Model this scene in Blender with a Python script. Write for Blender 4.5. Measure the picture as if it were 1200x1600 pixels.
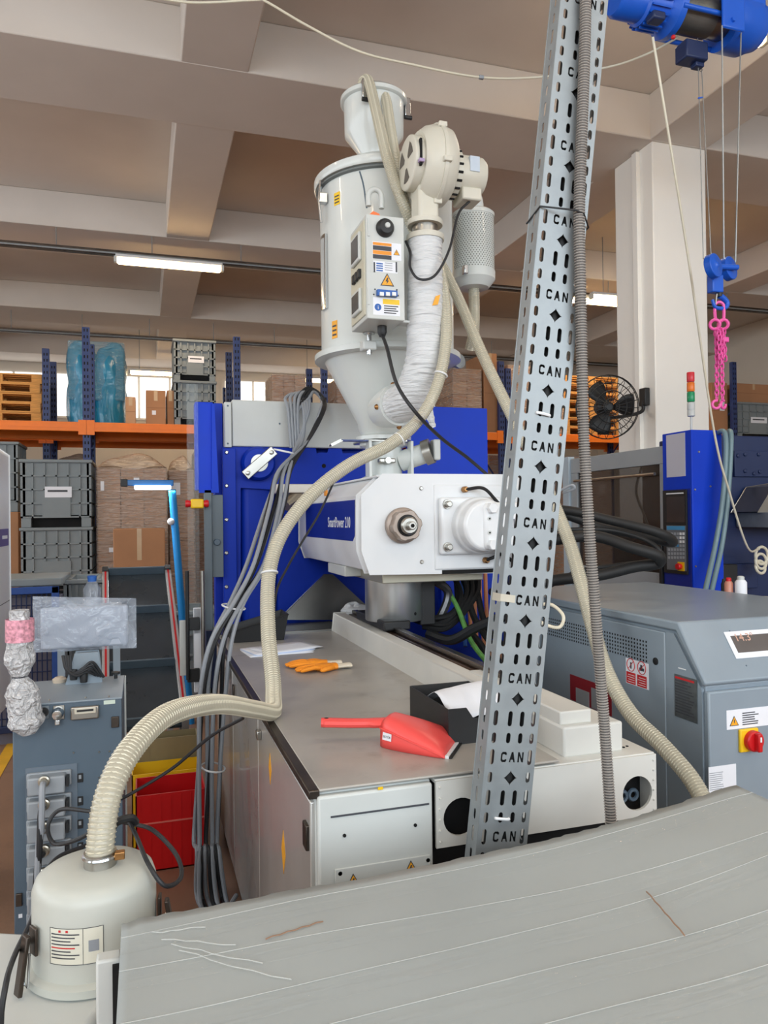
import bpy, bmesh, math, random
from mathutils import Vector, Matrix
random.seed(11)
for _o in list(bpy.data.objects):
    bpy.data.objects.remove(_o, do_unlink=True)
sc = bpy.context.scene
col = sc.collection
R_ = math.radians

# ------------------------------------------------------------------ camera
FPX, EYE = 1180.0, 1.62                       # focal length in pixels of the 1200 x 1600 frame, eye height
CAM_R = (Matrix.Rotation(R_(-17.7), 4, 'Z') @ Matrix.Rotation(R_(90.41), 4, 'X') @ Matrix.Rotation(R_(-0.7), 4, 'Z'))
cam_data = bpy.data.cameras.new('camera')
cam_data.sensor_fit = 'HORIZONTAL'
cam_data.sensor_width = 36.0
cam_data.lens = 36.0 * FPX / 1200.0
cam_data.clip_start = 0.02
cam_data.clip_end = 200
cam = bpy.data.objects.new('camera', cam_data)
col.objects.link(cam)
cam.matrix_world = Matrix.Translation((0, 0, EYE)) @ CAM_R
sc.camera = cam

# ------------------------------------------------------------------ view, world, daylight
sc.view_settings.view_transform = 'Standard'
sc.view_settings.look = 'None'
sc.view_settings.gamma = 1.0
sc.view_settings.use_curve_mapping = False
sc.view_settings.exposure = -0.78
world = bpy.data.worlds.new('sky')
sc.world = world
world.use_nodes = True
world.node_tree.nodes['Background'].inputs[0].default_value = (0.86, 0.94, 1.0, 1)
world.node_tree.nodes['Background'].inputs[1].default_value = 2.4
sc.cycles.max_bounces = 6
sc.cycles.diffuse_bounces = 4
sc.cycles.adaptive_threshold = 0.04
sc.cycles.transparent_max_bounces = 16
sc.cycles.caustics_reflective = False
sc.cycles.caustics_refractive = False
sc.cycles.sample_clamp_indirect = 6.0


def area_light(name, loc, rot, sx, sy, watts, color):
    d = bpy.data.lights.new(name, 'AREA')
    d.shape = 'RECTANGLE'
    d.size, d.size_y, d.energy, d.color = sx, sy, watts, color
    o = bpy.data.objects.new(name, d)
    col.objects.link(o)
    o.location, o.rotation_euler = loc, rot
    return o


# daylight of the unseen rear and left windows, as area lights before solid walls
area_light('daylight_rear_windows', (1.5, -4.85, 3.3), (R_(90), 0, 0), 15.0, 2.9, 1250, (0.80, 0.91, 1.0))
area_light('daylight_left_windows', (-7.85, 4.0, 3.3), (R_(90), 0, R_(-90)), 14.0, 2.4, 700, (0.80, 0.91, 1.0))


# ------------------------------------------------------------------ helpers
def lin(c):
    out = []
    for v in c:
        v = v / 255.0
        out.append(v / 12.92 if v <= 0.04045 else ((v + 0.055) / 1.055) ** 2.4)
    return (*out, 1.0)


MATS = {}


def mat(name, rgb, rough=0.5, metal=0.0, var=0.10, scale=5.0, bump=0.0, bscale=60.0, alpha=1.0, trans=0.0,
        emit=0.0, coat=0.0, stretch=None, dirt=None, spec=0.5):
    """Procedural material: principled shader, noise-driven tone and roughness, optional bump and dirt patches."""
    if name in MATS:
        return MATS[name]
    m = bpy.data.materials.new(name)
    m.use_nodes = True
    nt = m.node_tree
    N, L = nt.nodes, nt.links
    b = N['Principled BSDF']
    c = lin(rgb)
    tc = N.new('ShaderNodeTexCoord')
    mp = N.new('ShaderNodeMapping')
    L.new(tc.outputs['Object'], mp.inputs[0])
    if stretch:
        mp.inputs['Scale'].default_value = stretch
    nz = N.new('ShaderNodeTexNoise')
    nz.inputs['Scale'].default_value = scale
    nz.inputs['Detail'].default_value = 5
    L.new(mp.outputs[0], nz.inputs['Vector'])
    rp = N.new('ShaderNodeValToRGB')
    rp.color_ramp.elements[0].position = 0.3
    rp.color_ramp.elements[1].position = 0.7
    rp.color_ramp.elements[0].color = tuple(max(0, v * (1 - var)) for v in c[:3]) + (1,)
    rp.color_ramp.elements[1].color = tuple(min(1, v * (1 + var)) for v in c[:3]) + (1,)
    L.new(nz.outputs['Fac'], rp.inputs[0])
    out = rp.outputs[0]
    if dirt:
        n2 = N.new('ShaderNodeTexNoise')
        n2.inputs['Scale'].default_value = dirt[1]
        n2.inputs['Detail'].default_value = 8
        n2.inputs['Roughness'].default_value = 0.7
        L.new(tc.outputs['Object'], n2.inputs['Vector'])
        r2 = N.new('ShaderNodeValToRGB')
        r2.color_ramp.elements[0].position = dirt[2]
        r2.color_ramp.elements[1].position = dirt[2] + 0.12
        L.new(n2.outputs['Fac'], r2.inputs[0])
        mx = N.new('ShaderNodeMix')
        mx.data_type = 'RGBA'
        ml = N.new('ShaderNodeMath')
        ml.operation = 'MULTIPLY'
        ml.inputs[1].default_value = dirt[3]
        L.new(r2.outputs[0], ml.inputs[0])
        L.new(ml.outputs[0], mx.inputs[0])
        L.new(out, mx.inputs[6])
        mx.inputs[7].default_value = lin(dirt[0])
        out = mx.outputs[2]
    L.new(out, b.inputs['Base Color'])
    mr = N.new('ShaderNodeMapRange')
    mr.inputs['To Min'].default_value = max(0.02, rough * 0.88)
    mr.inputs['To Max'].default_value = min(1, rough * 1.12)
    L.new(nz.outputs['Fac'], mr.inputs['Value'])
    L.new(mr.outputs[0], b.inputs['Roughness'])
    b.inputs['Metallic'].default_value = metal
    b.inputs['Alpha'].default_value = alpha
    b.inputs['Transmission Weight'].default_value = trans
    b.inputs['Coat Weight'].default_value = coat
    b.inputs['Specular IOR Level'].default_value = spec
    if emit:
        b.inputs['Emission Color'].default_value = c
        b.inputs['Emission Strength'].default_value = emit
    if bump:
        n3 = N.new('ShaderNodeTexNoise')
        n3.inputs['Scale'].default_value = bscale
        n3.inputs['Detail'].default_value = 4
        L.new(mp.outputs[0], n3.inputs['Vector'])
        bp = N.new('ShaderNodeBump')
        bp.inputs['Strength'].default_value = bump
        bp.inputs['Distance'].default_value = 0.02
        L.new(n3.outputs['Fac'], bp.inputs['Height'])
        L.new(bp.outputs[0], b.inputs['Normal'])
    MATS[name] = m
    return m


def ray(x, y):
    return CAM_R.to_3x3() @ Vector(((x - 600) / FPX, -(y - 800) / FPX, -1))


def PY(x, y, Y):
    """World point seen at frame position (x, y) that stands at distance Y along the hall."""
    d = ray(x, y)
    return Vector((0, 0, EYE)) + d * (Y / d.y)


def PX(x, y, X):
    d = ray(x, y)
    return Vector((0, 0, EYE)) + d * (X / d.x)


def PZ(x, y, Z):
    d = ray(x, y)
    return Vector((0, 0, EYE)) + d * ((Z - EYE) / d.z)


def smooth_path(pts, n=8):
    """Catmull-Rom through the points."""
    P = [Vector(p) for p in pts]
    P = [P[0] * 2 - P[1]] + P + [P[-1] * 2 - P[-2]]
    out = []
    for i in range(1, len(P) - 2):
        a, b, c, d = P[i - 1], P[i], P[i + 1], P[i + 2]
        for k in range(n):
            t = k / n
            out.append(0.5 * ((2 * b) + (c - a) * t + (2 * a - 5 * b + 4 * c - d) * t * t + (3 * b - a - 3 * c + d) * t ** 3))
    out.append(P[-2].copy())
    return out


def resample(pts, step):
    out = [pts[0].copy()]
    acc = 0.0
    for a, b in zip(pts, pts[1:]):
        l = (b - a).length
        if l < 1e-9:
            continue
        while acc + l >= step:
            t = (step - acc) / l
            a = a.lerp(b, t)
            out.append(a.copy())
            l = (b - a).length
            acc = 0.0
            if l < 1e-9:
                break
        acc += l
    return out


def frames(pts):
    T = []
    for i in range(len(pts)):
        a = pts[max(0, i - 1)]
        b = pts[min(len(pts) - 1, i + 1)]
        T.append((b - a).normalized())
    u = T[0].orthogonal().normalized()
    res = []
    for t in T:
        u = (u - t * u.dot(t))
        if u.length < 1e-6:
            u = t.orthogonal()
        u.normalize()
        res.append((t, u.copy(), t.cross(u)))
    return res


class MB:
    """Collects shapes and links them as ONE mesh object."""

    def __init__(s, M=None):
        s.v, s.f, s.M = [], [], M

    def add(s, vs, fs):
        o = len(s.v)
        for v in vs:
            v = Vector(v)
            s.v.append(s.M @ v if s.M else v)
        for f in fs:
            s.f.append(tuple(i + o for i in f))
        return s

    def box(s, x0, x1, y0, y1, z0, z1):
        x0, x1 = sorted((x0, x1)); y0, y1 = sorted((y0, y1)); z0, z1 = sorted((z0, z1))
        vs = [(x, y, z) for z in (z0, z1) for y in (y0, y1) for x in (x0, x1)]
        return s.add(vs, [(0, 2, 3, 1), (4, 5, 7, 6), (0, 1, 5, 4), (2, 6, 7, 3), (0, 4, 6, 2), (1, 3, 7, 5)])

    def pbox(s, x0, y0, x1, y1, Y, d, xm=None, ym=None):
        """Axis-aligned box whose front face spans those frame positions at distance Y and is d deep."""
        xm = (x0 + x1) / 2 if xm is None else xm
        ym = (y0 + y1) / 2 if ym is None else ym
        return s.box(PY(x0, ym, Y).x, PY(x1, ym, Y).x, Y, Y + d, PY(xm, y1, Y).z, PY(xm, y0, Y).z)

    def prism(s, poly, origin, u, v, depth):
        """Polygon (in u, v from origin) extruded by the vector depth."""
        o, u, v, d = Vector(origin), Vector(u), Vector(v), Vector(depth)
        n = len(poly)
        a = [o + u * p[0] + v * p[1] for p in poly]
        vs = a + [p + d for p in a]
        if u.cross(v).dot(d) > 0:
            fs = [tuple(range(n))[::-1], tuple(range(n, 2 * n))]
        else:
            fs = [tuple(range(n)), tuple(range(n, 2 * n))[::-1]]
        fs += [(i, (i + 1) % n, n + (i + 1) % n, n + i) for i in range(n)]
        return s.add(vs, fs)

    def tube(s, pts, r, n=8, caps=True):
        pts = [Vector(p) for p in pts]
        fr = frames(pts)
        vs, fs = [], []
        for i, (p, (t, u, w)) in enumerate(zip(pts, fr)):
            rr = r[i] if isinstance(r, (list, tuple)) else r
            for k in range(n):
                a = 2 * math.pi * k / n
                vs.append(p + u * (math.cos(a) * rr) + w * (math.sin(a) * rr))
        for i in range(len(pts) - 1):
            for k in range(n):
                fs.append((i * n + k, i * n + (k + 1) % n, (i + 1) * n + (k + 1) % n, (i + 1) * n + k))
        if caps:
            fs.append(tuple(range(n))[::-1])
            m = (len(pts) - 1) * n
            fs.append(tuple(range(m, m + n)))
        return s.add(vs, fs)

    def cyl(s, p0, p1, r0, r1=None, n=20):
        return s.tube([p0, p1], [r0, r0 if r1 is None else r1], n)

    def lathe(s, prof, c, axis=(0, 0, 1), n=32, up=None):
        """prof: (radius, height along axis) pairs, closed with caps at the ends."""
        ax = Vector(axis).normalized()
        u = Vector(up).normalized() if up else ax.orthogonal().normalized()
        w = ax.cross(u)
        c = Vector(c)
        vs, fs = [], []
        for (r, h) in prof:
            for k in range(n):
                a = 2 * math.pi * k / n
                vs.append(c + ax * h + u * (r * math.cos(a)) + w * (r * math.sin(a)))
        for i in range(len(prof) - 1):
            for k in range(n):
                fs.append((i * n + k, i * n + (k + 1) % n, (i + 1) * n + (k + 1) % n, (i + 1) * n + k))
        fs.append(tuple(range(n))[::-1])
        m = (len(prof) - 1) * n
        fs.append(tuple(range(m, m + n)))
        return s.add(vs, fs)

    def torus(s, c, axis, R, r, n=24, m=8, a0=0.0, a1=2 * math.pi, up=None):
        ax = Vector(axis).normalized()
        u = Vector(up).normalized() if up else ax.orthogonal().normalized()
        w = ax.cross(u)
        c = Vector(c)
        full = abs(a1 - a0 - 2 * math.pi) < 1e-6
        pts = [c + (u * math.cos(a0 + (a1 - a0) * k / n) + w * math.sin(a0 + (a1 - a0) * k / n)) * R for k in range(n + 1)]
        return s.tube(pts, r, m, caps=not full)

    def grid(s, fn, nu, nv):
        vs = [fn(i / nu, j / nv) for j in range(nv + 1) for i in range(nu + 1)]
        fs = [(j * (nu + 1) + i, j * (nu + 1) + i + 1, (j + 1) * (nu + 1) + i + 1, (j + 1) * (nu + 1) + i)
              for j in range(nv) for i in range(nu)]
        return s.add(vs, fs)

    def ball(s, c, r, n=16, m=10, sc3=(1, 1, 1)):
        c = Vector(c)
        prof = []
        vs, fs = [], []
        for j in range(m + 1):
            t = math.pi * j / m
            for k in range(n):
                a = 2 * math.pi * k / n
                vs.append(c + Vector((math.sin(t) * math.cos(a) * r * sc3[0], math.sin(t) * math.sin(a) * r * sc3[1], math.cos(t) * r * sc3[2])))
        for j in range(m):
            for k in range(n):
                fs.append((j * n + k, (j + 1) * n + k, (j + 1) * n + (k + 1) % n, j * n + (k + 1) % n))
        return s.add(vs, fs)

    def build(s, name, m, parent=None, bevel=0.0, smooth=True, seg=2, solid=0.0):
        lo = Vector((min(v.x for v in s.v), min(v.y for v in s.v), min(v.z for v in s.v)))
        hi = Vector((max(v.x for v in s.v), max(v.y for v in s.v), max(v.z for v in s.v)))
        c = Vector(((lo.x + hi.x) / 2, (lo.y + hi.y) / 2, lo.z))
        me = bpy.data.meshes.new(name)
        me.from_pydata([tuple(v - c) for v in s.v], [], s.f)
        me.update()
        if smooth:
            me.polygons.foreach_set('use_smooth', [True] * len(me.polygons))
            me.set_sharp_from_angle(angle=R_(38))
        me.materials.append(m)
        o = bpy.data.objects.new(name, me)
        col.objects.link(o)
        put(o, c, parent)
        if solid:
            md = o.modifiers.new('thickness', 'SOLIDIFY')
            md.thickness = solid
            md.offset = 0
        if bevel:
            md = o.modifiers.new('bevel', 'BEVEL')
            md.width = bevel
            md.segments = seg
            md.limit_method = 'ANGLE'
            md.angle_limit = R_(40)
        return o


def wloc(o):
    p = Vector((0, 0, 0))
    while o is not None:
        p += o.location
        o = o.parent
    return p


def put(o, c, parent):
    """Parents without rotation: a child's location is relative to its parent's location."""
    if parent is not None:
        o.parent = parent
        o.location = Vector(c) - wloc(parent)
    else:
        o.location = c


def thing(name, label, cat, loc, group=None):
    o = bpy.data.objects.new(name, None)
    o.empty_display_size = 0.1
    col.objects.link(o)
    o.location = loc
    o['label'], o['category'] = label, cat
    if group:
        o['group'] = group
    return o


def tag(o, label, cat, group=None):
    o['label'], o['category'] = label, cat
    if group:
        o['group'] = group
    return o


def struct(o):
    o['kind'] = 'structure'
    return o


def copy_tree(o, parent=None):
    c = o.copy()
    col.objects.link(c)
    c.parent = parent
    for ch in list(o.children):
        copy_tree(ch, c)
    return c


def share(o, parent, c):
    """Another object with the same mesh data, centred at c."""
    k = o.copy()
    col.objects.link(k)
    put(k, c, parent)
    return k


def text_mesh(name, body, m, parent, origin, u, v, size, extrude=0.0006, align='LEFT', squeeze=1.0, bold=0.0, fit=None):
    """Lettering as a thin mesh lying in the plane of u (reading direction) and v (up)."""
    cu = bpy.data.curves.new(name, 'FONT')
    cu.body = body
    cu.size = size
    cu.align_x = align
    cu.extrude = extrude
    cu.offset = bold
    t = bpy.data.objects.new(name, cu)
    col.objects.link(t)
    bpy.context.view_layer.update()
    me = bpy.data.meshes.new_from_object(t.evaluated_get(bpy.context.evaluated_depsgraph_get()))
    bpy.data.objects.remove(t, do_unlink=True)
    u, v = Vector(u).normalized(), Vector(v).normalized()
    w = u.cross(v)
    if fit:
        xs = [q.co.x for q in me.vertices]
        squeeze = fit / (max(xs) - min(xs))
    o3 = Vector(origin)
    mb = MB()
    mb.add([o3 + u * (q.co.x * squeeze) + v * q.co.y + w * q.co.z for q in me.vertices], [tuple(p.vertices) for p in me.polygons])
    bpy.data.meshes.remove(me)
    return mb.build(name, m, parent, smooth=False)


def plane_mesh(origin, u, v, rects, thick=0.0008, mb=None):
    """Thin raised rectangles (prints, stickers) in the plane of u, v."""
    o, u, v = Vector(origin), Vector(u).normalized(), Vector(v).normalized()
    w = u.cross(v)
    mb = mb or MB()
    for (a0, b0, a1, b1) in rects:
        mb.prism([(a0, b0), (a1, b0), (a1, b1), (a0, b1)], o, u, v, w * thick)
    return mb


def lines_of_print(a0, b0, a1, b1, n, ratio=0.45, ragged=0.35):
    """Rows standing in for tiny lines of print, as rectangles."""
    out = []
    h = (b1 - b0) / n
    for i in range(n):
        y = b1 - h * (i + 1) + h * 0.25
        out.append((a0, y, a0 + (a1 - a0) * (1 - ragged * random.random()), y + h * ratio))
    return out


def hole_plate(name, m, parent, outer, holes, origin, u, v, thick, repeat=(0.0,)):
    """A sheet with real openings: outer and hole outlines in (u, v) metres, repeated at steps along v."""
    cu = bpy.data.curves.new(name, 'CURVE')
    cu.dimensions = '2D'
    cu.fill_mode = 'BOTH'
    cu.extrude = thick * 50
    for poly in [outer] + holes:
        sp = cu.splines.new('POLY')
        sp.points.add(len(poly) - 1)
        for p, q in zip(sp.points, poly):
            p.co = (q[0] * 100, q[1] * 100, 0, 1)
        sp.use_cyclic_u = True
    t = bpy.data.objects.new(name, cu)
    col.objects.link(t)
    bpy.context.view_layer.update()
    me = bpy.data.meshes.new_from_object(t.evaluated_get(bpy.context.evaluated_depsgraph_get()))
    bpy.data.objects.remove(t, do_unlink=True)
    o3, u, v = Vector(origin), Vector(u).normalized(), Vector(v).normalized()
    w = u.cross(v)
    mb = MB()
    for st_ in repeat:
        mb.add([o3 + v * st_ + (u * q.co.x + v * q.co.y + w * q.co.z) / 100 for q in me.vertices], [tuple(p.vertices) for p in me.polygons])
    bpy.data.meshes.remove(me)
    return mb.build(name, m, parent, smooth=False)


def slot_outline(cx, cy, w, l, n=4):
    r = w / 2
    h = l / 2 - r
    pts = [(cx + r * math.cos(math.pi * k / n), cy + h + r * math.sin(math.pi * k / n)) for k in range(n + 1)]
    pts += [(cx - r * math.cos(math.pi * k / n), cy - h - r * math.sin(math.pi * k / n)) for k in range(n + 1)]
    return pts


def circle_outline(cx, cy, r, n=24):
    return [(cx + r * math.cos(2 * math.pi * k / n), cy + r * math.sin(2 * math.pi * k / n)) for k in range(n)]


def hose(name, label, pts, r, m, m_wire, pitch=0.012, n=12, group=None, depth=0.05, coil=True, cat='hose'):
    """Clear ribbed hose: a wavy tube with a spiral of reinforcing wire."""
    path = resample(smooth_path(pts, 14), pitch / 4)
    root = thing(name, label, cat, (path[0].x, path[0].y, min(p.z for p in path)), group)
    rad = [r * (1 + depth * (0.5 if k % 4 in (0,) else (-0.5 if k % 4 == 2 else 0))) for k in range(len(path))]
    MB().tube(path, rad, n).build('tube', m, root)
    if coil:
        fr = frames(path)
        hel = []
        for i, (p, (t, u, w)) in enumerate(zip(path, fr)):
            for q in range(2):
                ph = 2 * math.pi * (i + q / 2) / 4
                nxt = path[min(i + 1, len(path) - 1)]
                hel.append(p.lerp(nxt, q / 2) + (u * math.cos(ph) + w * math.sin(ph)) * (r * 1.0))
        MB().tube(hel, r * 0.062, 4).build('reinforcing_wire', m_wire, root)
    return root


def cable(pts, r, n=8, seg=8):
    return MB().tube(smooth_path(pts, seg), r, n)


# ------------------------------------------------------------------ materials
WHITE = mat('machine_white', (226, 228, 230), 0.38, var=0.03)
WHITE_S = mat('satin_white_side', (206, 204, 200), 0.26, 0.45, var=0.03, coat=0.2)
OFFW = mat('painted_offwhite', (212, 211, 205), 0.45, var=0.05, dirt=((120, 110, 98), 9, 0.66, 0.35))
LGREY = mat('light_grey_paint', (205, 208, 205), 0.42, var=0.04)
DRYER = mat('dryer_enamel', (212, 216, 213), 0.3, var=0.025, coat=0.3)
BEIGE = mat('blower_beige', (212, 208, 194), 0.42, var=0.03)
BLUE = mat('machine_blue', (8, 52, 178), 0.5, var=0.06, spec=0.25)
BLUE_B = mat('bright_blue', (6, 60, 200), 0.5, var=0.05, spec=0.25)
NAVY = mat('navy_paint', (28, 44, 84), 0.45, var=0.08)
LBLUE = mat('label_blue', (14, 40, 140), 0.35, var=0.03)
BLACK = mat('black_plastic', (30, 31, 33), 0.5, var=0.12)
RUBBER = mat('black_rubber', (22, 22, 23), 0.62, var=0.15)
CABLEG = mat('grey_cable', (148, 153, 160), 0.5, var=0.05)
CABLEB = mat('black_cable', (36, 37, 40), 0.5, var=0.05)
STEEL = mat('steel', (176, 174, 168), 0.32, 1.0, var=0.08)
DRUMS = mat('zinc_drum', (186, 188, 188), 0.34, 0.9, var=0.1, stretch=(3, 3, 0.2))
CHROME = mat('bright_chrome', (205, 208, 210), 0.16, 1.0, var=0.04)
DSTEEL = mat('dark_steel', (92, 84, 78), 0.42, 1.0, var=0.25, scale=12)
GALV = mat('galvanised', (150, 156, 159), 0.5, 0.55, var=0.08, scale=22)
GREY = mat('cabinet_grey', (140, 153, 164), 0.34, var=0.04)
DGREY = mat('controller_grey', (84, 100, 114), 0.42, var=0.05)
CRATE = mat('crate_grey', (130, 138, 141), 0.55, var=0.06)
CARTON = mat('brown_cardboard', (176, 128, 92), 0.8, var=0.08, scale=3)
CARTON2 = mat('pale_cardboard', (196, 154, 120), 0.8, var=0.10, scale=3)
WOOD = mat('pallet_wood', (206, 150, 82), 0.75, var=0.22, scale=7, stretch=(1, 6, 6))
ORANGE = mat('rack_orange', (248, 126, 24), 0.45, var=0.06)
RACKB = mat('rack_blue', (38, 58, 112), 0.45, var=0.08)
RED = mat('safety_red', (206, 24, 30), 0.4, var=0.05)
REDBOX = mat('red_corrugated_plastic', (214, 22, 26), 0.42, var=0.06)
YELLOW = mat('safety_yellow', (246, 200, 26), 0.45, var=0.05)
WARN = mat('warning_orange_yellow', (246, 172, 40), 0.5, var=0.03)
SALMON = mat('coral_plastic', (246, 88, 84), 0.35, var=0.03)
GLOVE = mat('orange_rubber', (250, 150, 34), 0.55, var=0.08, bump=0.3, bscale=60)
PAPER = mat('paper_white', (238, 240, 246), 0.7, var=0.02)
PRINT = mat('dark_print', (66, 68, 74), 0.6, var=0.02)
PRINT_W = mat('white_print', (238, 240, 242), 0.5, var=0.01)
PRINT_R = mat('red_print', (200, 40, 44), 0.5, var=0.01)
PRINT_B = mat('blue_print', (40, 96, 176), 0.5, var=0.01)
PRINT_O = mat('orange_print', (238, 150, 40), 0.5, var=0.01)
PINK = mat('pink_enamel', (240, 92, 172), 0.4, var=0.04)
HOSE = mat('clear_pvc', (204, 198, 178), 0.22, var=0.05, alpha=0.66, coat=0.3)
HOSEW = mat('hose_wire', (222, 215, 194), 0.35, var=0.05)
CONDUIT = mat('conduit_grey', (150, 144, 138), 0.55, var=0.08)
CONDUIT_D = mat('conduit_groove', (84, 80, 78), 0.6, var=0.08)
CLOTH = mat('white_wrap', (222, 224, 226), 0.42, var=0.06, scale=10, bump=0.9, bscale=9, stretch=(1, 1, 7))
COPPER = mat('copper_orange_cable', (222, 150, 110), 0.45, var=0.05)
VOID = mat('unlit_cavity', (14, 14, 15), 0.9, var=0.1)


def film_material(name, tint, alpha, rough=0.16, bscale=16, strength=0.8, stretch=(1, 1, 4)):
    """Crumpled stretch film: mostly clear, more opaque along its creases."""
    m = bpy.data.materials.new(name)
    m.use_nodes = True
    nt = m.node_tree
    N, L = nt.nodes, nt.links
    b = N['Principled BSDF']
    tc = N.new('ShaderNodeTexCoord')
    mp = N.new('ShaderNodeMapping')
    mp.inputs['Scale'].default_value = stretch
    L.new(tc.outputs['Object'], mp.inputs[0])
    nz = N.new('ShaderNodeTexNoise')
    nz.inputs['Scale'].default_value = bscale
    nz.inputs['Detail'].default_value = 3
    nz.inputs['Distortion'].default_value = 0.8
    L.new(mp.outputs[0], nz.inputs['Vector'])
    bp = N.new('ShaderNodeBump')
    bp.inputs['Strength'].default_value = strength
    bp.inputs['Distance'].default_value = 0.05
    L.new(nz.outputs['Fac'], bp.inputs['Height'])
    L.new(bp.outputs[0], b.inputs['Normal'])
    b.inputs['Base Color'].default_value = lin(tint)
    b.inputs['Roughness'].default_value = rough
    b.inputs['Specular IOR Level'].default_value = 0.8
    rp = N.new('ShaderNodeMapRange')
    rp.inputs['From Min'].default_value = 0.3
    rp.inputs['From Max'].default_value = 0.75
    rp.inputs['To Min'].default_value = alpha * 0.6
    rp.inputs['To Max'].default_value = min(1, alpha * 1.5)
    L.new(nz.outputs['Fac'], rp.inputs['Value'])
    L.new(rp.outputs[0], b.inputs['Alpha'])
    return m


FILM = film_material('stretch_film', (226, 216, 208), 0.40, 0.2, 7, 1.0, (1, 1, 7))  # pale tint and streaky opacity paint in white glints
FILM_C = film_material('clear_bag_film', (196, 206, 220), 0.32, 0.07, 12, 0.7, (1, 1, 1))
FILM_B = film_material('blue_bag_film', (44, 150, 196), 0.92, 0.22, 5, 0.9, (1, 1, 0.35))
FILM_T = film_material('packing_tape', (214, 220, 220), 0.10, 0.12, 20, 0.3, (0.3, 4, 1))
FILM_W = film_material('bubble_film', (236, 236, 238), 0.8, 0.18, 45, 0.9, (1, 1, 1))
GLASS = bpy.data.materials.new('smoked_glass')
GLASS.use_nodes = True
_b = GLASS.node_tree.nodes['Principled BSDF']
_b.inputs['Base Color'].default_value = lin((58, 54, 52))
_b.inputs['Roughness'].default_value = 0.06
_b.inputs['Alpha'].default_value = 0.62
GLASS_C = bpy.data.materials.new('clear_glass')
GLASS_C.use_nodes = True
_b = GLASS_C.node_tree.nodes['Principled BSDF']
_b.inputs['Base Color'].default_value = lin((200, 214, 216))
_b.inputs['Roughness'].default_value = 0.05
_b.inputs['Alpha'].default_value = 0.07
LAMP = mat('lit_tube', (255, 216, 156), 0.5, emit=24.0)
LAMP_C = mat('lit_led_tube', (236, 246, 255), 0.5, emit=7.0)
DAY = mat('daylight_pane', (255, 255, 252), 0.5, emit=2.6)
# ------------------------------------------------------------------ the hall
X0, X1, Y0, Y1, ZS, ZB = -8.0, 13.0, -5.0, 19.6, 5.86, 5.40
FLOOR = mat('worn_brown_floor', (146, 112, 90), 0.45, var=0.16, scale=1.6, dirt=((92, 74, 62), 3.0, 0.60, 0.5), bump=0.05)
PLASTER = mat('ceiling_paint', (218, 209, 200), 0.85, var=0.04, scale=1.5, dirt=((150, 128, 110), 2.2, 0.70, 0.3))
WALLM = mat('wall_paint', (232, 224, 212), 0.85, var=0.03, scale=1.0)
COLM = mat('pillar_paint', (244, 242, 237), 0.8, var=0.025, scale=1.5, dirt=((170, 158, 146), 5, 0.70, 0.35))
struct(MB().box(X0, X1, Y0, Y1, -0.2, 0).build('floor', FLOOR, smooth=False))
struct(MB().box(X0, X1, Y0, Y1, ZS, ZS + 0.2).build('ceiling', PLASTER, smooth=False))
struct(MB().box(X0 - 0.25, X0, Y0, Y1, 0, ZS).build('wall_left', WALLM, smooth=False))
struct(MB().box(X1, X1 + 0.25, Y0, Y1, 0, ZS).build('wall_right', WALLM, smooth=False))
struct(MB().box(X0, X1, Y1, Y1 + 0.25, 0, ZS).build('wall_far', WALLM, smooth=False))
struct(MB().box(X0, X1, Y0 - 0.25, Y0, 0, ZS).build('wall_rear', WALLM, smooth=False))
for k, y in enumerate((-1.8, 2.3, 6.40, 10.46, 14.55, 18.5)):
    struct(MB().box(X0, X1, y, y + 1.02, ZB, ZS).build('ceiling_beam', PLASTER, bevel=0.012))
for k, (a, b) in enumerate(((-3.95, -3.39), (0.33, 0.89), (4.91, 5.60), (9.3, 9.86))):
    struct(MB().box(a, b, Y0, Y1, ZB + 0.003, ZS).build('ceiling_beam', PLASTER, bevel=0.012))
pil = struct(MB().box(4.945, 5.60, 6.42, 7.06, 0, ZB).build('pillar', COLM, bevel=0.012))
struct(MB().box(4.90, 4.947, 6.62, 6.70, 0, ZB - 0.02).build('trim_1', COLM, pil, bevel=0.004)).__setitem__('kind', 'structure')
# window bands
wi = 0


def window(x0, x1, z0, z1, y, panes):
    global wi
    wi += 1
    w = struct(MB().box(x0 - 0.06, x1 + 0.06, y - 0.05, y, z0 - 0.06, z1 + 0.06).build('window_%d' % wi, WALLM, smooth=False))
    st = (x1 - x0) / panes
    first = None
    for k in range(panes):
        a = x0 + st * k
        if first is None:
            first = MB().box(a + 0.03, a + st - 0.03, y - 0.07, y - 0.045, z0, z1).build('pane', DAY, w, smooth=False)
        else:
            share(first, w, (a + st / 2, y - 0.0575, z0))


for a in (-6.4, -3.6, -0.8, 2.0, 4.8, 7.6):
    window(a, a + 2.2, 4.15, 5.15, Y1, 3)
# yellow walkway line on the floor
struct(MB().box(-0.96, -0.88, 2.2, 9.0, 0.0, 0.003).build('trim_2', mat('floor_yellow', (226, 170, 40), 0.6, var=0.15), smooth=False))

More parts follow.
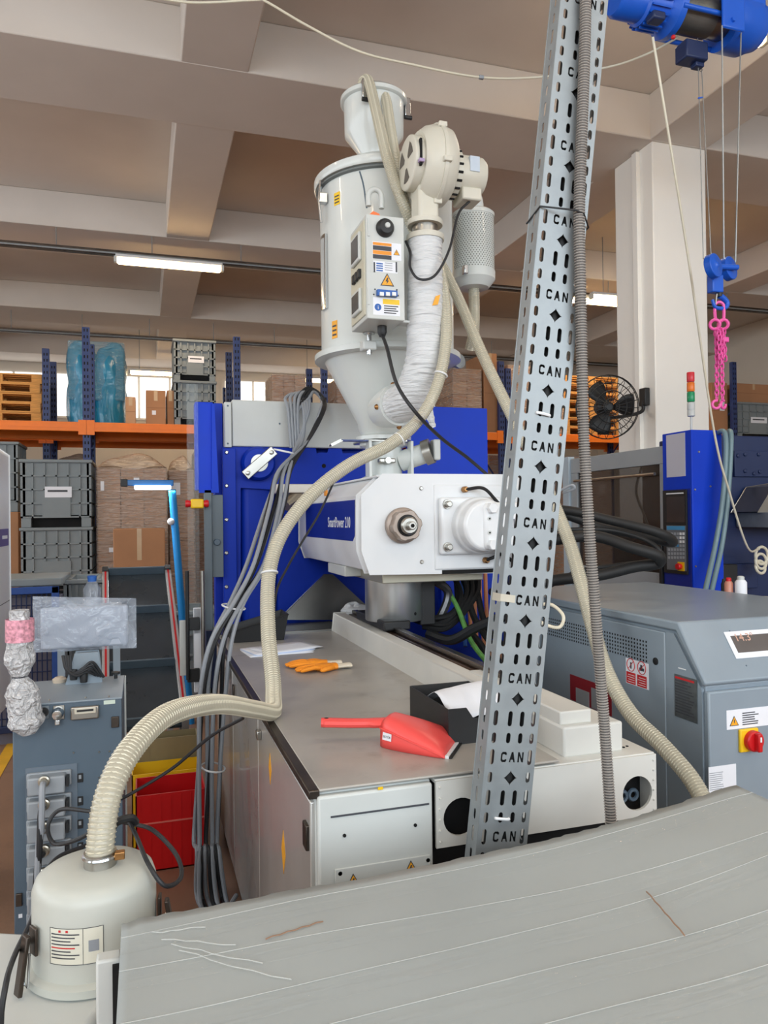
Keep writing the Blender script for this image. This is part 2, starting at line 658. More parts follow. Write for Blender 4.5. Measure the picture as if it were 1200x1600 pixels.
# ceiling conduit with battens
def batten(loc_a, loc_b, label, group='lit tube battens under the ceiling', lit=True, watts=34, rods=None):
    a, b = Vector(loc_a), Vector(loc_b)
    m = (a + b) / 2
    L = (b - a).length / 2
    t = thing('tube_light', label, 'light', m, group)
    MB().box(m.x - L, m.x + L, m.y - 0.05, m.y + 0.05, m.z + 0.035, m.z + 0.075).build('housing', WHITE, t, bevel=0.008)
    d = MB()
    d.tube([(m.x - L * 0.985, m.y, m.z), (m.x - L * 0.94, m.y, m.z), (m.x + L * 0.94, m.y, m.z), (m.x + L * 0.985, m.y, m.z)], [0.025, 0.05, 0.05, 0.025], 10)
    d.build('diffuser', LAMP, t)
    for s in (-1, 1):
        MB().box(m.x + s * L - 0.02, m.x + s * L + 0.02, m.y - 0.04, m.y + 0.04, m.z - 0.03, m.z + 0.05).build('end_cap', LGREY, t, bevel=0.006)
    if rods:
        for s in (-0.7, 0.7):
            MB().cyl((m.x + s * L, m.y, m.z + 0.07), (m.x + s * L, m.y, rods), 0.006, n=6).build('suspension_rod', GALV, t)
    li = area_light('batten_glow', (m.x, m.y, m.z - 0.07), (0, 0, 0), L * 2, 0.12, watts, (1.0, 0.74, 0.48) if m.y > 9 else (1.0, 0.88, 0.72))
    li.parent = t
    li.location = Vector((0, 0, -0.07))
    return t


def conduit_run(x0, x1, y, z, label):
    t = thing('conduit_run', label, 'conduit', ((x0 + x1) / 2, y, z))
    MB().box(x0, x1, y - 0.035, y + 0.035, z - 0.02, z + 0.05).build('channel', DSTEEL, t, bevel=0.004)
    MB().tube([(x0, y - 0.06, z), (x1, y - 0.06, z)], 0.014, 8).build('pipe', GALV, t)
    n = int((x1 - x0) / 1.15)
    f = None
    for k in range(n):
        x = x0 + (k + 0.5) * (x1 - x0) / n
        if f is None:
            f = MB().cyl((x, y, z + 0.04), (x, y, ZB + 0.01), 0.006, n=6).build('hanger_rod', GALV, t)
        else:
            share(f, t, (x, y, z + 0.04))
    return t


conduit_run(-7.5, 12.5, 10.50, 5.12, 'steel conduit channel hung under the nearer ceiling beam above the racks')
conduit_run(-7.5, 12.5, 14.8, 5.02, 'steel conduit channel hung under the far ceiling beam')
batten((-0.31, 10.42, 5.02), (1.06, 10.42, 5.02), 'lit warm tube batten left of the white hopper, under the conduit')
a_ = PZ(924, 464, 4.93)
batten((a_.x, a_.y, 4.93), (a_.x + 1.4, a_.y, 4.93), 'lit warm tube batten partly hidden by the white pillar', rods=ZS)
for nm, x in (('lit batten far behind the blue wrapped sacks', 200), ('lit batten far behind the white hopper cone', 512)):
    b_ = PZ(x, 580, 4.55)
    batten((b_.x, 17.6, 4.9), (b_.x + 1.4, 17.6, 4.9), nm, rods=ZS)
for k, (x, y) in enumerate(((-3.0, 10.42), (3.6, 10.42), (7.0, 10.42), (-3.5, 4.6), (3.9, 4.6), (-2.6, -0.2), (1.2, -0.2), (4.6, -0.2))):  # unseen extra battens, kept for the light they give
    if (x, y) == (3.6, 10.42):
        continue
    batten((x - 0.68, y, 5.02 if y > 9 else 5.24), (x + 0.68, y, 5.02 if y > 9 else 5.24), 'unseen lit tube batten under the ceiling, outside the picture %s' % ['left of the hopper', 'beyond the pillar', 'left of the camera', 'right of the cable tray', 'behind the camera on the left', 'behind the camera', 'behind the camera on the right'][k - (k > 1)], lit=True, rods=ZB if y < 9 else None)
# ------------------------------------------------------------------ injection moulding machine
imm = thing('injection_moulding_machine', 'blue and white injection moulding machine with a long steel topped base', 'machine', (1.0, 3.2, 0))
DECKZ, DX0, DX1, DY0, DY1 = 1.0, 0.365, 0.99, 1.70, 4.05
DECK = mat('worn_deck_steel', (178, 174, 167), 0.36, 0.15, var=0.10, scale=4, dirt=((146, 138, 130), 6, 0.55, 0.45), bump=0.02, bscale=90)
base = MB().box(DX0 + 0.006, 0.655, DY0 + 0.01, DY1, 0.06, DECKZ - 0.012).build('base_cabinet', LGREY, imm, bevel=0.006)
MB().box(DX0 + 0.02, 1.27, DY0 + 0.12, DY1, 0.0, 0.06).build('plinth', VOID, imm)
MB().box(0.66, 1.278, DY0 + 0.05, DY1, 0.06, 0.978).build('dark_interior', VOID, imm)  # solid near-black block painting the unlit inside of the base
MB().box(DX0 + 0.012, DX1 + 0.01, DY0 - 0.004, DY1, DECKZ - 0.007, DECKZ).build('deck_plate', DECK, imm, bevel=0.003)
# dark edge trim along the deck
MB().box(DX0 - 0.012, DX0 + 0.014, DY0 - 0.004, DY1, DECKZ - 0.022, DECKZ - 0.001).build('edge_trim', DSTEEL, imm, bevel=0.003)
# front panel with fold line, screws and warning plate
fp = MB().box(0.372, 0.652, DY0 - 0.012, DY0 + 0.012, 0.10, 0.985).build('front_panel', LGREY, imm, bevel=0.006)
MB().box(0.402, 0.642, DY0 - 0.014, DY0 - 0.010, 0.935, 0.939).build('fold_line', PRINT, fp)
for x, y in ((536, 1302), (646, 1286)):
    p = PY(x, y, DY0)
    MB().lathe([(0.004, 0), (0.004, 0.003)], (p.x, DY0 - 0.012, p.z), (0, -1, 0), 12).build('screw_hole', VOID, fp)
plate = MB().pbox(523, 1347, 673, 1420, DY0 - 0.016, 0.004, ym=1350).build('warning_plate', LGREY, fp, bevel=0.002)


def warn_triangle(parent, c, u, v, size, glyph='bolt', border=True):
    """Yellow warning triangle with dark rim and a dark sign."""
    c, u, v = Vector(c), Vector(u).normalized(), Vector(v).normalized()
    w = u.cross(v)
    h = size * 0.88
    MB().prism([(-size / 2, 0), (size / 2, 0), (0, h)], c, u, v, w * 0.0008).build('triangle_rim', PRINT, parent, smooth=False)
    s2 = 0.80
    MB().prism([(-size / 2 * s2, h * 0.07), (size / 2 * s2, h * 0.07), (0, h * 0.07 + h * s2)], c + w * 0.0008, u, v, w * 0.0006).build('triangle_field', WARN, parent, smooth=False)
    if glyph == 'bolt':
        g = [(0.0, 0.66), (-0.13, 0.34), (-0.01, 0.36), (-0.06, 0.12), (0.13, 0.44), (0.02, 0.42), (0.09, 0.62)]
    else:
        g = [(-0.05, 0.62), (0.05, 0.62), (0.03, 0.3), (-0.03, 0.3)]
    MB().prism([(a * size, b * h) for a, b in g], c + w * 0.0014, u, v, w * 0.0005).build('sign', PRINT, parent, smooth=False)


for x, y in ((552, 1385), (642, 1364)):
    p = PY(x, y, DY0 - 0.016)
    warn_triangle(plate, (p.x, DY0 - 0.0165, p.z), (1, 0, 0), (0, 0, 1), 0.034)
for x, y in ((531, 1364), (668, 1343)):
    p = PY(x, y, DY0 - 0.012)
    MB().lathe([(0.006, 0), (0.005, 0.004)], (p.x, DY0 - 0.012, p.z), (0, -1, 0), 12).build('bolt', STEEL, plate)
p = PY(592, 1229, DY0)
MB().box(p.x - 0.006, p.x + 0.006, DY0 - 0.0135, DY0 - 0.011, p.z - 0.003, p.z + 0.003).build('yellow_tag', YELLOW, fp)
# glossy side doors
for k, (a, b) in enumerate(((1.72, 2.55), (2.56, 3.30), (3.31, 4.04))):
    d = MB().box(DX0 - 0.004, DX0 + 0.012, a, b, 0.10, 0.965).build('side_door', WHITE_S, imm, bevel=0.004)
    if k == 0:
        MB().box(DX0 - 0.012, DX0 + 0.0, 1.735, 1.775, 0.845, 0.905).build('hinge', DSTEEL, d, bevel=0.003)
        MB().box(DX0 - 0.02, DX0 - 0.004, 2.47, 2.50, 0.90, 0.93).build('latch', STEEL, d, bevel=0.004)
        for y, z, s in ((2.08, 0.70, 0.03), (2.30, 0.86, 0.024)):
            MB().prism([(0, -s * 2), (s, 0), (0, s * 2), (-s, 0)], (DX0 - 0.004, y, z), (0, -1, 0), (0, 0, 1), (-0.001, 0, 0)).build('hazard_diamond', WARN, d, smooth=False)
    if k == 1:
        MB().box(DX0 - 0.012, DX0 + 0.0, 3.22, 3.26, 0.87, 0.92).build('hinge', DSTEEL, d, bevel=0.003)
# right hand front box of the base with two round openings
BX1 = 1.288
MB_front_holes = [circle_outline(1.229, 0.888, 0.045), circle_outline(0.727, 0.893, 0.046)]
fr = hole_plate('base_front_plate', OFFW, imm, [(0.662, 0.825), (BX1, 0.825), (BX1, 0.985), (0.662, 0.985)], MB_front_holes, (0, DY0 - 0.003, 0), (1, 0, 0), (0, 0, 1), 0.008)
for x in (1.212, 1.245):
    MB().torus((x, DY0 + 0.035, 0.868), (0, 1, 0), 0.013, 0.0055, 16, 6).build('cable_lug', DGREY, fr)
MB().box(BX1 - 0.008, BX1, DY0, DY1, 0.825, 0.985).build('base_end_plate', OFFW, imm, bevel=0.002)
MB().box(0.662, BX1, DY0 + 0.0, DY0 + 0.9, 0.978, 0.988).build('base_top_plate', OFFW, imm, bevel=0.002)
f0 = None
for k in range(6):
    z = 0.84 + k * 0.026
    for x in (0.672, 1.279):
        if f0 is None:
            f0 = MB().lathe([(0.0035, 0), (0.002, 0.004)], (x, DY0 - 0.007, z), (0, -1, 0), 8).build('weld_dot', OFFW, fr)
        else:
            share(f0, fr, (x, DY0 - 0.009, z - 0.0035))
# stepped housing on the base end
MB().box(1.04, 1.22, 1.74, 2.35, 0.985, 1.066).build('step_housing', OFFW, imm, bevel=0.006)
MB().box(1.045, 1.14, 1.765, 2.35, 1.064, 1.10).build('step_block', OFFW, imm, bevel=0.004)
for x, y in ((1.235, 1.76), (1.25, 1.765)):
    MB().lathe([(0.004, 0), (0.004, 0.002)], (x, y, 0.988), (0, 0, 1), 10).build('screw_hole', VOID, imm)
# side beam and linear guide
MB().prism([(0, 0), (0.075, 0), (0.075, 0.105), (0.012, 0.105)], (0.985, 2.05, DECKZ - 0.01), (1, 0, 0), (0, 0, 1), (0, 2.0, 0)).build('guide_beam', OFFW, imm, bevel=0.005)
gb = MB().box(1.065, 1.14, 2.15, 4.0, 1.00, 1.095).build('guide_rail', mat('oily_rail', (84, 66, 54), 0.3, 0.85, var=0.35, scale=6), imm, bevel=0.006)
MB().box(1.085, 1.12, 2.15, 4.0, 1.095, 1.115).build('rail_head', mat('rail_head_steel', (120, 112, 106), 0.25, 1.0, var=0.2), gb, bevel=0.003)
MB().box(1.15, 1.27, 2.4, 4.05, 0.90, 1.02).build('blue_tray', BLUE, imm, bevel=0.006)
MB().box(1.04, 1.17, 3.28, 3.75, 1.10, 1.145).build('carriage', BLACK, imm, bevel=0.008)

# injection unit --------------------------------------------------------
UY0, UY1 = 3.10, 4.50
UX1 = 1.62
prof = [(0.989, 1.797), (0.900, 1.713), (0.898, 1.479), (0.930, 1.386), (UX1, 1.372), (UX1 + 0.06, 1.44), (UX1 + 0.06, 1.72), (UX1, 1.797)]
iu = MB().prism(prof[::-1], (0, UY0 + 0.10, 0), (1, 0, 0), (0, 0, 1), (0, UY1 - UY0 - 0.10, 0)).build('injection_housing', WHITE, imm, bevel=0.006)
ins = [(x + (0.012 if x < 1.2 else -0.012), z + (0.01 if z < 1.6 else -0.012)) for x, z in prof]
MB().prism(ins[::-1], (0, UY0 + 0.085, 0), (1, 0, 0), (0, 0, 1), (0, 0.03, 0)).build('shadow_gap', BLACK, iu)
MB().prism(prof[::-1], (0, UY0, 0), (1, 0, 0), (0, 0, 1), (0, 0.085, 0)).build('end_cover', WHITE, iu, bevel=0.012, seg=3)
MB().box(0.965, UX1, UY0 + 0.02, UY1, 1.795, 1.803).build('top_lip', WHITE, iu, bevel=0.003)
p = PY(752, 892, UY0)
MB().box(1.255, UX1 - 0.03, UY0 - 0.004, UY0 + 0.02, 1.366, 1.384).build('bottom_slot', VOID, iu)
# blue name panel on the left flank
lx = 0.8985
lab = MB().prism([(3.24, 1.70), (4.30, 1.70), (4.30, 1.515), (3.28, 1.515), (3.245, 1.54)], (lx, 0, 0), (0, 1, 0), (0, 0, 1), (-0.0015, 0, 0)).build('name_panel', LBLUE, iu, smooth=False)
text_mesh('lettering', 'SmartPower 210', PRINT_W, lab, (lx - 0.002, 3.75, 1.575), (0, -1, 0), (0, 0, 1), 0.072, 0.0004, 'LEFT', fit=0.43)
p = PX(518, 775, 0.93)
MB().box(0.895, 0.905, p.y - 0.02, p.y + 0.02, 1.735, 1.765).build('orange_tag', PRINT_O, iu)
# big adjusting nut
nc = PY(628, 821, UY0)
nut = MB()
prof_n = []
for k in range(48):
    a = 2 * math.pi * k / 48
    r = 0.068 if (k % 8) < 4 else 0.062
    prof_n.append((r * math.cos(a), r * math.sin(a)))
nut.prism(prof_n, (nc.x, UY0, nc.z), (1, 0, 0), (0, 0, 1), (0, -0.075, 0))
NUTM = mat('nut_bronze_grey', (164, 150, 140), 0.42, 0.5, var=0.10, scale=20)
n1 = nut.build('adjusting_nut', NUTM, iu, bevel=0.004)
MB().lathe([(0.078, 0), (0.078, 0.02), (0.07, 0.026)], (nc.x, UY0, nc.z), (0, -1, 0), 40).build('nut_collar', NUTM, n1)
MB().torus((nc.x, UY0 - 0.076, nc.z), (0, 1, 0), 0.042, 0.005, 32, 6).build('seal_ring', BLACK, n1)
MB().lathe([(0.038, 0), (0.038, 0.04), (0.032, 0.046), (0.018, 0.046), (0.018, 0.075), (0.015, 0.078)], (nc.x, UY0 - 0.06, nc.z), (0, -1, 0), 24).build('spindle', STEEL, n1, bevel=0.001)
MB().prism([(0.009 * math.cos(k * math.pi / 3), 0.009 * math.sin(k * math.pi / 3)) for k in range(6)], (nc.x, UY0 - 0.1385, nc.z), (1, 0, 0), (0, 0, 1), (0, -0.001, 0)).build('hex_socket', VOID, n1, smooth=False)
for x, y in ((658, 763), (659, 878)):
    q = PY(x, y, UY0)
    MB().lathe([(0.009, 0), (0.009, 0.003), (0.006, 0.006)], (q.x, UY0, q.z), (0, -1, 0), 14).build('cover_screw', STEEL, iu)
# recessed panel edge and gear motor
q0, q1 = PY(677, 757, UY0), PY(790, 890, UY0)
MB().box(q0.x, UX1 - 0.01, UY0 - 0.006, UY0 + 0.01, 1.385, q0.z).build('gear_panel', WHITE, iu, bevel=0.012, seg=3)
g0, g1 = PY(683, 777, UY0), PY(780, 864, UY0)
GEAR = mat('white_cast_paint', (232, 234, 236), 0.32, var=0.03, coat=0.3)
gear = MB().box(g0.x, g0.x + 0.36, UY0 - 0.04, UY0 - 0.004, g1.z, g0.z).build('gear_flange', GEAR, iu, bevel=0.014, seg=3)
gz = (g0.z + g1.z) / 2
gm = MB()
gm.lathe([(0.125, 0.0), (0.125, 0.045), (0.115, 0.055), (0.112, 0.10), (0.10, 0.112)], (g0.x + 0.175, UY0 - 0.035, gz), (0, -1, 0), 36)
gm.build('gear_drum', GEAR, gear, bevel=0.004)
gm = MB().box(g0.x + 0.15, g0.x + 0.36, UY0 - 0.16, UY0 - 0.03, gz - 0.105, gz + 0.10)
gm.build('gear_case', GEAR, gear, bevel=0.022, seg=3)
for dx, dz in ((0.03, 0.095), (0.03, -0.092)):
    MB().lathe([(0.021, 0), (0.021, 0.008), (0.014, 0.008), (0.014, 0.03), (0.011, 0.033)], (g0.x + dx, UY0 - 0.04, gz + dz), (0, -1, 0), 18).build('flange_bolt', STEEL, gear, bevel=0.001)
for dx, dz in ((0.185, 0.075), (0.185, -0.082)):
    MB().prism([(0.024 * math.cos(k * math.pi / 3), 0.024 * math.sin(k * math.pi / 3)) for k in range(6)], (g0.x + dx, UY0 - 0.15, gz + dz), (1, 0, 0), (0, 0, 1), (0, -0.035, 0)).build('hex_plug', GEAR, gear, bevel=0.003)
for dz in (0.03, -0.03):
    MB().lathe([(0.009, 0), (0.009, 0.003), (0.004, 0.003)], (g0.x + 0.175, UY0 - 0.16, gz + dz), (0, -1, 0), 16).build('sensor_port', LGREY, gear)
    MB().lathe([(0.004, 0.0), (0.004, 0.001)], (g0.x + 0.175, UY0 - 0.163, gz + dz), (0, -1, 0), 10).build('sensor_hole', VOID, gear)
tp = MB().box(g0.x + 0.255, g0.x + 0.33, UY0 - 0.163, UY0 - 0.159, gz - 0.035, gz + 0.035).build('type_plate', PAPER, gear)
plane_mesh((g0.x + 0.27, UY0 - 0.1632, gz - 0.028), (1, 0, 0), (0, 0, 1), [(k * 0.009, 0, k * 0.009 + 0.005, 0.055) for k in range(5)], 0.0006).build('print', PRINT, tp, smooth=False)
for (x0, y0, x1, y1, x2, y2) in ((724, 765, 755, 763, 776, 783), (757, 875, 768, 872, 790, 868)):
    a = PY(x0, y0, UY0)
    MB().lathe([(0.014, 0), (0.014, 0.022), (0.009, 0.03)], (a.x, UY0 - 0.006, a.z), (0, -1, 0), 14).build('brass_fitting', mat('brass', (168, 124, 78), 0.35, 0.9, var=0.1), iu)
    b, c = PY(x1, y1, UY0 - 0.06), PY(x2, y2, UY0 - 0.05)
    cable([(a.x, UY0 - 0.03, a.z), b, c, c + Vector((0.12, 0.05, -0.1))], 0.0075).build('black_hose', RUBBER, iu)
# lower blocks and steel drum under the unit
MB().box(1.01, 1.50, 3.20, 3.95, 1.325, 1.38).build('unit_foot', mat('worn_zinc', (176, 172, 156), 0.4, 0.55, var=0.1), iu, bevel=0.004)
MB().box(0.93, 1.02, 3.55, 3.9, 1.335, 1.385).build('side_bracket', LGREY, iu, bevel=0.004)
dr = MB().lathe([(0.138, 0.0), (0.140, 0.004), (0.140, 0.21)], (1.153, 3.47, 1.128), (0, 0, 1), 48).build('steel_drum', DRUMS, imm)
MB().lathe([(0.008, 0), (0.008, 0.001)], (1.216, 3.345, 1.165), (0.45, -0.9, 0), 10).build('drum_hole', VOID, dr)
MB().box(1.26, 1.34, 3.40, 3.6, 1.10, 1.33).build('rear_post', BLACK, imm, bevel=0.006)
# barrel front guard, pipe and yellow ties near the nozzle
MB().cyl(PX(468, 800, 0.93), PX(466, 872, 0.93), 0.022, n=14).build('guard_tube', LGREY, imm)
q = PX(462, 872, 0.92)
MB().torus(q, (0.3, 1, 0.2), 0.03, 0.006, 14, 6, 0, 4.2).build('yellow_tie', YELLOW, imm)

# clamp end: platen, covers, guards -------------------------------------
PYY = 4.58
bp_ = MB()
bp_.box(0.46, 2.20, PYY + 0.02, PYY + 0.42, 0.35, 2.06)
plat = bp_.build('fixed_platen', BLUE, imm, bevel=0.02)
wb = MB().pbox(363, 628, 575, 699, PYY - 0.10, 0.5).build('top_cover', LGREY, imm, bevel=0.006)
MB().pbox(351, 628, 362, 699, PYY - 0.10, 0.5).build('cover_flange', LGREY, wb, bevel=0.004)
for x, y in ((437, 662), (356, 693), (356, 634), (567, 668)):
    q = PY(x, y, PYY - 0.10)
    MB().lathe([(0.006, 0), (0.005, 0.003)], (q.x, PYY - 0.10, q.z), (0, -1, 0), 10).build('rivet', DGREY, wb)
MB().pbox(637, 636, 762, 748, PYY - 0.06, 0.04).build('splash_panel', BLUE_B, imm, bevel=0.004)
MB().pbox(575, 640, 640, 690, PYY + 0.15, 0.04).build('rear_cover', LGREY, imm, bevel=0.004)
# casting profile in front of the platen
cp = [(352, 702), (490, 702), (492, 714), (500, 711), (514, 711), (517, 702), (530, 702), (533, 712), (640, 712), (640, 760), (440, 762), (372, 758), (372, 990), (352, 990)]
pts = [PY(x, y, PYY - 0.08) for x, y in cp]
MB().prism([(p.x, p.z) for p in pts][::-1], (0, PYY - 0.08, 0), (1, 0, 0), (0, 0, 1), (0, 0.16, 0)).build('casting_web', BLUE, plat, bevel=0.015, seg=3)
MB().pbox(376, 745, 432, 985, PYY - 0.05, 0.2).build('casting_rib', BLUE, plat, bevel=0.05, seg=4)
MB().pbox(432, 760, 620, 990, PYY + 0.0, 0.1).build('casting_core', BLUE, plat, bevel=0.01)
sp = MB().pbox(349, 700, 370, 1010, PYY - 0.12, 0.03).build('bolted_strip', BLUE, plat, bevel=0.004)
for y in (707, 759, 812, 864, 917):
    q = PY(354, y, PYY - 0.12)
    MB().lathe([(0.011, 0), (0.011, 0.004), (0.007, 0.008)], (q.x, PYY - 0.12, q.z), (0, -1, 0), 12).build('strip_bolt', STEEL, sp)
q = PY(506, 728, PYY - 0.08)
MB().lathe([(0.013, 0), (0.013, 0.002)], (q.x, PYY - 0.08, q.z), (0, -1, 0), 14).build('tapped_hole', VOID, plat)
# tie bar end with clamping strap
q = PY(402, 725, PYY - 0.08)
tb = MB().lathe([(0.10, 0), (0.10, 0.05), (0.085, 0.075), (0.06, 0.075)], (q.x, PYY - 0.08, q.z), (0, -1, 0), 32).build('tie_bar_boss', BLUE, plat)
MB().lathe([(0.05, 0), (0.05, 0.02)], (q.x, PYY - 0.15, q.z), (0, -1, 0), 24).build('tie_bar_end', STEEL, tb)
ang = math.atan2(38, 37)
u_, v_ = Vector((math.cos(0.72), 0, math.sin(0.72))), Vector((-math.sin(0.72), 0, math.cos(0.72)))
st = MB().prism([(-0.115, -0.03), (0.115, -0.03), (0.115, 0.03), (-0.115, 0.03)], (q.x, PYY - 0.165, q.z), u_, v_, (0, -0.018, 0)).build('clamp_strap', STEEL, tb, bevel=0.004)
for s in (-0.092, 0.092):
    MB().lathe([(0.013, 0), (0.013, 0.01), (0.008, 0.012)], Vector((q.x, PYY - 0.183, q.z)) + u_ * s, (0, -1, 0), 14).build('strap_bolt', STEEL, st)
# bracket with nozzle sensor left of the unit
a, b = PY(432, 759, 4.2), PY(520, 770, 4.2)
MB().box(a.x, b.x, 4.2, 4.4, b.z, a.z + 0.01).build('shelf_bracket', mat('galv_bracket', (214, 206, 194), 0.5, 0.3, var=0.06), imm, bevel=0.004)
a, b = PY(466, 772, 4.25), PY(446, 790, 4.2)
MB().cyl(a, b, 0.036, n=18).build('nozzle_spout', mat('brushed_nickel', (190, 176, 156), 0.3, 0.9, var=0.08), imm)
# steel chute under the nozzle
GUARD = mat('guard_sheet', (132, 132, 130), 0.3, 0.9, var=0.1)
ch = [(437, 968), (508, 898), (520, 898), (574, 948), (574, 968)]
pts = [PY(x, y, 4.35) for x, y in ch]
MB().prism([(p.x, p.z) for p in pts][::-1], (0, 4.35, 0), (1, 0, 0), (0, 0, 1), (0, 0.03, 0)).build('chute_sheet', GUARD, imm, bevel=0.002)
MB().box(0.37, 1.05, 4.05, 4.36, 0.99, 1.012).build('chute_floor', GUARD, imm, bevel=0.003)
q = PY(554, 942, 4.25)
m_ = MB()
m_.grid(lambda i, j: Vector((q.x + math.cos(i * 6.283) * math.sin(j * 3.1416) * 0.075 * (1 + 0.25 * math.sin(i * 25 + j * 9)), q.y + math.sin(i * 6.283) * math.sin(j * 3.1416) * 0.05, 1.012 + 0.055 + math.cos(j * 3.1416) * 0.055 * (1 + 0.2 * math.sin(i * 19 - j * 12)))), 30, 14)
m_.build('rag', CLOTH, imm)
# safety gate post group at the far left of the clamp
gt = MB().pbox(305, 628, 334, 766, 4.38, 0.10).build('gate_cover', BLUE_B, imm, bevel=0.006)
pts = [PY(x, y, 4.36) for x, y in ((331, 630), (335, 632), (342, 770), (311, 770), (311, 764), (331, 764))]
MB().prism([(p.x, p.z) for p in pts], (0, 4.36, 0), (1, 0, 0), (0, 0, 1), (0, 0.03, 0)).build('gate_lip', BLUE_B, gt)
MB().pbox(336, 630, 350, 1080, 4.56, 0.1).build('gate_column', BLUE, imm, bevel=0.004)
g2 = MB().pbox(320, 765, 332, 985, 4.36, 0.04).build('gate_frame', mat('gate_grey', (92, 104, 112), 0.45, var=0.05), imm, bevel=0.003)
MB().pbox(331, 773, 349, 902, 4.40, 0.03).build('gate_flap', mat('gate_grey2', (98, 110, 118), 0.45, var=0.05), g2, bevel=0.003)
q = PY(339, 847, 4.40)
MB().lathe([(0.02, 0), (0.02, 0.012), (0.016, 0.016)], (q.x, 4.40, q.z), (0, -1, 0), 16).build('gate_knob', DGREY, g2)
MB().pbox(322, 985, 349, 1075, 4.45, 0.1).build('lower_guard', NAVY, imm, bevel=0.003)
gl = MB().pbox(293, 600, 311, 990, 4.34, 0.006).build('gate_pane', GLASS_C, imm)
q = PY(308, 787, 4.32)
es = MB().box(q.x - 0.035, q.x + 0.035, 4.30, 4.35, q.z - 0.026, q.z + 0.026).build('stop_switch', YELLOW, imm, bevel=0.008)
for s in (-1, 1):
    MB().lathe([(0.016, 0), (0.022, 0.02), (0.018, 0.03)], (q.x + s * 0.033, 4.325, q.z), (s, 0, 0), 14).build('stop_button', RED, es)
for x in (292, 316):
    MB().tube([PY(x, 892, 4.30), PY(x + 2, 1062, 4.30)], 0.011, 10).build('gate_rod', BLACK if x == 292 else STEEL, imm)
MB().pbox(292, 965, 312, 985, 4.31, 0.02).build('rod_block', BLACK, imm, bevel=0.003)
MB().pbox(293, 1045, 312, 1066, 4.31, 0.02).build('rod_foot', BLACK, imm, bevel=0.003)
MB().pbox(281, 970, 291, 1056, 4.33, 0.03).build('rod_cover', LGREY, imm, bevel=0.003)
MB().pbox(303, 950, 318, 1082, 4.34, 0.03).build('paper_pocket', PAPER, imm, bevel=0.003)
# hoses and copper lines under the unit, on the operator's far side
for k in range(7):
    a = PY(705 + k * 7, 893, 3.6)
    b = PY(712 + k * 9, 960 + 6 * (k % 3), 3.45)
    c = PY(640 + 10 * (k % 4), 965 + 7 * (k % 4), 3.5)
    if k % 2 == 0:
        cable([a, PY(720 + k * 4, 930, 3.5), PY(700, 962 + 3 * k, 3.45), c], 0.014).build('hydraulic_hose', RUBBER, imm)
    else:
        cable([a, b, PY(745 + k * 8, 1010, 3.3), PY(770 + k * 6, 1060, 3.2)], 0.016).build('hydraulic_hose', RUBBER, imm)
for k in range(5):
    x = 722 + k * 9
    cable([PY(x, 890, 3.9), PY(x + 2, 950, 3.9), PY(x + 5 + 3 * (k % 2), 1010, 3.8)], 0.012).build('copper_line', COPPER if k else PRINT_B, imm)
cable([PY(668, 990, 3.4), PY(705, 1000, 3.3), PY(745, 980, 3.2), PY(800, 958, 3.1)], 0.024).build('foil_hose', BLACK, imm)
cable([PY(672, 985, 3.5), PY(690, 960, 3.5), PY(700, 925, 3.5), PY(676, 905, 3.5)], 0.022).build('foil_hose', mat('grey_foil', (92, 92, 94), 0.25, 0.5, var=0.3, scale=30), imm)
cable([PY(690, 905, 3.55), PY(715, 950, 3.45), PY(735, 1000, 3.3), PY(765, 1040, 3.1)], 0.012).build('earth_cable', mat('earth_green', (110, 170, 90), 0.45, var=0.3, scale=30), imm)
MB().pbox(690, 893, 790, 1010, 4.3, 0.05).build('rear_blue_sheet', BLUE, imm)
# ------------------------------------------------------------------ hopper dryer on the machine
DY = 3.90
def zy(y, Y, x=600):
    return PY(x, y, Y).z
cx = (PY(500, 300, DY).x + PY(705, 300, DY).x) / 2 - 0.01
r_b = (PY(705, 300, DY).x - PY(500, 300, DY).x) / 2 * 0.985
hd = thing('hopper_dryer', 'tall white hopper dryer standing on the injection unit', 'dryer', (cx, DY, 1.80))
z_r, z_f = zy(295, DY), zy(562, DY)            # rim and lower flange
body = MB().lathe([(r_b - 0.012, z_f + 0.01), (r_b - 0.012, z_r)], (cx, DY, 0), (0, 0, 1), 64).build('drum', DRYER, hd)
lidm = MB().lathe([(r_b + 0.012, z_r - 0.03), (r_b + 0.018, z_r - 0.02), (r_b + 0.018, z_r + 0.012), (r_b + 0.008, z_r + 0.02), (r_b - 0.02, z_r + 0.03), (0.25, z_r + 0.09), (0.16, z_r + 0.10)], (cx, DY, 0), (0, 0, 1), 64).build('lid', DRYER, hd)
MB().lathe([(r_b - 0.003, z_r - 0.050), (r_b + 0.006, z_r - 0.046), (r_b + 0.006, z_r - 0.038), (r_b - 0.003, z_r - 0.034)], (cx, DY, 0), (0, 0, 1), 64).build('lid_gasket', mat('gasket_grey', (110, 116, 116), 0.5), lidm)
MB().lathe([(r_b + 0.004, z_f - 0.02), (r_b + 0.025, z_f - 0.016), (r_b + 0.025, z_f + 0.012), (r_b, z_f + 0.02)], (cx, DY, 0), (0, 0, 1), 64).build('drum_flange', DRYER, hd)
zc0, zc1 = z_f - 0.02, zy(662, DY)
cnx = cx - 0.03
pc = []
cone = MB()
vs, fs = [], []
for (r, z, x) in ((r_b - 0.03, zc0, cx), (0.14, zc1, cnx), (0.135, zc1 - 0.035, cnx), (0.115, zc1 - 0.075, cnx)):
    for k in range(64):
        a = 2 * math.pi * k / 64
        vs.append((x + r * math.cos(a), DY + r * math.sin(a), z))
for i in range(3):
    for k in range(64):
        fs.append((i * 64 + k, i * 64 + (k + 1) % 64, (i + 1) * 64 + (k + 1) % 64, (i + 1) * 64 + k))
cone.add(vs, fs)
cone.build('cone', DRYER, hd)
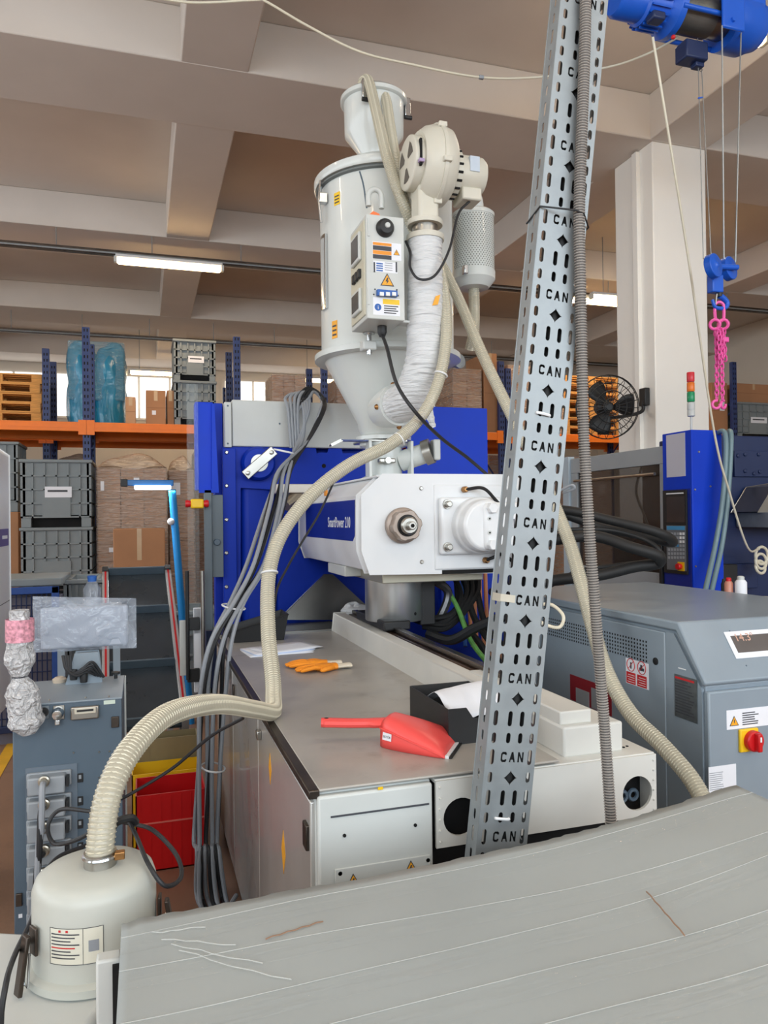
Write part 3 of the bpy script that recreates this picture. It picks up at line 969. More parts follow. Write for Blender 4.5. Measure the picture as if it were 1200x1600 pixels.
# neck, slide gate, feed throat
zn = zc1 - 0.075
MB().lathe([(0.15, zn - 0.02), (0.15, zn), (0.12, zn + 0.012)], (cnx, DY, 0), (0, 0, 1), 40).build('neck_flange', DRYER, hd)
sg = MB().box(cnx - 0.14, cnx + 0.10, DY - 0.11, DY + 0.11, zn - 0.034, zn - 0.021).build('slide_gate', STEEL, hd, bevel=0.003)
a = PY(530, 688, DY - 0.1)
b = PY(575, 685, DY - 0.1)
MB().box(a.x, b.x, DY - 0.13, DY - 0.08, zn - 0.036, zn - 0.028).build('gate_handle', mat('blue_grey_steel', (92, 104, 146), 0.35, 0.5, var=0.08), sg, bevel=0.003)
MB().prism([(0, 0), (-0.05, -0.025), (-0.046, -0.035), (0.01, -0.008)], (a.x, DY - 0.13, zn - 0.028), (1, 0, 0), (0, 0, 1), (0, 0.05, 0)).build('gate_tab', STEEL, sg, bevel=0.002)
vlv = MB().lathe([(0.13, 1.803), (0.13, 1.83), (0.10, 1.845), (0.10, zn - 0.06), (0.13, zn - 0.05), (0.13, zn - 0.034)], (cnx, DY, 0), (0, 0, 1), 36).build('feed_throat', DRYER, hd)
for s in (-1, 1):
    MB().box(cnx + s * 0.115 - 0.008, cnx + s * 0.115 + 0.008, DY - 0.14, DY - 0.08, 1.81, zn - 0.03).build('throat_rib', DRYER, vlv, bevel=0.003)
MB().cyl((cnx + 0.08, DY - 0.05, 1.92), (cnx + 0.19, DY - 0.12, 1.96), 0.055, n=24).build('drain_port', DRYER, vlv)
MB().cyl((cnx + 0.19, DY - 0.12, 1.96), (cnx + 0.225, DY - 0.142, 1.973), 0.068, n=24).build('drain_cap', STEEL, vlv)
pk = Vector((cnx + 0.235, DY - 0.148, 1.976))
MB().box(pk.x - 0.012, pk.x + 0.028, pk.y - 0.03, pk.y + 0.03, pk.z - 0.055, pk.z + 0.055).build('drain_knob', LGREY, vlv, bevel=0.008)
MB().box(cnx - 0.07, cnx + 0.02, DY - 0.15, DY - 0.105, 1.905, 1.93).build('wing_clamp', STEEL, vlv, bevel=0.006)
MB().cyl((cnx - 0.025, DY - 0.16, 1.918), (cnx - 0.025, DY - 0.10, 1.918), 0.017, n=14).build('wing_bolt', STEEL, vlv)
# ring clamp on the lower flange, side gauge strip, stickers
q = PY(574, 540, DY - r_b)
k1 = MB().box(q.x - 0.035, q.x + 0.035, DY - r_b - 0.05, DY - r_b + 0.02, q.z - 0.03, q.z + 0.015).build('flange_clamp', LGREY, hd, bevel=0.008)
MB().cyl((q.x, DY - r_b - 0.03, q.z - 0.05), (q.x, DY - r_b - 0.03, q.z + 0.055), 0.013, n=14).build('clamp_screw', CHROME, k1)
MB().lathe([(0.03, 0), (0.03, 0.01)], (q.x, DY - r_b - 0.03, q.z + 0.05), (0, 0, 1), 16).build('clamp_knob', CHROME, k1)


def on_drum(ang, z, out=0.0, rr=None):
    rr = r_b - 0.012 if rr is None else rr
    return Vector((cx + (rr + out) * math.cos(ang), DY + (rr + out) * math.sin(ang), z))


def drum_patch(a0, a1, z0, z1, out=0.002, n=6):
    mb = MB()
    vs, fs = [], []
    for o in (0.0, out):
        for z in (z0, z1):
            for k in range(n + 1):
                vs.append(on_drum(a0 + (a1 - a0) * k / n, z, o))
    m = n + 1
    for k in range(n):
        fs += [(2 * m + k, 2 * m + k + 1, 3 * m + k + 1, 3 * m + k), (k, m + k, m + k + 1, k + 1)]
        fs += [(m + k, 3 * m + k, 3 * m + k + 1, m + k + 1), (k, k + 1, 2 * m + k + 1, 2 * m + k)]
    fs += [(0, 2 * m, 3 * m, m), (n, m + n, 3 * m + n, 2 * m + n)]
    mb.add(vs, fs)
    return mb


GA = math.radians(188)
gz0, gz1 = zy(488, DY, 510), zy(374, DY, 510)
gs = drum_patch(GA - 0.09, GA + 0.09, gz0, gz1, 0.014).build('sight_strip_frame', CHROME, hd)
drum_patch(GA - 0.055, GA + 0.055, gz0 + 0.02, gz1 - 0.02, 0.016).build('sight_strip', mat('sight_glass', (190, 192, 190), 0.1, var=0.1), gs)
for a, z, s, m in ((math.radians(208), zy(330, DY, 510), 0.032, YELLOW), (math.radians(203), zy(525, DY, 515), 0.045, WARN)):
    st = drum_patch(a - 0.06, a + 0.06, z - s, z + s, 0.002).build('sticker', m, hd)
    for k in range(3):
        drum_patch(a - 0.045, a + 0.045, z - s * 0.7 + k * s * 0.5, z - s * 0.7 + k * s * 0.5 + s * 0.2, 0.003).build('sticker_bar', PRINT, st)
# latches on the lid rim
for a in (math.radians(192),):
    p0 = on_drum(a, z_r - 0.015, 0.03)
    lt = MB().tube([p0 + Vector((0, 0, -0.02)), p0 + Vector((-0.012, 0, -0.12)), p0 + Vector((0.0, 0, -0.24))], 0.007, 8).build('latch_lever', CHROME, hd)
    MB().box(p0.x - 0.012, p0.x + 0.03, p0.y - 0.02, p0.y + 0.02, p0.z - 0.14, p0.z - 0.09).build('latch_plate', CHROME, lt, bevel=0.003)
    MB().tube([p0 + Vector((0.012, 0.03, -0.02)), p0 + Vector((0.0, 0.03, -0.13))], 0.004, 6).build('latch_wire', CHROME, lt)
# wire and grey hook in front of the lid
MB().tube(smooth_path([PY(562, 268, DY - r_b - 0.03), PY(568, 290, DY - r_b - 0.05), PY(573, 325, DY - r_b - 0.05)], 6), 0.004, 6).build('lid_wire', DGREY, hd)
MB().tube(smooth_path([PY(576, 322, 3.42), PY(576, 303, 3.42), PY(585, 296, 3.42), PY(595, 303, 3.42), PY(596, 326, 3.42)], 6), 0.013, 10).build('lifting_bow', LGREY, hd)

# control box --------------------------------------------------------------
CY = 3.25
c0, c1 = PY(573, 412, CY).x, PY(632, 420, CY).x
cz1, cz0 = zy(337, CY, 602), zy(499, CY, 602)
cb = MB().box(c0, c1, CY, CY + 0.27, cz0, cz1).build('control_box', LGREY, hd, bevel=0.004)
MB().box(c0 + 0.03, c1 - 0.02, CY + 0.24, DY - r_b + 0.03, cz0 + 0.12, cz1 - 0.12).build('box_mount', LGREY, cb)
# left face: beige panel with displays
pn = MB().box(c0 - 0.006, c0 + 0.002, CY + 0.02, CY + 0.25, cz0 + 0.02, cz1 - 0.02).build('side_panel', mat('cream_panel', (206, 202, 182), 0.45, var=0.04), cb, bevel=0.003)
H_ = cz1 - cz0
for (f0, f1) in ((0.60, 0.88), (0.10, 0.33)):
    dw = MB().box(c0 - 0.02, c0 - 0.004, CY + 0.06, CY + 0.20, cz0 + H_ * f0, cz0 + H_ * f1).build('display_housing', LGREY, pn, bevel=0.006)
    MB().box(c0 - 0.022, c0 - 0.019, CY + 0.075, CY + 0.185, cz0 + H_ * f0 + 0.015, cz0 + H_ * f1 - 0.015).build('display_window', mat('display_dark', (82, 84, 84), 0.15, var=0.1), dw)
sw0 = None
for k in range(3):
    y = CY + 0.07 + k * 0.045
    MB().box(c0 - 0.02, c0 - 0.004, y, y + 0.032, cz0 + H_ * 0.43, cz0 + H_ * 0.52).build('rocker_switch', BLACK, pn, bevel=0.004)
# front face
fy = CY - 0.0005
q = PY(601, 357, CY)
kn = MB().lathe([(0.042, 0), (0.040, 0.018), (0.03, 0.03), (0.012, 0.032)], (q.x, CY, q.z), (0, -1, 0), 32).build('rotary_knob', BLACK, cb)
MB().lathe([(0.013, 0), (0.011, 0.006)], (q.x + 0.004, CY - 0.032, q.z + 0.004), (0, -1, 0), 20).build('knob_cap', LGREY, kn)
W_ = c1 - c0
def fr_rect(x0, y0, x1, y1, m, name, parent, t=0.001, lift=0.0):
    """Flat print on the front of the control box from frame positions."""
    a, b = PY(x0, (y0 + y1) / 2, CY), PY(x1, (y0 + y1) / 2, CY)
    t1, t0 = zy(y0, CY, (x0 + x1) / 2), zy(y1, CY, (x0 + x1) / 2)
    return MB().box(a.x, b.x, CY - lift - t, CY - lift, t0, t1).build(name, m, parent, smooth=False)
s1 = fr_rect(582, 379, 627, 406, PAPER, 'warning_label', cb)
for (y0, y1, m) in ((379.5, 384, PRINT_O), (384.6, 391.5, PRINT), (392, 398, PRINT_O), (398.5, 405, PRINT)):
    fr_rect(582.5, y0, 611.5, y1, m, 'label_bar', s1, 0.0006, 0.001)
q = PY(619.5, 399, CY)
warn_triangle(s1, (q.x, CY - 0.0012, q.z), (1, 0, 0), (0, 0, 1), 0.03, 'mark')
s2 = fr_rect(583, 409, 621, 426, PAPER, 'rating_label', cb)
fr_rect(583.5, 409.5, 586, 425.5, PRINT, 'label_bar', s2, 0.0006, 0.001)
fr_rect(618, 409.5, 620.5, 425.5, PRINT, 'label_bar', s2, 0.0006, 0.001)
for k in range(4):
    fr_rect(588, 411 + k * 3.6, 598, 413 + k * 3.6, PRINT_B, 'label_line', s2, 0.0006, 0.001)
    fr_rect(601, 411 + k * 3.6, 613, 412 + k * 3.6, CABLEG, 'label_line', s2, 0.0006, 0.001)
q = PY(605, 447, CY)
warn_triangle(cb, (q.x, CY - 0.0005, q.z), (1, 0, 0), (0, 0, 1), 0.066, 'bolt')
bk = fr_rect(588, 455, 619, 464, PRINT_B, 'breaker_block', cb, 0.02)
for k in range(3):
    fr_rect(591 + k * 9.5, 459, 597 + k * 9.5, 464.5, PRINT_W, 'breaker_toggle', bk, 0.008, 0.02)
s3 = fr_rect(583, 466, 625, 493, PAPER, 'instruction_label', cb)
fr_rect(598, 468, 624, 476, YELLOW, 'label_band', s3, 0.0006, 0.001)
q = PY(590.5, 480, CY)
MB().lathe([(0.016, 0), (0.016, 0.0006)], (q.x, CY - 0.001, q.z), (0, -1, 0), 24).build('blue_disc', PRINT_B, s3)
text_mesh('disc_sign', 'i', PRINT_W, s3, (q.x - 0.002, CY - 0.002, q.z - 0.009), (1, 0, 0), (0, 0, 1), 0.026, 0.0003)
for k in range(4):
    fr_rect(600, 478 + k * 3.5, 622 - 3 * (k % 2), 479.6 + k * 3.5, PRINT, 'label_line', s3, 0.0006, 0.001)
for y0, y1 in ((341, 369), (450, 476)):
    fr_rect(574.5, y0, 577, y1, LGREY, 'door_hinge', cb, 0.006)
for x, y in ((586, 452), (620, 453), (584, 460), (622, 462)):
    q = PY(x, y, CY)
    MB().lathe([(0.004, 0), (0.003, 0.003)], (q.x, CY, q.z), (0, -1, 0), 8).build('box_screw', PRINT, cb)
q = PY(585, 322, CY + 0.06)
MB().prism([(-0.03, 0), (0.03, 0), (0.02, 0.028), (-0.005, 0.036), (-0.022, 0.02)], (q.x, CY + 0.06, cz1), (1, 0, 0), (0, 0, 1), (0, 0.04, 0)).build('orange_beacon', mat('beacon_orange', (240, 120, 60), 0.4), cb, bevel=0.004)
q = PY(597, 512, CY + 0.12)
MB().lathe([(0.022, 0), (0.022, 0.03), (0.014, 0.05)], (q.x, CY + 0.12, cz0), (0, 0, -1), 16).build('cable_gland', BLACK, cb)
gland = Vector((q.x, CY + 0.12, cz0 - 0.04))
MB().box(c1 - 0.01, c1 + 0.06, CY + 0.03, CY + 0.10, cz0 + 0.0, cz0 + 0.012).build('box_bracket', LGREY, cb, bevel=0.003)

# top receiver -------------------------------------------------------------
rx = (PY(537, 170, DY).x + PY(630, 170, DY).x) / 2
rr = (PY(630, 170, DY).x - PY(537, 170, DY).x) / 2
z0, z1, z2, z3 = zy(262, DY, 590), zy(243, DY, 590), zy(215, DY, 590), zy(163, DY, 590)
rc = MB().lathe([(0.13, z_r + 0.07), (0.12, z_r + 0.09), (0.085, z0), (0.085, z1), (rr - 0.01, z2), (rr - 0.006, z3)], (rx, DY, 0), (0, 0, 1), 48).build('vacuum_receiver', DRYER, hd)
MB().lathe([(rr + 0.004, z3 - 0.012), (rr + 0.012, z3 - 0.006), (rr + 0.012, z3 + 0.014), (rr - 0.02, z3 + 0.04), (0.05, z3 + 0.06)], (rx, DY, 0), (0, 0, 1), 48).build('receiver_lid', DRYER, rc)
for a in (math.radians(238), math.radians(345)):
    p0 = Vector((rx + (rr + 0.012) * math.cos(a), DY + (rr + 0.012) * math.sin(a), z3))
    lt = MB().box(p0.x - 0.016, p0.x + 0.016, p0.y - 0.014, p0.y + 0.014, p0.z - 0.075, p0.z + 0.03).build('receiver_latch', CHROME, rc, bevel=0.004)
    MB().cyl(p0 + Vector((-0.02, -0.016, -0.082)), p0 + Vector((0.02, -0.016, -0.082)), 0.011, n=10).build('latch_roller', BLACK, lt)

# blower -------------------------------------------------------------------
BY = 3.30
bc = PY(676, 262, BY)
br = (PY(676, 200, BY).z - PY(676, 322, BY).z) / 2
bl = MB()
sec = []
bw = 0.075
bl.lathe([(br * 0.80, -bw - 0.01), (br * 0.93, -bw * 0.75), (br, -0.012), (br, 0.012), (br * 0.93, bw * 0.75), (br * 0.8, bw)], bc, (1, 0, 0), 44, up=(0, 0, 1))
blo = bl.build('blower_volute', BEIGE, hd)
MB().lathe([(br * 1.03, -0.009), (br * 1.03, 0.009)], bc, (1, 0, 0), 44, up=(0, 0, 1)).build('volute_seam', BEIGE, blo)
for k in range(6):
    a = math.pi / 3 * k + 0.3
    p = bc + Vector((0, math.sin(a) * br * 1.03, math.cos(a) * br * 1.03))
    MB().box(p.x - 0.02, p.x + 0.02, p.y - 0.012, p.y + 0.012, p.z - 0.012, p.z + 0.012).build('seam_lug', BEIGE, blo, bevel=0.004)
ic = bc + Vector((-bw - 0.008, -0.01, 0.0))
MB().lathe([(br * 0.66, 0), (br * 0.66, 0.045), (br * 0.60, 0.052)], ic, (-1, 0, 0), 36, up=(0, 0, 1)).build('inlet_cover', BEIGE, blo, bevel=0.003)
for k in range(3):
    a = 2 * math.pi * k / 3 + 0.5
    pl = []
    for t in (-0.42, -0.15, 0.15, 0.42):
        pl.append((br * 0.50 * math.cos(a + t), br * 0.50 * math.sin(a + t)))
    pl += [(br * 0.16 * math.cos(a + 0.3), br * 0.16 * math.sin(a + 0.3)), (br * 0.16 * math.cos(a - 0.3), br * 0.16 * math.sin(a - 0.3))]
    MB().prism(pl, ic + Vector((-0.0525, 0, 0)), (0, 1, 0), (0, 0, 1), (-0.001, 0, 0)).build('inlet_opening', mat('inlet_dark', (96, 90, 82), 0.7), blo, smooth=False)
MB().box(ic.x - 0.03, ic.x - 0.02, ic.y - br * 0.67 - 0.004, ic.y - br * 0.6, bc.z - 0.06, bc.z + 0.06).build('shutter_slot', VOID, blo)
MB().box(ic.x - 0.038, ic.x - 0.012, ic.y - br * 0.67 - 0.014, ic.y - br * 0.62, bc.z - 0.05, bc.z - 0.035).build('shutter_lever', mat('lilac_plastic', (170, 150, 186), 0.4), blo, bevel=0.002)
mc = bc + Vector((bw, 0, -0.02))
mt = MB().lathe([(br * 0.62, 0), (br * 0.62, 0.035), (br * 0.5, 0.04), (br * 0.48, 0.16), (br * 0.42, 0.175)], mc, (1, 0, 0), 36, up=(0, 0, 1)).build('blower_motor', BEIGE, blo)
for k in range(20):
    a = 2 * math.pi * k / 20
    p = mc + Vector((0.02, math.sin(a) * br * 0.62, math.cos(a) * br * 0.62))
    if math.sin(a) < 0.3:
        MB().cyl(p + Vector((-0.013, 0, 0)), p + Vector((0.013, 0, 0)), 0.006, n=6).build('cooling_slot', VOID, mt)
MB().box(mc.x + 0.05, mc.x + 0.15, mc.y - 0.06, mc.y + 0.06, mc.z - br * 0.48 - 0.045, mc.z - br * 0.40).build('terminal_box', BEIGE, mt, bevel=0.008)
q = mc + Vector((0.10, -br * 0.49, 0.02))
MB().box(q.x - 0.024, q.x + 0.024, q.y - 0.004, q.y + 0.02, q.z - 0.035, q.z + 0.035).build('motor_label', mat('label_bluegrey', (196, 208, 222), 0.5), mt)
# outlet and flanges
ox, oz0, oz1 = PY(664, 345, BY).x, PY(664, 350, BY).z, bc.z - br * 0.7
MB().box(ox - 0.05, ox + 0.05, BY - 0.06, BY + 0.06, oz0, oz1 + 0.03).build('outlet_spigot', BEIGE, blo, bevel=0.015)
MB().lathe([(0.082, -0.012), (0.085, 0), (0.082, 0.012)], (ox, BY, oz0), (0, 0, 1), 32).build('outlet_flange', BEIGE, hd)
MB().lathe([(0.060, -0.05), (0.060, 0.0)], (ox, BY, oz0 - 0.012), (0, 0, 1), 28).build('outlet_neck', STEEL, hd)
MB().lathe([(0.088, -0.012), (0.09, 0), (0.088, 0.012)], (ox, BY, oz0 - 0.07), (0, 0, 1), 32).build('duct_flange', BEIGE, hd)
# wrapped air duct
path = smooth_path([(ox, BY, oz0 - 0.07), PY(664, 420, BY), PY(664, 500, BY), PY(663, 560, BY), PY(650, 605, BY + 0.05), PY(634, 626, BY + 0.14), PY(618, 634, BY + 0.24)], 16)
path = resample(path, 0.012)
rad = [0.080 * (1 + 0.02 * math.sin(i * 2.1) + 0.018 * random.uniform(-1, 1)) + 0.012 * min(1, i / len(path)) for i in range(len(path))]
du = MB().tube(path, rad, 24).build('wrapped_air_duct', CLOTH, hd)
e = path[-1]
d_ = (path[-1] - path[-4]).normalized()
MB().lathe([(0.105, -0.03), (0.105, 0.03), (0.085, 0.14)], e, d_, 32).build('duct_inlet_collar', DRYER, hd)
for k in range(3):
    a = 2.2 + k * 1.6
    u0 = d_.orthogonal().normalized()
    w0 = d_.cross(u0)
    MB().ball(e + (u0 * math.cos(a) + w0 * math.sin(a)) * 0.105, 0.014, 10, 6).build('collar_bolt', mat('brass', (168, 124, 78)), hd)
q = path[int(len(path) * 0.34)] + Vector((0.02, -0.086, 0))
MB().prism([(-0.018, -0.025), (0.01, -0.018), (0.022, 0.028), (0.0, 0.02)], q, (1, 0, 0), (0, 0, 1), (0, -0.002, 0)).build('hot_sticker', WARN, du, smooth=False)
a = PY(676, 652, BY + 0.04)
tail = MB()
tail.tube(smooth_path([PY(668, 632, BY + 0.05), PY(672, 650, BY + 0.02), PY(677, 668, BY + 0.02)], 5), [0.02, 0.02, 0.022, 0.02, 0.02, 0.018, 0.02, 0.016, 0.014, 0.016, 0.012], 8)
tail.build('loose_wrap_end', CLOTH, du)
# motor lead looping to the control box
cable([mc + Vector((0.10, -0.03, -br * 0.48 - 0.04)), PY(716, 335, BY - 0.05), PY(702, 390, BY - 0.11), PY(680, 430, BY - 0.12), PY(655, 436, BY - 0.12), PY(641, 418, BY - 0.09), PY(641, 395, BY - 0.03), PY(634, 377, BY + 0.02)], 0.006).build('motor_lead', CABLEB, hd)

# air filter canister on the right
FY = 4.0
fx, fr_ = (PY(709, 390, FY).x + PY(769, 390, FY).x) / 2, (PY(769, 390, FY).x - PY(709, 390, FY).x) / 2
fz0, fz1 = zy(432, FY, 740), zy(337, FY, 740)
# perforated mantle: many small holes shown as flat dots, their shade put into the colour
nseg, nrow = 46, 26
fc = MB().lathe([(fr_, fz0), (fr_, fz1)], (fx, FY, 0), (0, 0, 1), 48).build('filter_mantle', DRYER, hd)
dm = MB()
for j in range(nrow):
    z = fz0 + 0.03 + (fz1 - fz0 - 0.06) * j / (nrow - 1)
    for k in range(nseg):
        a = 2 * math.pi * (k + 0.5 * (j % 2)) / nseg
        if math.sin(a - 0.3) > 0.25:
            continue
        n_ = Vector((math.cos(a), math.sin(a), 0))
        c = Vector((fx, FY, z)) + n_ * (fr_ + 0.0006)
        t_ = Vector((-n_.y, n_.x, 0))
        s = 0.0042
        dm.add([c + t_ * (s * math.cos(q)) + Vector((0, 0, s * math.sin(q))) for q in (0, 1.05, 2.09, 3.14, 4.19, 5.24)], [(0, 1, 2, 3, 4, 5)])
dmo = dm.build('perforation', mat('perforation_dark', (120, 124, 120), 0.8), fc, smooth=False)
dmo['kind'] = 'stuff'
MB().lathe([(fr_ + 0.004, fz1 - 0.02), (fr_ + 0.004, fz1), (fr_ - 0.01, fz1 + 0.012)], (fx, FY, 0), (0, 0, 1), 48).build('filter_top', DRYER, fc)
MB().lathe([(0.05, fz0 - 0.075), (fr_ * 0.72, fz0 - 0.07), (fr_ + 0.003, fz0 - 0.025), (fr_ + 0.004, fz0 + 0.02)], (fx, FY, 0), (0, 0, 1), 48).build('filter_cone', DRYER, fc)
q = PY(727, 420, FY - fr_)
MB().box(q.x - 0.012, q.x + 0.012, q.y - 0.015, q.y + 0.02, q.z - 0.03, q.z + 0.02).build('filter_clip', CHROME, fc, bevel=0.004)
MB().tube(smooth_path([(fx - 0.0, FY, fz1), (fx - 0.0, FY, fz1 + 0.07), (fx - 0.03, FY, fz1 + 0.13), (fx - 0.10, FY, fz1 + 0.15), (fx - 0.22, FY - 0.02, fz1 + 0.15), (cx + 0.3, FY, fz1 + 0.14)], 6), 0.062, 22).build('filter_elbow', DRYER, hd)
# round pulley bracket to the right of the drum
q = PY(715, 565, DY)
MB().lathe([(0.04, 0), (0.04, 0.02), (0.015, 0.025)], q, (0.3, -1, 0), 20).build('bracket_disc', GALV, hd)
MB().box(cx + r_b * 0.8, q.x + 0.02, DY - 0.02, DY + 0.02, q.z - 0.03, q.z + 0.03).build('bracket_arm', GALV, hd, bevel=0.004)

# ------------------------------------------------------------------ conveying hoses
# one coming over the deck edge from the loader canister, up in front of the injection unit to the receiver lid
pts1 = [PY(157, 1378, 1.55), PY(157, 1320, 1.55), PY(170, 1240, 1.58), PY(205, 1170, 1.66), PY(262, 1117, 1.80), PY(335, 1100, 2.02), PY(395, 1108, 2.22), PY(425, 1112, 2.33), PY(427, 1092, 2.42), PY(426, 1060, 2.50),
        PY(419, 985, 2.65), PY(420, 900, 2.78), PY(440, 835, 2.85), PY(485, 775, 2.92), PY(545, 727, 3.0), PY(610, 694, 3.10), PY(655, 655, 3.14), PY(684, 600, 3.16), PY(697, 530, 3.2), PY(694, 460, 3.3), PY(682, 410, 3.4),
        PY(662, 380, 3.49), PY(640, 345, 3.46), PY(622, 270, 3.46), PY(610, 200, 3.6), PY(604, 160, 3.72), PY(598, 146, 3.80), PY(592, 152, 3.86), PY(590, 175, 3.9)]
hose('conveying_hose', 'clear ribbed hose rising from the loader canister across the deck to the hopper top', pts1, 0.026, HOSE, HOSEW, 0.0095, 14)
pts2 = [PY(578, 168, 3.88), PY(566, 140, 3.86), PY(569, 126, 3.80), PY(577, 130, 3.72), PY(588, 175, 3.6), PY(606, 250, 3.44), PY(630, 320, 3.40), PY(655, 365, 3.47), PY(690, 415, 3.52), PY(720, 475, 3.4), PY(752, 550, 3.25), PY(795, 640, 3.1), PY(840, 730, 2.95), PY(885, 835, 2.75),
        PY(905, 900, 2.6), PY(925, 975, 2.45), PY(948, 1050, 2.3), PY(985, 1115, 2.15), PY(1035, 1165, 2.0), PY(1085, 1225, 1.86), PY(1110, 1290, 1.78), PY(1118, 1400, 1.74)]
hose('conveying_hose', 'clear ribbed hose slanting from the hopper top down past the grey chiller', pts2, 0.026, HOSE, HOSEW, 0.0095, 14)
pts3 = [(fx, FY, fz0 - 0.06), PY(741, 480, FY), PY(740, 520, FY - 0.05), PY(735, 545, FY)]
hose('filter_hose', 'short clear hose with a red line under the perforated filter canister', [Vector(p) for p in pts3], 0.032, HOSE, HOSEW, 0.0095, 12)
# zip ties on the first hose
for x, y, Y in ((430, 897, 2.78), (626, 683, 3.1), (697, 582, 3.16)):
    p = PY(x, y, Y)
    q_ = {430: PY(421, 895, 2.785), 626: PY(624, 686, 3.12), 697: PY(689, 585, 3.165)}[x]
    tan = {430: Vector((0.0, 0.12, 0.35)), 626: Vector((0.5, 0.05, 0.35)), 697: Vector((0.25, 0.03, 0.6))}[x]
    zt = MB().torus(q_, tan, 0.029, 0.004, 24, 6).build('cable_tie', PRINT_W)
    tag(zt, {430: 'white tie around the hose left of the blue name panel', 626: 'white tie around the hose in front of the feed throat', 697: 'white tie around the hose beside the wrapped duct'}[x], 'cable tie')
# ------------------------------------------------------------------ cables hanging over the clamp cover
def bundle_path(off, sag, top):
    xs = [(505, 640), (470, 690), (445, 735), (432, 790), (405, 880), (372, 940), (345, 1000), (333, 1080), (328, 1200), (325, 1310), (330, 1390)]
    Ys = [4.3, 4.1, 3.95, 3.75, 3.55, 3.45, 3.4, 3.4, 3.4, 3.4, 3.4]
    return [PY(x + off * (0.6 if i < 2 else (1.0 if i > 6 else (0.45 if i in (2, 5) else 0.75))) + 4 * math.sin(top * 2.3 + i * 1.1), y, Y - 0.012 * sag) for i, ((x, y), Y) in enumerate(zip(xs, Ys))]


specs = [(-20, 0, CABLEG), (-13, 2, CABLEB), (-7, 0, CABLEG), (0, 1, CABLEB), (6, 3, CABLEG), (12, 0, CABLEB), (18, 2, CABLEG), (-16, 5, CABLEG)]
cb_ = thing('cable_bundle', 'bundle of grey and black cables looped over the white cover and hanging to the floor', 'cables', PZ(330, 1390, 0.0))
for k, (o, s, m) in enumerate(specs):
    pp = bundle_path(o, s, k)
    # loop over the top of the white cover
    t = [(452, 640), (446, 622), (455, 612), (472, 608), (488, 604), (503, 618), (508, 632)]
    if k % 2 == 0:
        head = [PY(455 + k * 2, 700, 4.36), PY(450 + k * 2.5, 640, 4.38), PY(446 + k * 4, 622 - k, 4.42), PY(462 + k * 3, 616 - k * 0.5, 4.45), PY(474 + k * 1.5, 640, 4.38), PY(472 - k, 690, 4.3)]
    else:
        head = [PY(466 - k, 712, 4.36), PY(455 + k, 650, 4.38), PY(462 + k * 3, 622, 4.42), PY(480 + k * 1.5, 605 + k, 4.45), PY(503, 618 + k, 4.45), PY(508 - k, 640, 4.36), PY(480, 690, 4.26)]
    low = [p for p in pp[2:]]
    low = low[:-1] + [PY(326 + o * 0.9, 1330, 3.3), PZ(332 + o * 1.2, 1402 + 2 * s, 0.012), PZ(352 + o * 0.8, 1432 - o * 0.6, 0.012 + 0.004 * k), PZ(385 + o, 1420 - 3 * k, 0.012 + 0.006 * k)]
    MB().tube(smooth_path(head + low, 6), 0.0095, 8).build('cable', m, cb_)
for x, y, Y in ((443, 705, 4.0), (365, 948, 3.45), (333, 1199, 3.38)):
    q = PY(x, y, Y)
    MB().torus(q, (0.2, -0.1, 1), 0.052, 0.004, 20, 5).build('tie', PRINT_W, cb_)
tag(cable([gland, PY(605, 545, 3.2), PY(620, 600, 3.12), PY(650, 645, 3.06), PY(690, 685, 3.2), PY(730, 715, 3.3), PY(765, 745, 3.3), PY(800, 775, 3.32)], 0.0085).build('power_cable', CABLEB), 'black power cable falling from the dryer control box across the cone', 'cable')
tag(cable([PY(380, 1122, 2.3), PY(330, 1150, 2.4), PY(270, 1200, 2.5), PY(205, 1240, 2.55), PY(180, 1252, 2.6)], 0.0055).build('thin_cable', CABLEB), 'thin black cable running from the base side door to the grey controller', 'cable')
tag(cable([PY(528, 738, 3.02), PY(500, 800, 3.0), PY(470, 850, 2.95), PY(450, 885, 2.9), PY(432, 925, 2.78), PY(426, 990, 2.72), PY(425, 1035, 2.66), PY(426, 1046, 2.6)], 0.0045).build('signal_lead', CABLEB), 'thin black lead tied along the hose past the blue name panel', 'cable')

# ------------------------------------------------------------------ perforated cable tray
TY = 1.56
ta, tb_ = PY(743, 1340, TY), PY(876, 0, TY)
tw = 0.126
ax = (tb_ - ta).normalized()
ux = Vector((ax.z, 0, -ax.x))                   # across the web, to the right
z_lo, z_hi = 0.0, ZB
t_lo = (z_lo - ta.z) / ax.z
t_hi = (z_hi - ta.z) / ax.z
t_lo += 0.01
t_hi -= 0.03
tr = thing('perforated_cable_tray', 'galvanised perforated cable tray stamped CAN leaning up past the machine', 'cable tray', ta + ax * t_lo)
per = (PY(790, 950 + 330 / 3, TY).z - PY(775, 950 + 702 / 3, TY).z) / ax.z
can0 = (PY(810, 950 + 330 / 3, TY) - ta).dot(ax)
C_ = [(0.5, 0.32), (0.5, 0.5), (-0.3, 0.5), (-0.5, 0.3), (-0.5, -0.3), (-0.3, -0.5), (0.5, -0.5), (0.5, -0.32), (0.5, -0.28), (0.2, -0.28), (-0.12, -0.28), (-0.2, -0.18), (-0.2, 0.18), (-0.12, 0.28), (0.5, 0.28)]
C_ = [(0.45, 0.2), (0.45, 0.36), (0.28, 0.5), (-0.22, 0.5), (-0.45, 0.32), (-0.45, -0.32), (-0.22, -0.5), (0.28, -0.5), (0.45, -0.36), (0.45, -0.2), (0.2, -0.2), (0.14, -0.27), (-0.12, -0.27), (-0.2, -0.18), (-0.2, 0.18), (-0.12, 0.27), (0.14, 0.27), (0.2, 0.2)]
A_ = [(-0.14, 0.5), (0.14, 0.5), (0.48, -0.5), (0.24, -0.5), (0.16, -0.26), (-0.16, -0.26), (-0.24, -0.5), (-0.48, -0.5)]
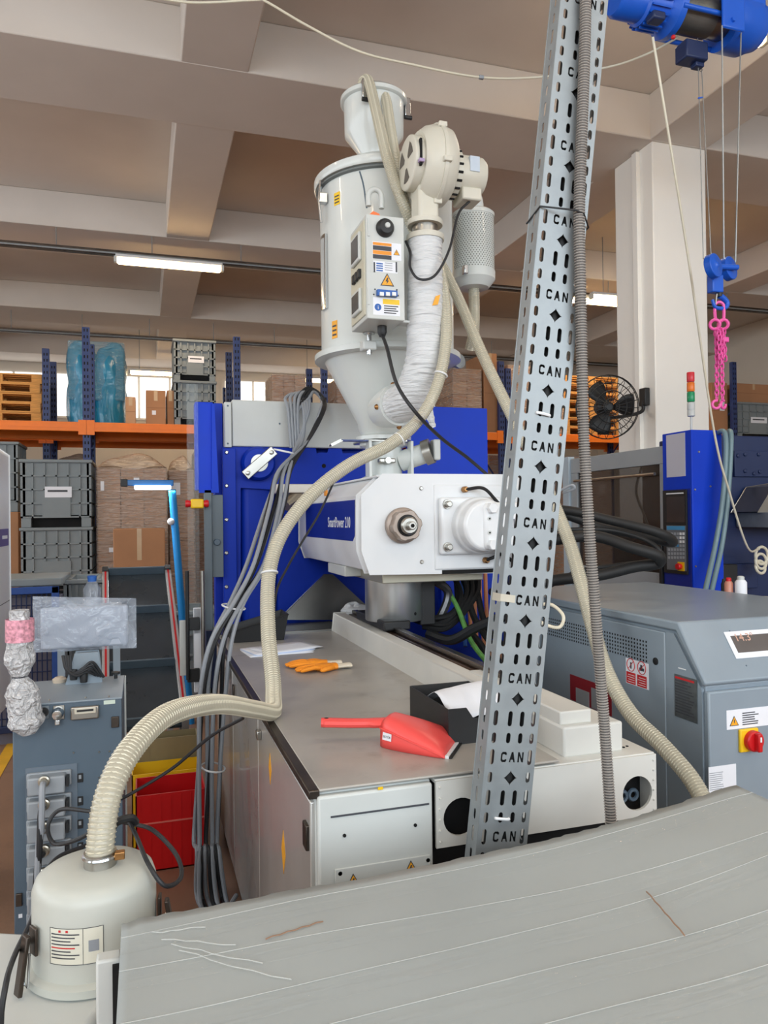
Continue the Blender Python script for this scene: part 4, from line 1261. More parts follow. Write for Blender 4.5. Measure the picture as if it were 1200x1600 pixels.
N_ = [(-0.45, -0.5), (-0.45, 0.5), (-0.2, 0.5), (0.2, -0.08), (0.2, 0.5), (0.45, 0.5), (0.45, -0.5), (0.2, -0.5), (-0.2, 0.1), (-0.2, -0.5)]
web_parts = []
first_n = int(math.floor((t_lo - can0) / per)) - 1
last_n = int(math.ceil((t_hi - can0) / per)) + 1
sw, sl, ss = tw * 0.085, per * 0.195, per * 0.135
holes = []
rows = ((0.0, sl), (-0.255, ss), (-0.51, sl), (-0.76, ss))
for lx_ in (0.125, 0.885):
    holes += [slot_outline(lx_ * tw, dy * per, sw, ln) for dy, ln in rows]
for lx_ in (0.415, 0.655):
    holes.append(slot_outline(lx_ * tw, -0.515 * per, sw, sl))
    holes.append(slot_outline(lx_ * tw, -0.76 * per, sw, ss))
d = 0.13 * tw
dc = (0.53 * tw, -0.262 * per)
k_ = 0.16
holes.append([(dc[0] + d * a_, dc[1] + d * b_) for a_, b_ in ((0, 1.05), (0.10, 0.80), (0.80, 0.10), (1.05, 0), (0.80, -0.10), (0.10, -0.80), (0, -1.05), (-0.10, -0.80), (-0.80, -0.10), (-1.05, 0), (-0.80, 0.10), (-0.10, 0.80))])
lh, lw = per * 0.130, tw * 0.130
for g, gx in ((C_, 0.36), (A_, 0.53), (N_, 0.70)):
    holes.append([(gx * tw + p[0] * lw, p[1] * lh) for p in g])
y_up, y_dn = 0.135 * per, -0.865 * per
reps = [can0 + n * per for n in range(first_n, last_n + 1) if can0 + n * per + y_dn > t_lo and can0 + n * per + y_up < t_hi]
hole_plate('tray_web', GALV, tr, [(0, y_dn), (tw, y_dn), (tw, y_up), (0, y_up)], holes, ta, ux, ax, 0.0016, reps)
fd = 0.05
t0_, t1_ = reps[0] + y_dn, reps[-1] + y_up
for x in (0.0, tw):
    fh = [slot_outline(fd * 0.5, dy * per, sw, ln) for dy, ln in rows]
    hole_plate('tray_flange', GALV, tr, [(0, y_dn), (fd, y_dn), (fd, y_up), (0, y_up)], fh, ta + ux * x, (0, 1, 0), ax, 0.0016, reps)
    e0 = ta + ux * x + Vector((0, fd, 0)) + ax * t0_
    MB().tube([e0, e0 + ax * (t1_ - t0_)], 0.0022, 6).build('rolled_edge', GALV, tr)
MB().box(ta.x + ax.x * t0_ - 0.01, ta.x + ax.x * t0_ + tw + 0.02, TY - 0.02, TY + fd + 0.02, 0.0, ta.z + ax.z * t0_ + 0.01).build('tray_foot', GALV, tr)
for fx_, r_ in ((0.40, 0.017), (0.62, 0.019), (0.82, 0.012)):  # black cables added so that the tray openings read dark
    c0_ = ta + ux * (tw * fx_) + Vector((0, 0.030, 0))
    tag(MB().tube([c0_ + ax * (t0_ + 0.02), c0_ + ax * (t1_ - 0.01)], r_, 10).build('darkening_cable', RUBBER), {0.40: 'left black cable added inside the perforated tray to darken its slots', 0.62: 'middle black cable added inside the perforated tray to darken its slots', 0.82: 'right black cable added inside the perforated tray to darken its slots'}[fx_], 'cable', 'black cables added to darken the tray slots')
# black strap around the tray, white tie at a slot, pale tape band
s0 = (PY(842, 323, TY) - ta).dot(ax)
loop = [ta + ax * (s0 - 0.02) + ux * -0.004 + Vector((0, fd + 0.004, 0)), ta + ax * s0 + Vector((-0.003, -0.004, 0)), ta + ax * (s0 - 0.002) + ux * (tw * 0.6) + Vector((0, -0.032, 0)), ta + ax * (s0 - 0.006) + ux * (tw * 0.78) + Vector((0, -0.032, 0)), ta + ax * (s0 - 0.02) + ux * (tw + 0.004) + Vector((0, -0.004, 0)), ta + ax * (s0 - 0.03) + ux * (tw + 0.004) + Vector((0, fd, 0))]
tag(MB().tube(loop, 0.0022, 6).build('black_strap', BLACK), 'black tie strapping the conduit to the tray', 'cable tie')
for px_, py_, lab_ in ((848, 648, 'white tie through two slots of the tray beside the blue panel'), (784, 1279, 'white tie through the tray slots above the lowest stamp')):
    p = PY(px_, py_, TY)
    tag(MB().tube(smooth_path([p + ux * -0.016 + Vector((0, 0.004, 0)), p + ux * -0.014 + Vector((0, -0.005, 0.002)), p + ux * 0.014 + Vector((0, -0.005, 0)), p + ux * 0.016 + Vector((0, 0.004, 0))], 4), 0.0035, 6).build('cable_tie', PRINT_W), lab_, 'cable tie')
p = ta + ax * ((PY(785, 934, TY) - ta).dot(ax))
tpb = MB()
tpb.prism([(-0.003, -0.008), (0.034, -0.009), (0.034, 0.008), (-0.003, 0.009)], p + Vector((0, -0.0015, 0)), ux, ax, (0, -0.0008, 0))
tpb.prism([(0, -0.009), (fd * 0.8, -0.009), (fd * 0.8, 0.009), (0, 0.009)], p + ux * -0.002, (0, 1, 0), ax, ux * -0.0008)
tag(tpb.build('tape_patch', mat('pale_tape', (206, 200, 184), 0.4, alpha=0.85)), 'pale strip of tape on the tray edge beside the gear motor', 'tape')

# corrugated conduit --------------------------------------------------------
cpts = [ta + ax * (t1_ - 0.02) + ux * (tw * 0.5) + Vector((0, -0.02, 0)), ta + ax * (t1_ * 0.75) + ux * (tw * 0.5) + Vector((0, -0.02, 0)), PY(915, -120, TY - 0.02), PY(915, -40, TY - 0.02), PY(914, 60, TY - 0.02), PY(910, 180, TY - 0.02), PY(905, 330, TY - 0.02), PY(907, 450, TY - 0.02), PY(909, 560, TY - 0.015), PY(912, 680, TY), PY(920, 820, TY), PY(932, 980, TY), PY(944, 1130, TY), PY(955, 1290, TY - 0.02), PY(962, 1400, TY - 0.04)]
path = resample(smooth_path(cpts, 16), 0.0016)
rad = [0.0138 if k % 4 < 2 else 0.0112 for k in range(len(path))]
cd = thing('corrugated_conduit', 'grey corrugated conduit hanging down in front of the cable tray', 'conduit', (path[-1].x, path[-1].y, path[-1].z))
MB().tube(path, rad, 12).build('corrugated_tube', CONDUIT, cd, smooth=False)
MB().tube(path[::8], 0.0118, 12).build('inner_core', CONDUIT_D, cd)

# ------------------------------------------------------------------ things lying on the deck
# dustpan
dp0, dp1 = PZ(500, 1140, DECKZ), PZ(680, 1185, DECKZ)
dpan = thing('dustpan', 'coral red plastic dustpan with a white rubber lip lying on the deck', 'dustpan', (0.64, 1.98, DECKZ))
A = PZ(585, 1176, DECKZ)
B = PZ(679, 1184, DECKZ)
ud = (B - A).normalized()                       # from the back of the pan to its lip
vd = Vector((-ud.y, ud.x, 0))
Ld, Wd = 0.19, 0.185


def pan_pt(s, t, inner=False):
    """s along the pan (0 back, 1 lip), t across (-1 near .. 1 far)."""
    w = Wd * (0.42 + 0.58 * min(1, s * 1.25) ** 0.7)
    h = 0.075 * (1 - s) ** 0.65 * (0.2 + 0.8 * min(1, s * 6 + 0.25))
    return A + ud * (s * Ld) + vd * ((t * 0.5 + 0.5) * w + (Wd - w) * 0.5)


def pan_shell(s, t):
    base_ = pan_pt(s, max(-1, min(1, t)))
    edge = abs(t) ** 5
    top = 0.066 * (1 - s * 0.82)
    return base_ + Vector((0, 0, 0.003 + edge * top * (1 if s > 0.02 else 1)))


# hood-shaped pan lying upside: outer dome with skirt
pm = MB()
nS, nT = 16, 20
def dome(s, t):
    a = math.pi * t
    w = Wd * (0.40 + 0.60 * min(1, s * 1.15) ** 0.6)
    hgt = 0.078 * (1 - s) ** 0.55 + 0.006
    if s < 0.10:
        hgt *= 0.75 + 2.5 * s
    y = -math.copysign(abs(math.cos(a)) ** 0.55, math.cos(a)) * w / 2 + Wd / 2
    z = abs(math.sin(a)) ** 0.6 * hgt
    return A + ud * (s * Ld) + vd * y + Vector((0, 0, z + 0.001))
pm.grid(lambda i, j: dome(i, j), nS, nT)
pm.build('pan', SALMON, dpan, solid=0.003)
MB().grid(lambda i, j: A + ud * (i * Ld) + vd * (Wd / 2 + (j - 0.5) * Wd * (0.40 + 0.60 * min(1, i * 1.15) ** 0.6)) + Vector((0, 0, 0.002)), 10, 4).build('pan_floor', SALMON, dpan, solid=0.003)
bk = [dome(0.0, j / 20) for j in range(21)]
MB().add(bk, [tuple(range(21))]).build('pan_back', SALMON, dpan, solid=0.003)
rim = [dome(s / 12, 0.03) + Vector((0, 0, 0.034 * (1 - s / 12))) - vd * 0.004 for s in range(13)]
MB().tube(rim, 0.0022, 6).build('side_rib', SALMON, dpan)
hb = dome(0.06, 0.5)
he = PZ(500, 1140, DECKZ)
h0 = A + vd * (Wd / 2) + Vector((0, 0, 0.052))
h1 = PY(502, 1129, h0.y + 0.05)
hd_pts = [h0 + ud * 0.03 + Vector((0, 0, 0.008)), h0 - ud * 0.01 + Vector((0, 0, 0.002)), h0.lerp(h1, 0.45), h0.lerp(h1, 0.8), h1]
hp = smooth_path(hd_pts, 6)
hm = MB()
fr2 = frames(hp)
vs, fs = [], []
for i, p in enumerate(hp):
    f = i / (len(hp) - 1)
    t = (hp[min(i + 1, len(hp) - 1)] - hp[max(i - 1, 0)]).normalized()
    side = Vector((-t.y, t.x, 0)).normalized()
    up = t.cross(side)
    w = (0.026 if f < 0.35 else 0.016 + 0.006 * f) * (1 if f < 0.95 else 0.75)
    for k in range(10):
        a = 2 * math.pi * k / 10
        vs.append(p + side * (math.cos(a) * w) + up * (math.sin(a) * 0.013))
for i in range(len(hp) - 1):
    for k in range(10):
        fs.append((i * 10 + k, i * 10 + (k + 1) % 10, (i + 1) * 10 + (k + 1) % 10, (i + 1) * 10 + k))
fs += [tuple(range(10))[::-1], tuple(range(len(vs) - 10, len(vs)))]
hm.add(vs, fs)
hm.build('handle', SALMON, dpan)
l0 = A + ud * Ld
lip = MB().prism([(0, 0), (Wd, 0), (Wd, 0.007), (0, 0.007)], l0, vd, (0, 0, 1), ud * 0.010).build('lip_strip', PRINT_W, dpan)
MB().prism([(0, 0), (Wd, 0), (Wd, 0.004), (0, 0.004)], l0 + ud * 0.010, vd, (0, 0, 1), ud * 0.008).build('lip_rubber', RUBBER, dpan)
lb = dome(0.10, 0.05)
lb = PY(583, 1160, A.y - 0.005)
sp_ = dome(0.12, 0.03)
n_ = -vd
sA, sB, sC = dome(0.06, 0.045), dome(0.22, 0.045), dome(0.06, 0.13)
su = (sB - sA).normalized()
sn2 = su.cross((sC - sA)).normalized()
if sn2.dot(vd) > 0:
    sn2 = -sn2
sw2 = sn2.cross(su)
if sw2.z < 0:
    sw2 = -sw2
so_ = sA + sn2 * 0.004
stk = MB().prism([(0, 0), (0.030, -0.001), (0.031, 0.018), (0.001, 0.020)], so_, su, sw2, sn2 * 0.0008).build('paper_sticker', PAPER, dpan, smooth=False)
text_mesh('sticker_print', 'EKTÖR', PRINT, stk, so_ + sn2 * 0.0011 + su * 0.003 + sw2 * 0.006, su, sw2, 0.008, 0.0002)
MB().lathe([(0.006, 0), (0.006, 0.0012)], h1 + (h0 - h1).normalized() * 0.014 + Vector((0, 0, 0.0115)), (0, 0, 1), 14).build('hanging_hole', VOID, dpan)

# gloves
def glove(name, label, c, rot, flip=1):
    t = thing(name, label, 'glove', c, 'orange work gloves on the deck')
    M = Matrix.Translation(c) @ Matrix.Rotation(rot, 4, 'Z')
    g = MB(M)
    # palm and fingers as flattened tapering tubes fused by overlap in one mesh
    def flat(pts, rs, hh=0.5, n=10):
        o = len(g.v)
        pts2 = smooth_path(pts, 5)
        m = MB(); k = len(pts2)
        rr_ = [rs[0] + (rs[1] - rs[0]) * (i / (k - 1)) for i in range(k)]
        rr_[-1] *= 0.55; rr_[-2] *= 0.9
        m.tube(pts2, rr_, n)
        g.add([Vector((v.x, v.y, (v.z - 0.013) * hh + 0.013)) for v in m.v], m.f)
    flat([(-0.03, 0, 0.014), (0.02, 0, 0.016), (0.06, 0.004 * flip, 0.015)], (0.030, 0.036), 0.45, 14)
    for k, (dy, ln) in enumerate(((-0.028, 0.052), (-0.010, 0.065), (0.009, 0.068), (0.027, 0.055))):
        flat([(0.04, dy * 0.8 * flip, 0.014), (0.075, dy * flip, 0.017 + 0.004 * (k % 2)), (0.075 + ln, (dy * 1.15) * flip, 0.011)], (0.0125, 0.0095), 0.85)
    flat([(-0.005, 0.022 * flip, 0.014), (0.02, 0.045 * flip, 0.016), (0.055, 0.06 * flip, 0.012)], (0.014, 0.010), 0.85)
    g.build('rubber_hand', GLOVE, t)
    c2 = MB(M)
    m = MB(); m.tube(smooth_path([(-0.025, 0, 0.014), (-0.055, 0.002, 0.014), (-0.09, 0.0, 0.012)], 4), [0.028, 0.027, 0.026, 0.025, 0.025, 0.024, 0.025, 0.026, 0.027], 14)
    c2.add([Vector((v.x, v.y, (v.z - 0.013) * 0.38 + 0.013)) for v in m.v], m.f)
    c2.build('knit_cuff', mat('knit_cuff', (226, 216, 196), 0.85, var=0.05, bump=0.3, bscale=120), t)
    return t


q = PZ(505, 1046, DECKZ)
glove('work_glove', 'orange rubber glove nearer the dustpan, cuff to the right', (q.x + 0.02, q.y - 0.02, DECKZ + 0.0005), R_(186), 1)
glove('work_glove', 'orange rubber glove lying partly under the other one, further from the dustpan', (q.x + 0.0, q.y + 0.065, DECKZ + 0.0005), R_(172), -1)
# loose papers by the hose
a = PZ(432, 1018, DECKZ)
for k in range(5):
    o = thing if False else None
    pm = MB(Matrix.Translation((a.x + 0.004 * k + (0.0 if k < 4 else 0.03), a.y + 0.01 * k, DECKZ + 0.0005 + 0.0022 * k)) @ Matrix.Rotation(R_(6 + 3 * k), 4, 'Z'))
    pm.grid(lambda i, j: Vector(((i - 0.5) * 0.297, (j - 0.5) * 0.21, 0.0012 * math.sin(i * 5 + k) * (i) + 0.001)), 8, 4)
    sh = pm.build('paper_sheet', PAPER if k != 2 else mat('bluish_sheet', (198, 214, 240), 0.6), None, solid=0.0006)
    tag(sh, ['bottom sheet of the white paper pile behind the gloves', 'second sheet from the bottom of the paper pile behind the gloves', 'bluish sheet in the middle of the paper pile behind the gloves', 'second sheet from the top of the paper pile behind the gloves', 'top sheet of the white paper pile behind the gloves'][k], 'paper', 'papers behind the gloves')


def open_bin(name, label, c, L, W, H, m, taper=0.9, dip=0.5, wall=0.004, rot=0.0, long_dip=None):
    """Thin-walled open storage bin: sloping walls, lowered front edge, rolled rim."""
    M = Matrix.Translation(c) @ Matrix.Rotation(rot, 4, 'Z')
    t = thing(name, label, 'bin', c)
    b = MB(M)
    def ring(s, z, inset=0.0):
        return [Vector((sx * (L / 2 * s - inset), sy * (W / 2 * s - inset), z)) for sx, sy in ((-1, -1), (1, -1), (1, 1), (-1, 1))]
    def topz(k):
        return H * (dip if k in (0, 3) else 1.0)
    lo, hi = ring(taper, 0), ring(1.0, H)
    for k, v in enumerate(hi):
        v.z = topz(k)
    li, hi_i = ring(taper, wall, wall), ring(1.0, H, wall)
    for k, v in enumerate(hi_i):
        v.z = topz(k)
    # mid points so that the low front edge steps up behind it
    b.add(lo + hi + li + hi_i, [(3, 2, 1, 0)] + [(k, (k + 1) % 4, 4 + (k + 1) % 4, 4 + k) for k in range(4)] + [(8, 9, 10, 11)] + [(8 + (k + 1) % 4, 8 + k, 12 + k, 12 + (k + 1) % 4) for k in range(4)] + [(4 + k, 4 + (k + 1) % 4, 12 + (k + 1) % 4, 12 + k) for k in range(4)])
    b.build('bin_body', m, t, bevel=0.002)
    rimp = [M @ Vector((v.x, v.y, v.z)) for v in hi]
    MB().tube(rimp + [rimp[0]], 0.0045, 6).build('bin_rim', m, t)
    return t


# black storage bin with a scooped front, on the far end of the deck
q = PZ(405, 1003, DECKZ)
open_bin('storage_bin', 'small black storage bin with a low front behind the clear hose', (q.x + 0.0, q.y + 0.10, DECKZ + 0.0005), 0.30, 0.20, 0.13, BLACK, 0.86, 0.42)
# black document tray with crumpled paper
q = PZ(725, 1130, DECKZ)
BIN = Vector((1.0 - 0.115, 2.06, DECKZ + 0.0005))
t_ = thing('document_tray', 'black open tray on the deck beside the cable tray, holding paper', 'tray', BIN)
bw_, bl_, bh_ = 0.20, 0.32, 0.095
b = MB()
x0, x1_, y0, y1 = BIN.x - bw_ / 2, BIN.x + bw_ / 2, BIN.y - bl_ / 2, BIN.y + bl_ / 2
z0 = BIN.z
b.box(x0, x1_, y0, y1, z0, z0 + 0.004)
b.box(x0, x0 + 0.004, y0, y1, z0, z0 + bh_)
b.box(x1_ - 0.004, x1_, y0, y1, z0, z0 + bh_)
b.box(x0, x1_, y1 - 0.004, y1, z0, z0 + bh_)
b.prism([(x0, z0), (x1_, z0), (x1_, z0 + bh_), (x1_ - 0.05, z0 + bh_), (x1_ - 0.07, z0 + bh_ - 0.03), (x0 + 0.07, z0 + bh_ - 0.03), (x0 + 0.05, z0 + bh_), (x0, z0 + bh_)], (0, y0, 0), (1, 0, 0), (0, 0, 1), (0, 0.004, 0))
b.build('tray_shell', BLACK, t_, bevel=0.002)
pm = MB()
random.seed(3)
hh = [[random.uniform(-1, 1) for _ in range(9)] for _ in range(9)]
def crum(i, j):
    a, c = i * 7.99, j * 7.99
    ia, ic_ = int(a), int(c)
    fa, fc_ = a - ia, c - ic_
    h = (hh[ia][ic_] * (1 - fa) + hh[ia + 1][ic_] * fa) * (1 - fc_) + (hh[ia][ic_ + 1] * (1 - fa) + hh[ia + 1][ic_ + 1] * fa) * fc_
    ridge = math.sin(min(1, max(0, j * 1.05)) * math.pi) * 0.055 + 0.02 * i
    return Vector((x0 + 0.02 + i * (bw_ - 0.035), y0 + 0.03 + j * (bl_ - 0.06), z0 + 0.052 + ridge + h * 0.006))
pm.grid(crum, 12, 12)
tag(pm.build('paper_sheet', PAPER, None, solid=0.0008), 'crumpled white paper standing in the black tray', 'paper')
# ------------------------------------------------------------------ grey chiller cabinet on the right
KX0, KX1, KYF, KYT, KYB, KZT, KZS = 1.742, 2.62, 2.031, 2.156, 3.5, 1.25, 1.066
ch = thing('chiller_cabinet', 'grey steel chiller cabinet with a slanted display panel beside the machine', 'cabinet', (2.18, 2.55, 0))
MB().prism([(KYF + 0.012, 0.08), (KYB, 0.08), (KYB, KZT - 0.035), (KYT + 0.03, KZT - 0.035), (KYF + 0.012, KZS - 0.012)], (KX0 + 0.01, 0, 0), (0, 1, 0), (0, 0, 1), (KX1 - KX0 - 0.02, 0, 0)).build('cabinet_body', GREY, ch, bevel=0.004)
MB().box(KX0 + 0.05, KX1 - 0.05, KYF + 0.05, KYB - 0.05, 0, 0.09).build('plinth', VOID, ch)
MB().prism([(KYT, KZT), (KYB + 0.005, KZT), (KYB + 0.005, KZT - 0.032), (KYT + 0.012, KZT - 0.032), (KYF + 0.008, KZS - 0.014), (KYF - 0.006, KZS)], (KX0 - 0.006, 0, 0), (0, 1, 0), (0, 0, 1), (KX1 - KX0 + 0.012, 0, 0)).build('hood', GREY, ch, bevel=0.006)
MB().box(KX0 + 0.006, KX1 - 0.006, KYF - 0.004, KYF + 0.02, 0.12, KZS - 0.028).build('front_door', GREY, ch, bevel=0.006)
sa = PX(1041, 1100, KX0).y
sd = MB().box(KX0 - 0.003, KX0 + 0.012, sa, KYB - 0.02, 0.12, KZT - 0.045).build('side_door', GREY, ch, bevel=0.004)
MB().prism([(KYF + 0.022, 0.12), (sa - 0.006, 0.12), (sa - 0.006, KZT - 0.045), (KYT + 0.03, KZT - 0.045), (KYF + 0.022, KZS - 0.025)], (KX0 + 0.012, 0, 0), (0, 1, 0), (0, 0, 1), (-0.013, 0, 0)).build('side_panel', GREY, ch, bevel=0.003)


def side_rect(x0, y0, x1, y1, m, name, parent, t=0.0012, X=KX0 - 0.003):
    a, b = PX(x0, y0, X), PX(x1, y1, X)
    zt = (PX(x0, y0, X).z + PX(x1, y0 + (x1 - x0) * 0.2, X).z) / 2
    zb = (PX(x1, y1, X).z + PX(x0, y1 - (x1 - x0) * 0.2, X).z) / 2
    return MB().box(X - t, X, b.y, a.y, zb, zt).build(name, m, parent, smooth=False)


# ventilation perforation of the side door
va, vb = PX(850, 975, KX0), PX(1011, 1018, KX0)
zt_, zb_ = PX(1011, 1003, KX0).z, PX(1011, 1033, KX0).z
per_ = MB()
ncol = 44
for i in range(ncol):
    y = vb.y + (va.y - vb.y) * i / (ncol - 1)
    for j in range(6):
        z = zb_ + (zt_ - zb_) * j / 5
        s = 0.0036
        per_.box(KX0 - 0.0036, KX0 - 0.0030, y - s, y + s, z - s, z + s)
po = per_.build('ventilation_perforation', VOID, sd, smooth=False)
po['kind'] = 'stuff'
q = PX(1026, 1033, KX0)
MB().lathe([(0.013, 0), (0.013, 0.004), (0.008, 0.005)], (KX0 - 0.003, q.y, q.z), (-1, 0, 0), 18).build('door_lock', BLACK, sd)
ss_ = side_rect(978, 1029, 1014, 1076, PAPER, 'prohibition_sign', sd)
fy0, fy1 = PX(978, 1050, KX0).y, PX(1014, 1050, KX0).y
zt2 = (PX(996, 1033, KX0).z)
zc2 = PX(996, 1053, KX0).z
zb2 = PX(996, 1071, KX0).z
for k in range(2):
    yc = fy0 + (fy1 - fy0) * (0.27 + 0.47 * k)
    hw = abs(fy1 - fy0) * 0.20
    MB().box(KX0 - 0.005, KX0 - 0.0042, yc - hw, yc + hw, zb2, zc2).build('red_text_block', PRINT_R, ss_, smooth=False)
    for j in range(4):
        z = zb2 + (zc2 - zb2) * (0.15 + 0.2 * j)
        MB().box(KX0 - 0.0056, KX0 - 0.005, yc - hw * 0.8, yc + hw * (0.8 - 0.2 * (j % 2)), z, z + 0.0018).build('text_line', PRINT_W, ss_, smooth=False)
    cz = (zc2 + zt2) / 2 + 0.004
    MB().torus((KX0 - 0.0046, yc, cz), (1, 0, 0), hw * 0.85, 0.0016, 24, 5).build('prohibition_ring', PRINT_R, ss_)
    MB().tube([(KX0 - 0.0048, yc - hw * 0.55, cz + hw * 0.55), (KX0 - 0.0048, yc + hw * 0.55, cz - hw * 0.55)], 0.0013, 5).build('prohibition_bar', PRINT_R, ss_)
    if k == 0:
        MB().box(KX0 - 0.0046, KX0 - 0.0042, yc - hw * 0.15, yc + hw * 0.15, cz - hw * 0.5, cz + hw * 0.35).build('sign_figure', PRINT, ss_, smooth=False)
    else:
        MB().prism([(-0.5, -0.4), (0.5, -0.4), (0.5, 0.0), (0.1, 0.0), (0.1, 0.4), (-0.3, 0.4), (-0.3, 0.0), (-0.5, 0.0)], (KX0 - 0.0042, yc, cz), (0, -hw, 0), (0, 0, hw), (-0.0005, 0, 0)).build('sign_figure', PRINT, ss_, smooth=False)
pl = side_rect(1054, 1054, 1090, 1128, mat('etched_plate', (116, 122, 124), 0.35, 0.6, var=0.2, scale=40), 'rating_plate', ch)
py0, py1 = PX(1056, 1090, KX0).y, PX(1088, 1090, KX0).y
zz1, zz0 = PX(1072, 1064, KX0).z, PX(1072, 1118, KX0).z
plm = plane_mesh((KX0 - 0.0046, max(py0, py1), zz0), (0, -1, 0), (0, 0, 1), lines_of_print(0.004, 0.0, abs(py1 - py0) - 0.004, zz1 - zz0, 12), 0.0005)
plm.build('plate_print', PRINT, pl, smooth=False)
MB().box(KX0 - 0.0054, KX0 - 0.0045, min(py0, py1) + 0.004, max(py0, py1) - 0.004, zz1 + 0.001, zz1 + 0.008).build('plate_heading', PRINT_R, pl, smooth=False)
side_rect(1060, 1043, 1072, 1047, PRINT_W, 'small_tag', ch)
fz_ = mat('dark_red_print', (140, 34, 44), 0.5, var=0.03)
lg = side_rect(891, 1058, 956, 1112, fz_, 'red_square_logo', sd)
for xa, xb in ((900, 921), (924, 946)):
    side_rect(xa, 1076, xb, 1112, CABLEG, 'logo_field', lg, 0.0012, KX0 - 0.0042)
# front: warning label, main switch, paper
def front_rect(x0, y0, x1, y1, m, name, parent, t=0.0012, Y=KYF - 0.004):
    ym, xm = (y0 + y1) / 2, (x0 + x1) / 2
    return MB().box(PY(x0, ym, Y).x, PY(x1, ym, Y).x, Y - t, Y, PY(xm, y1, Y).z, PY(xm, y0, Y).z).build(name, m, parent, smooth=False)
wl = front_rect(1135, 1106, 1212, 1136, PAPER, 'warning_label', ch)
q = PY(1147, 1134, KYF - 0.005)
warn_triangle(wl, (q.x, KYF - 0.0054, q.z), (1, 0, 0), (0, 0, 1), 0.037, 'mark')
a = PY(1160, 1134, KYF - 0.005)
plane_mesh((a.x, KYF - 0.0053, a.z), (1, 0, 0), (0, 0, 1), lines_of_print(0, 0.0, 0.075, 0.045, 6), 0.0005).build('label_print', PRINT, wl, smooth=False)
sw_ = MB().pbox(1157, 1139, 1186, 1175, KYF - 0.014, 0.012).build('main_switch', YELLOW, ch, bevel=0.004)
q = PY(1181, 1159, KYF - 0.03)
kn = MB().lathe([(0.034, 0), (0.034, 0.016), (0.030, 0.020)], (q.x, KYF - 0.014, q.z), (0, -1, 0), 32).build('switch_dial', RED, sw_)
MB().box(q.x - 0.009, q.x + 0.009, KYF - 0.052, KYF - 0.030, q.z - 0.030, q.z + 0.030).build('switch_grip', RED, kn, bevel=0.004)
MB().box(q.x - 0.003, q.x + 0.003, KYF - 0.0535, KYF - 0.0515, q.z + 0.004, q.z + 0.02).build('grip_mark', PRINT_W, kn)
a, b = PX(1109, 1196, KX0 - 0.004), PY(1150, 1234, KYF - 0.005)
pp_ = front_rect(1107, 1196, 1150, 1240, PAPER, 'taped_paper', ch)
a = PY(1109, 1236, KYF - 0.006)
plane_mesh((a.x, KYF - 0.0054, a.z), (1, 0, 0), (0, 0, 1), lines_of_print(0, 0.0, 0.066, 0.06, 9, 0.3), 0.0004).build('paper_print', CABLEG, pp_, smooth=False)
# display on the slanted panel
sl0 = Vector((KX0, KYF - 0.006, KZS))
sv = (Vector((KX0, KYT, KZT)) - sl0).normalized()
sn = Vector((1, 0, 0)).cross(sv)
def on_slant(x, y):
    d = ray(x, y)
    o = Vector((0, 0, EYE))
    t = (sl0 - o).dot(sn) / d.dot(sn)
    return o + d * t
pa = on_slant(1150, 1030)
pb = on_slant(1160, 990)
hs = (pb - pa).dot(sv)
dsp = MB().prism([(0, 0), (0.26, 0), (0.26, hs + 0.01), (0, hs + 0.01)], pa, (1, 0, 0), sv, sn * 0.004).build('display_frame', PAPER, ch, bevel=0.002)
MB().prism([(0.018, 0.02), (0.24, 0.02), (0.24, hs - 0.008), (0.018, hs - 0.008)], pa + sn * 0.004, (1, 0, 0), sv, sn * 0.001).build('display_screen', mat('lcd_dark', (104, 98, 96), 0.2, var=0.15), dsp, smooth=False)
text_mesh('display_digits', '14.3°', mat('lcd_digits', (214, 170, 150), 0.4), dsp, pa + sn * 0.0052 + Vector((0.03, 0, 0)) + sv * 0.062, (1, 0, 0), sv, 0.04, 0.0002)
for x, y in ((1140, 986), (1166, 1040)):
    q = on_slant(x, y)
    MB().lathe([(0.003, 0), (0.003, 0.001)], q, sn, 8).build('panel_screw', DGREY, ch)

# ------------------------------------------------------------------ black insulated hoses
def insul(label, pts, r=0.021):
    o = MB().tube(smooth_path(pts, 8), r, 12).build('insulated_hose', RUBBER)
    return tag(o, label, 'hose', 'black insulated hoses behind the cable tray')
insul('upper black insulated hose looping right from behind the cable tray', [PY(760, 805, 3.6), PY(800, 800, 3.05), PY(880, 797, 2.9), PY(950, 812, 2.8), PY(1015, 828, 2.7), PY(1045, 840, 2.7), PY(1048, 848, 2.82), PY(1000, 836, 2.95), PY(940, 824, 3.1), PY(870, 800, 3.2), PY(810, 785, 3.4), PY(770, 790, 3.7)])
insul('lower black insulated hose bending back under the upper one', [PY(760, 860, 3.6), PY(800, 856, 3.0), PY(870, 843, 2.8), PY(930, 838, 2.75), PY(985, 855, 2.66), PY(1026, 868, 2.62), PY(1028, 880, 2.66), PY(990, 886, 2.7), PY(940, 898, 2.75), PY(880, 905, 2.8), PY(810, 915, 3.0), PY(770, 925, 3.6)], 0.024)
insul('thin black insulated hose lying along the top of the lower one', [PY(760, 835, 3.6), PY(800, 830, 3.0), PY(880, 828, 2.85), PY(950, 828, 2.8), PY(1005, 842, 2.72), PY(1030, 860, 2.66), PY(1030, 874, 2.7), PY(960, 884, 2.8), PY(900, 894, 2.85), PY(840, 925, 2.95), PY(790, 935, 3.5)], 0.010)
tag(MB().tube(smooth_path([PY(840, 945, 2.4), PY(862, 945, 2.35), PY(880, 962, 2.3), PY(874, 980, 2.3), PY(850, 975, 2.3), PY(830, 960, 2.4)], 8), 0.006, 8).build('white_lead', HOSEW), 'white loop of lead hanging behind the tray above the chiller', 'cable')
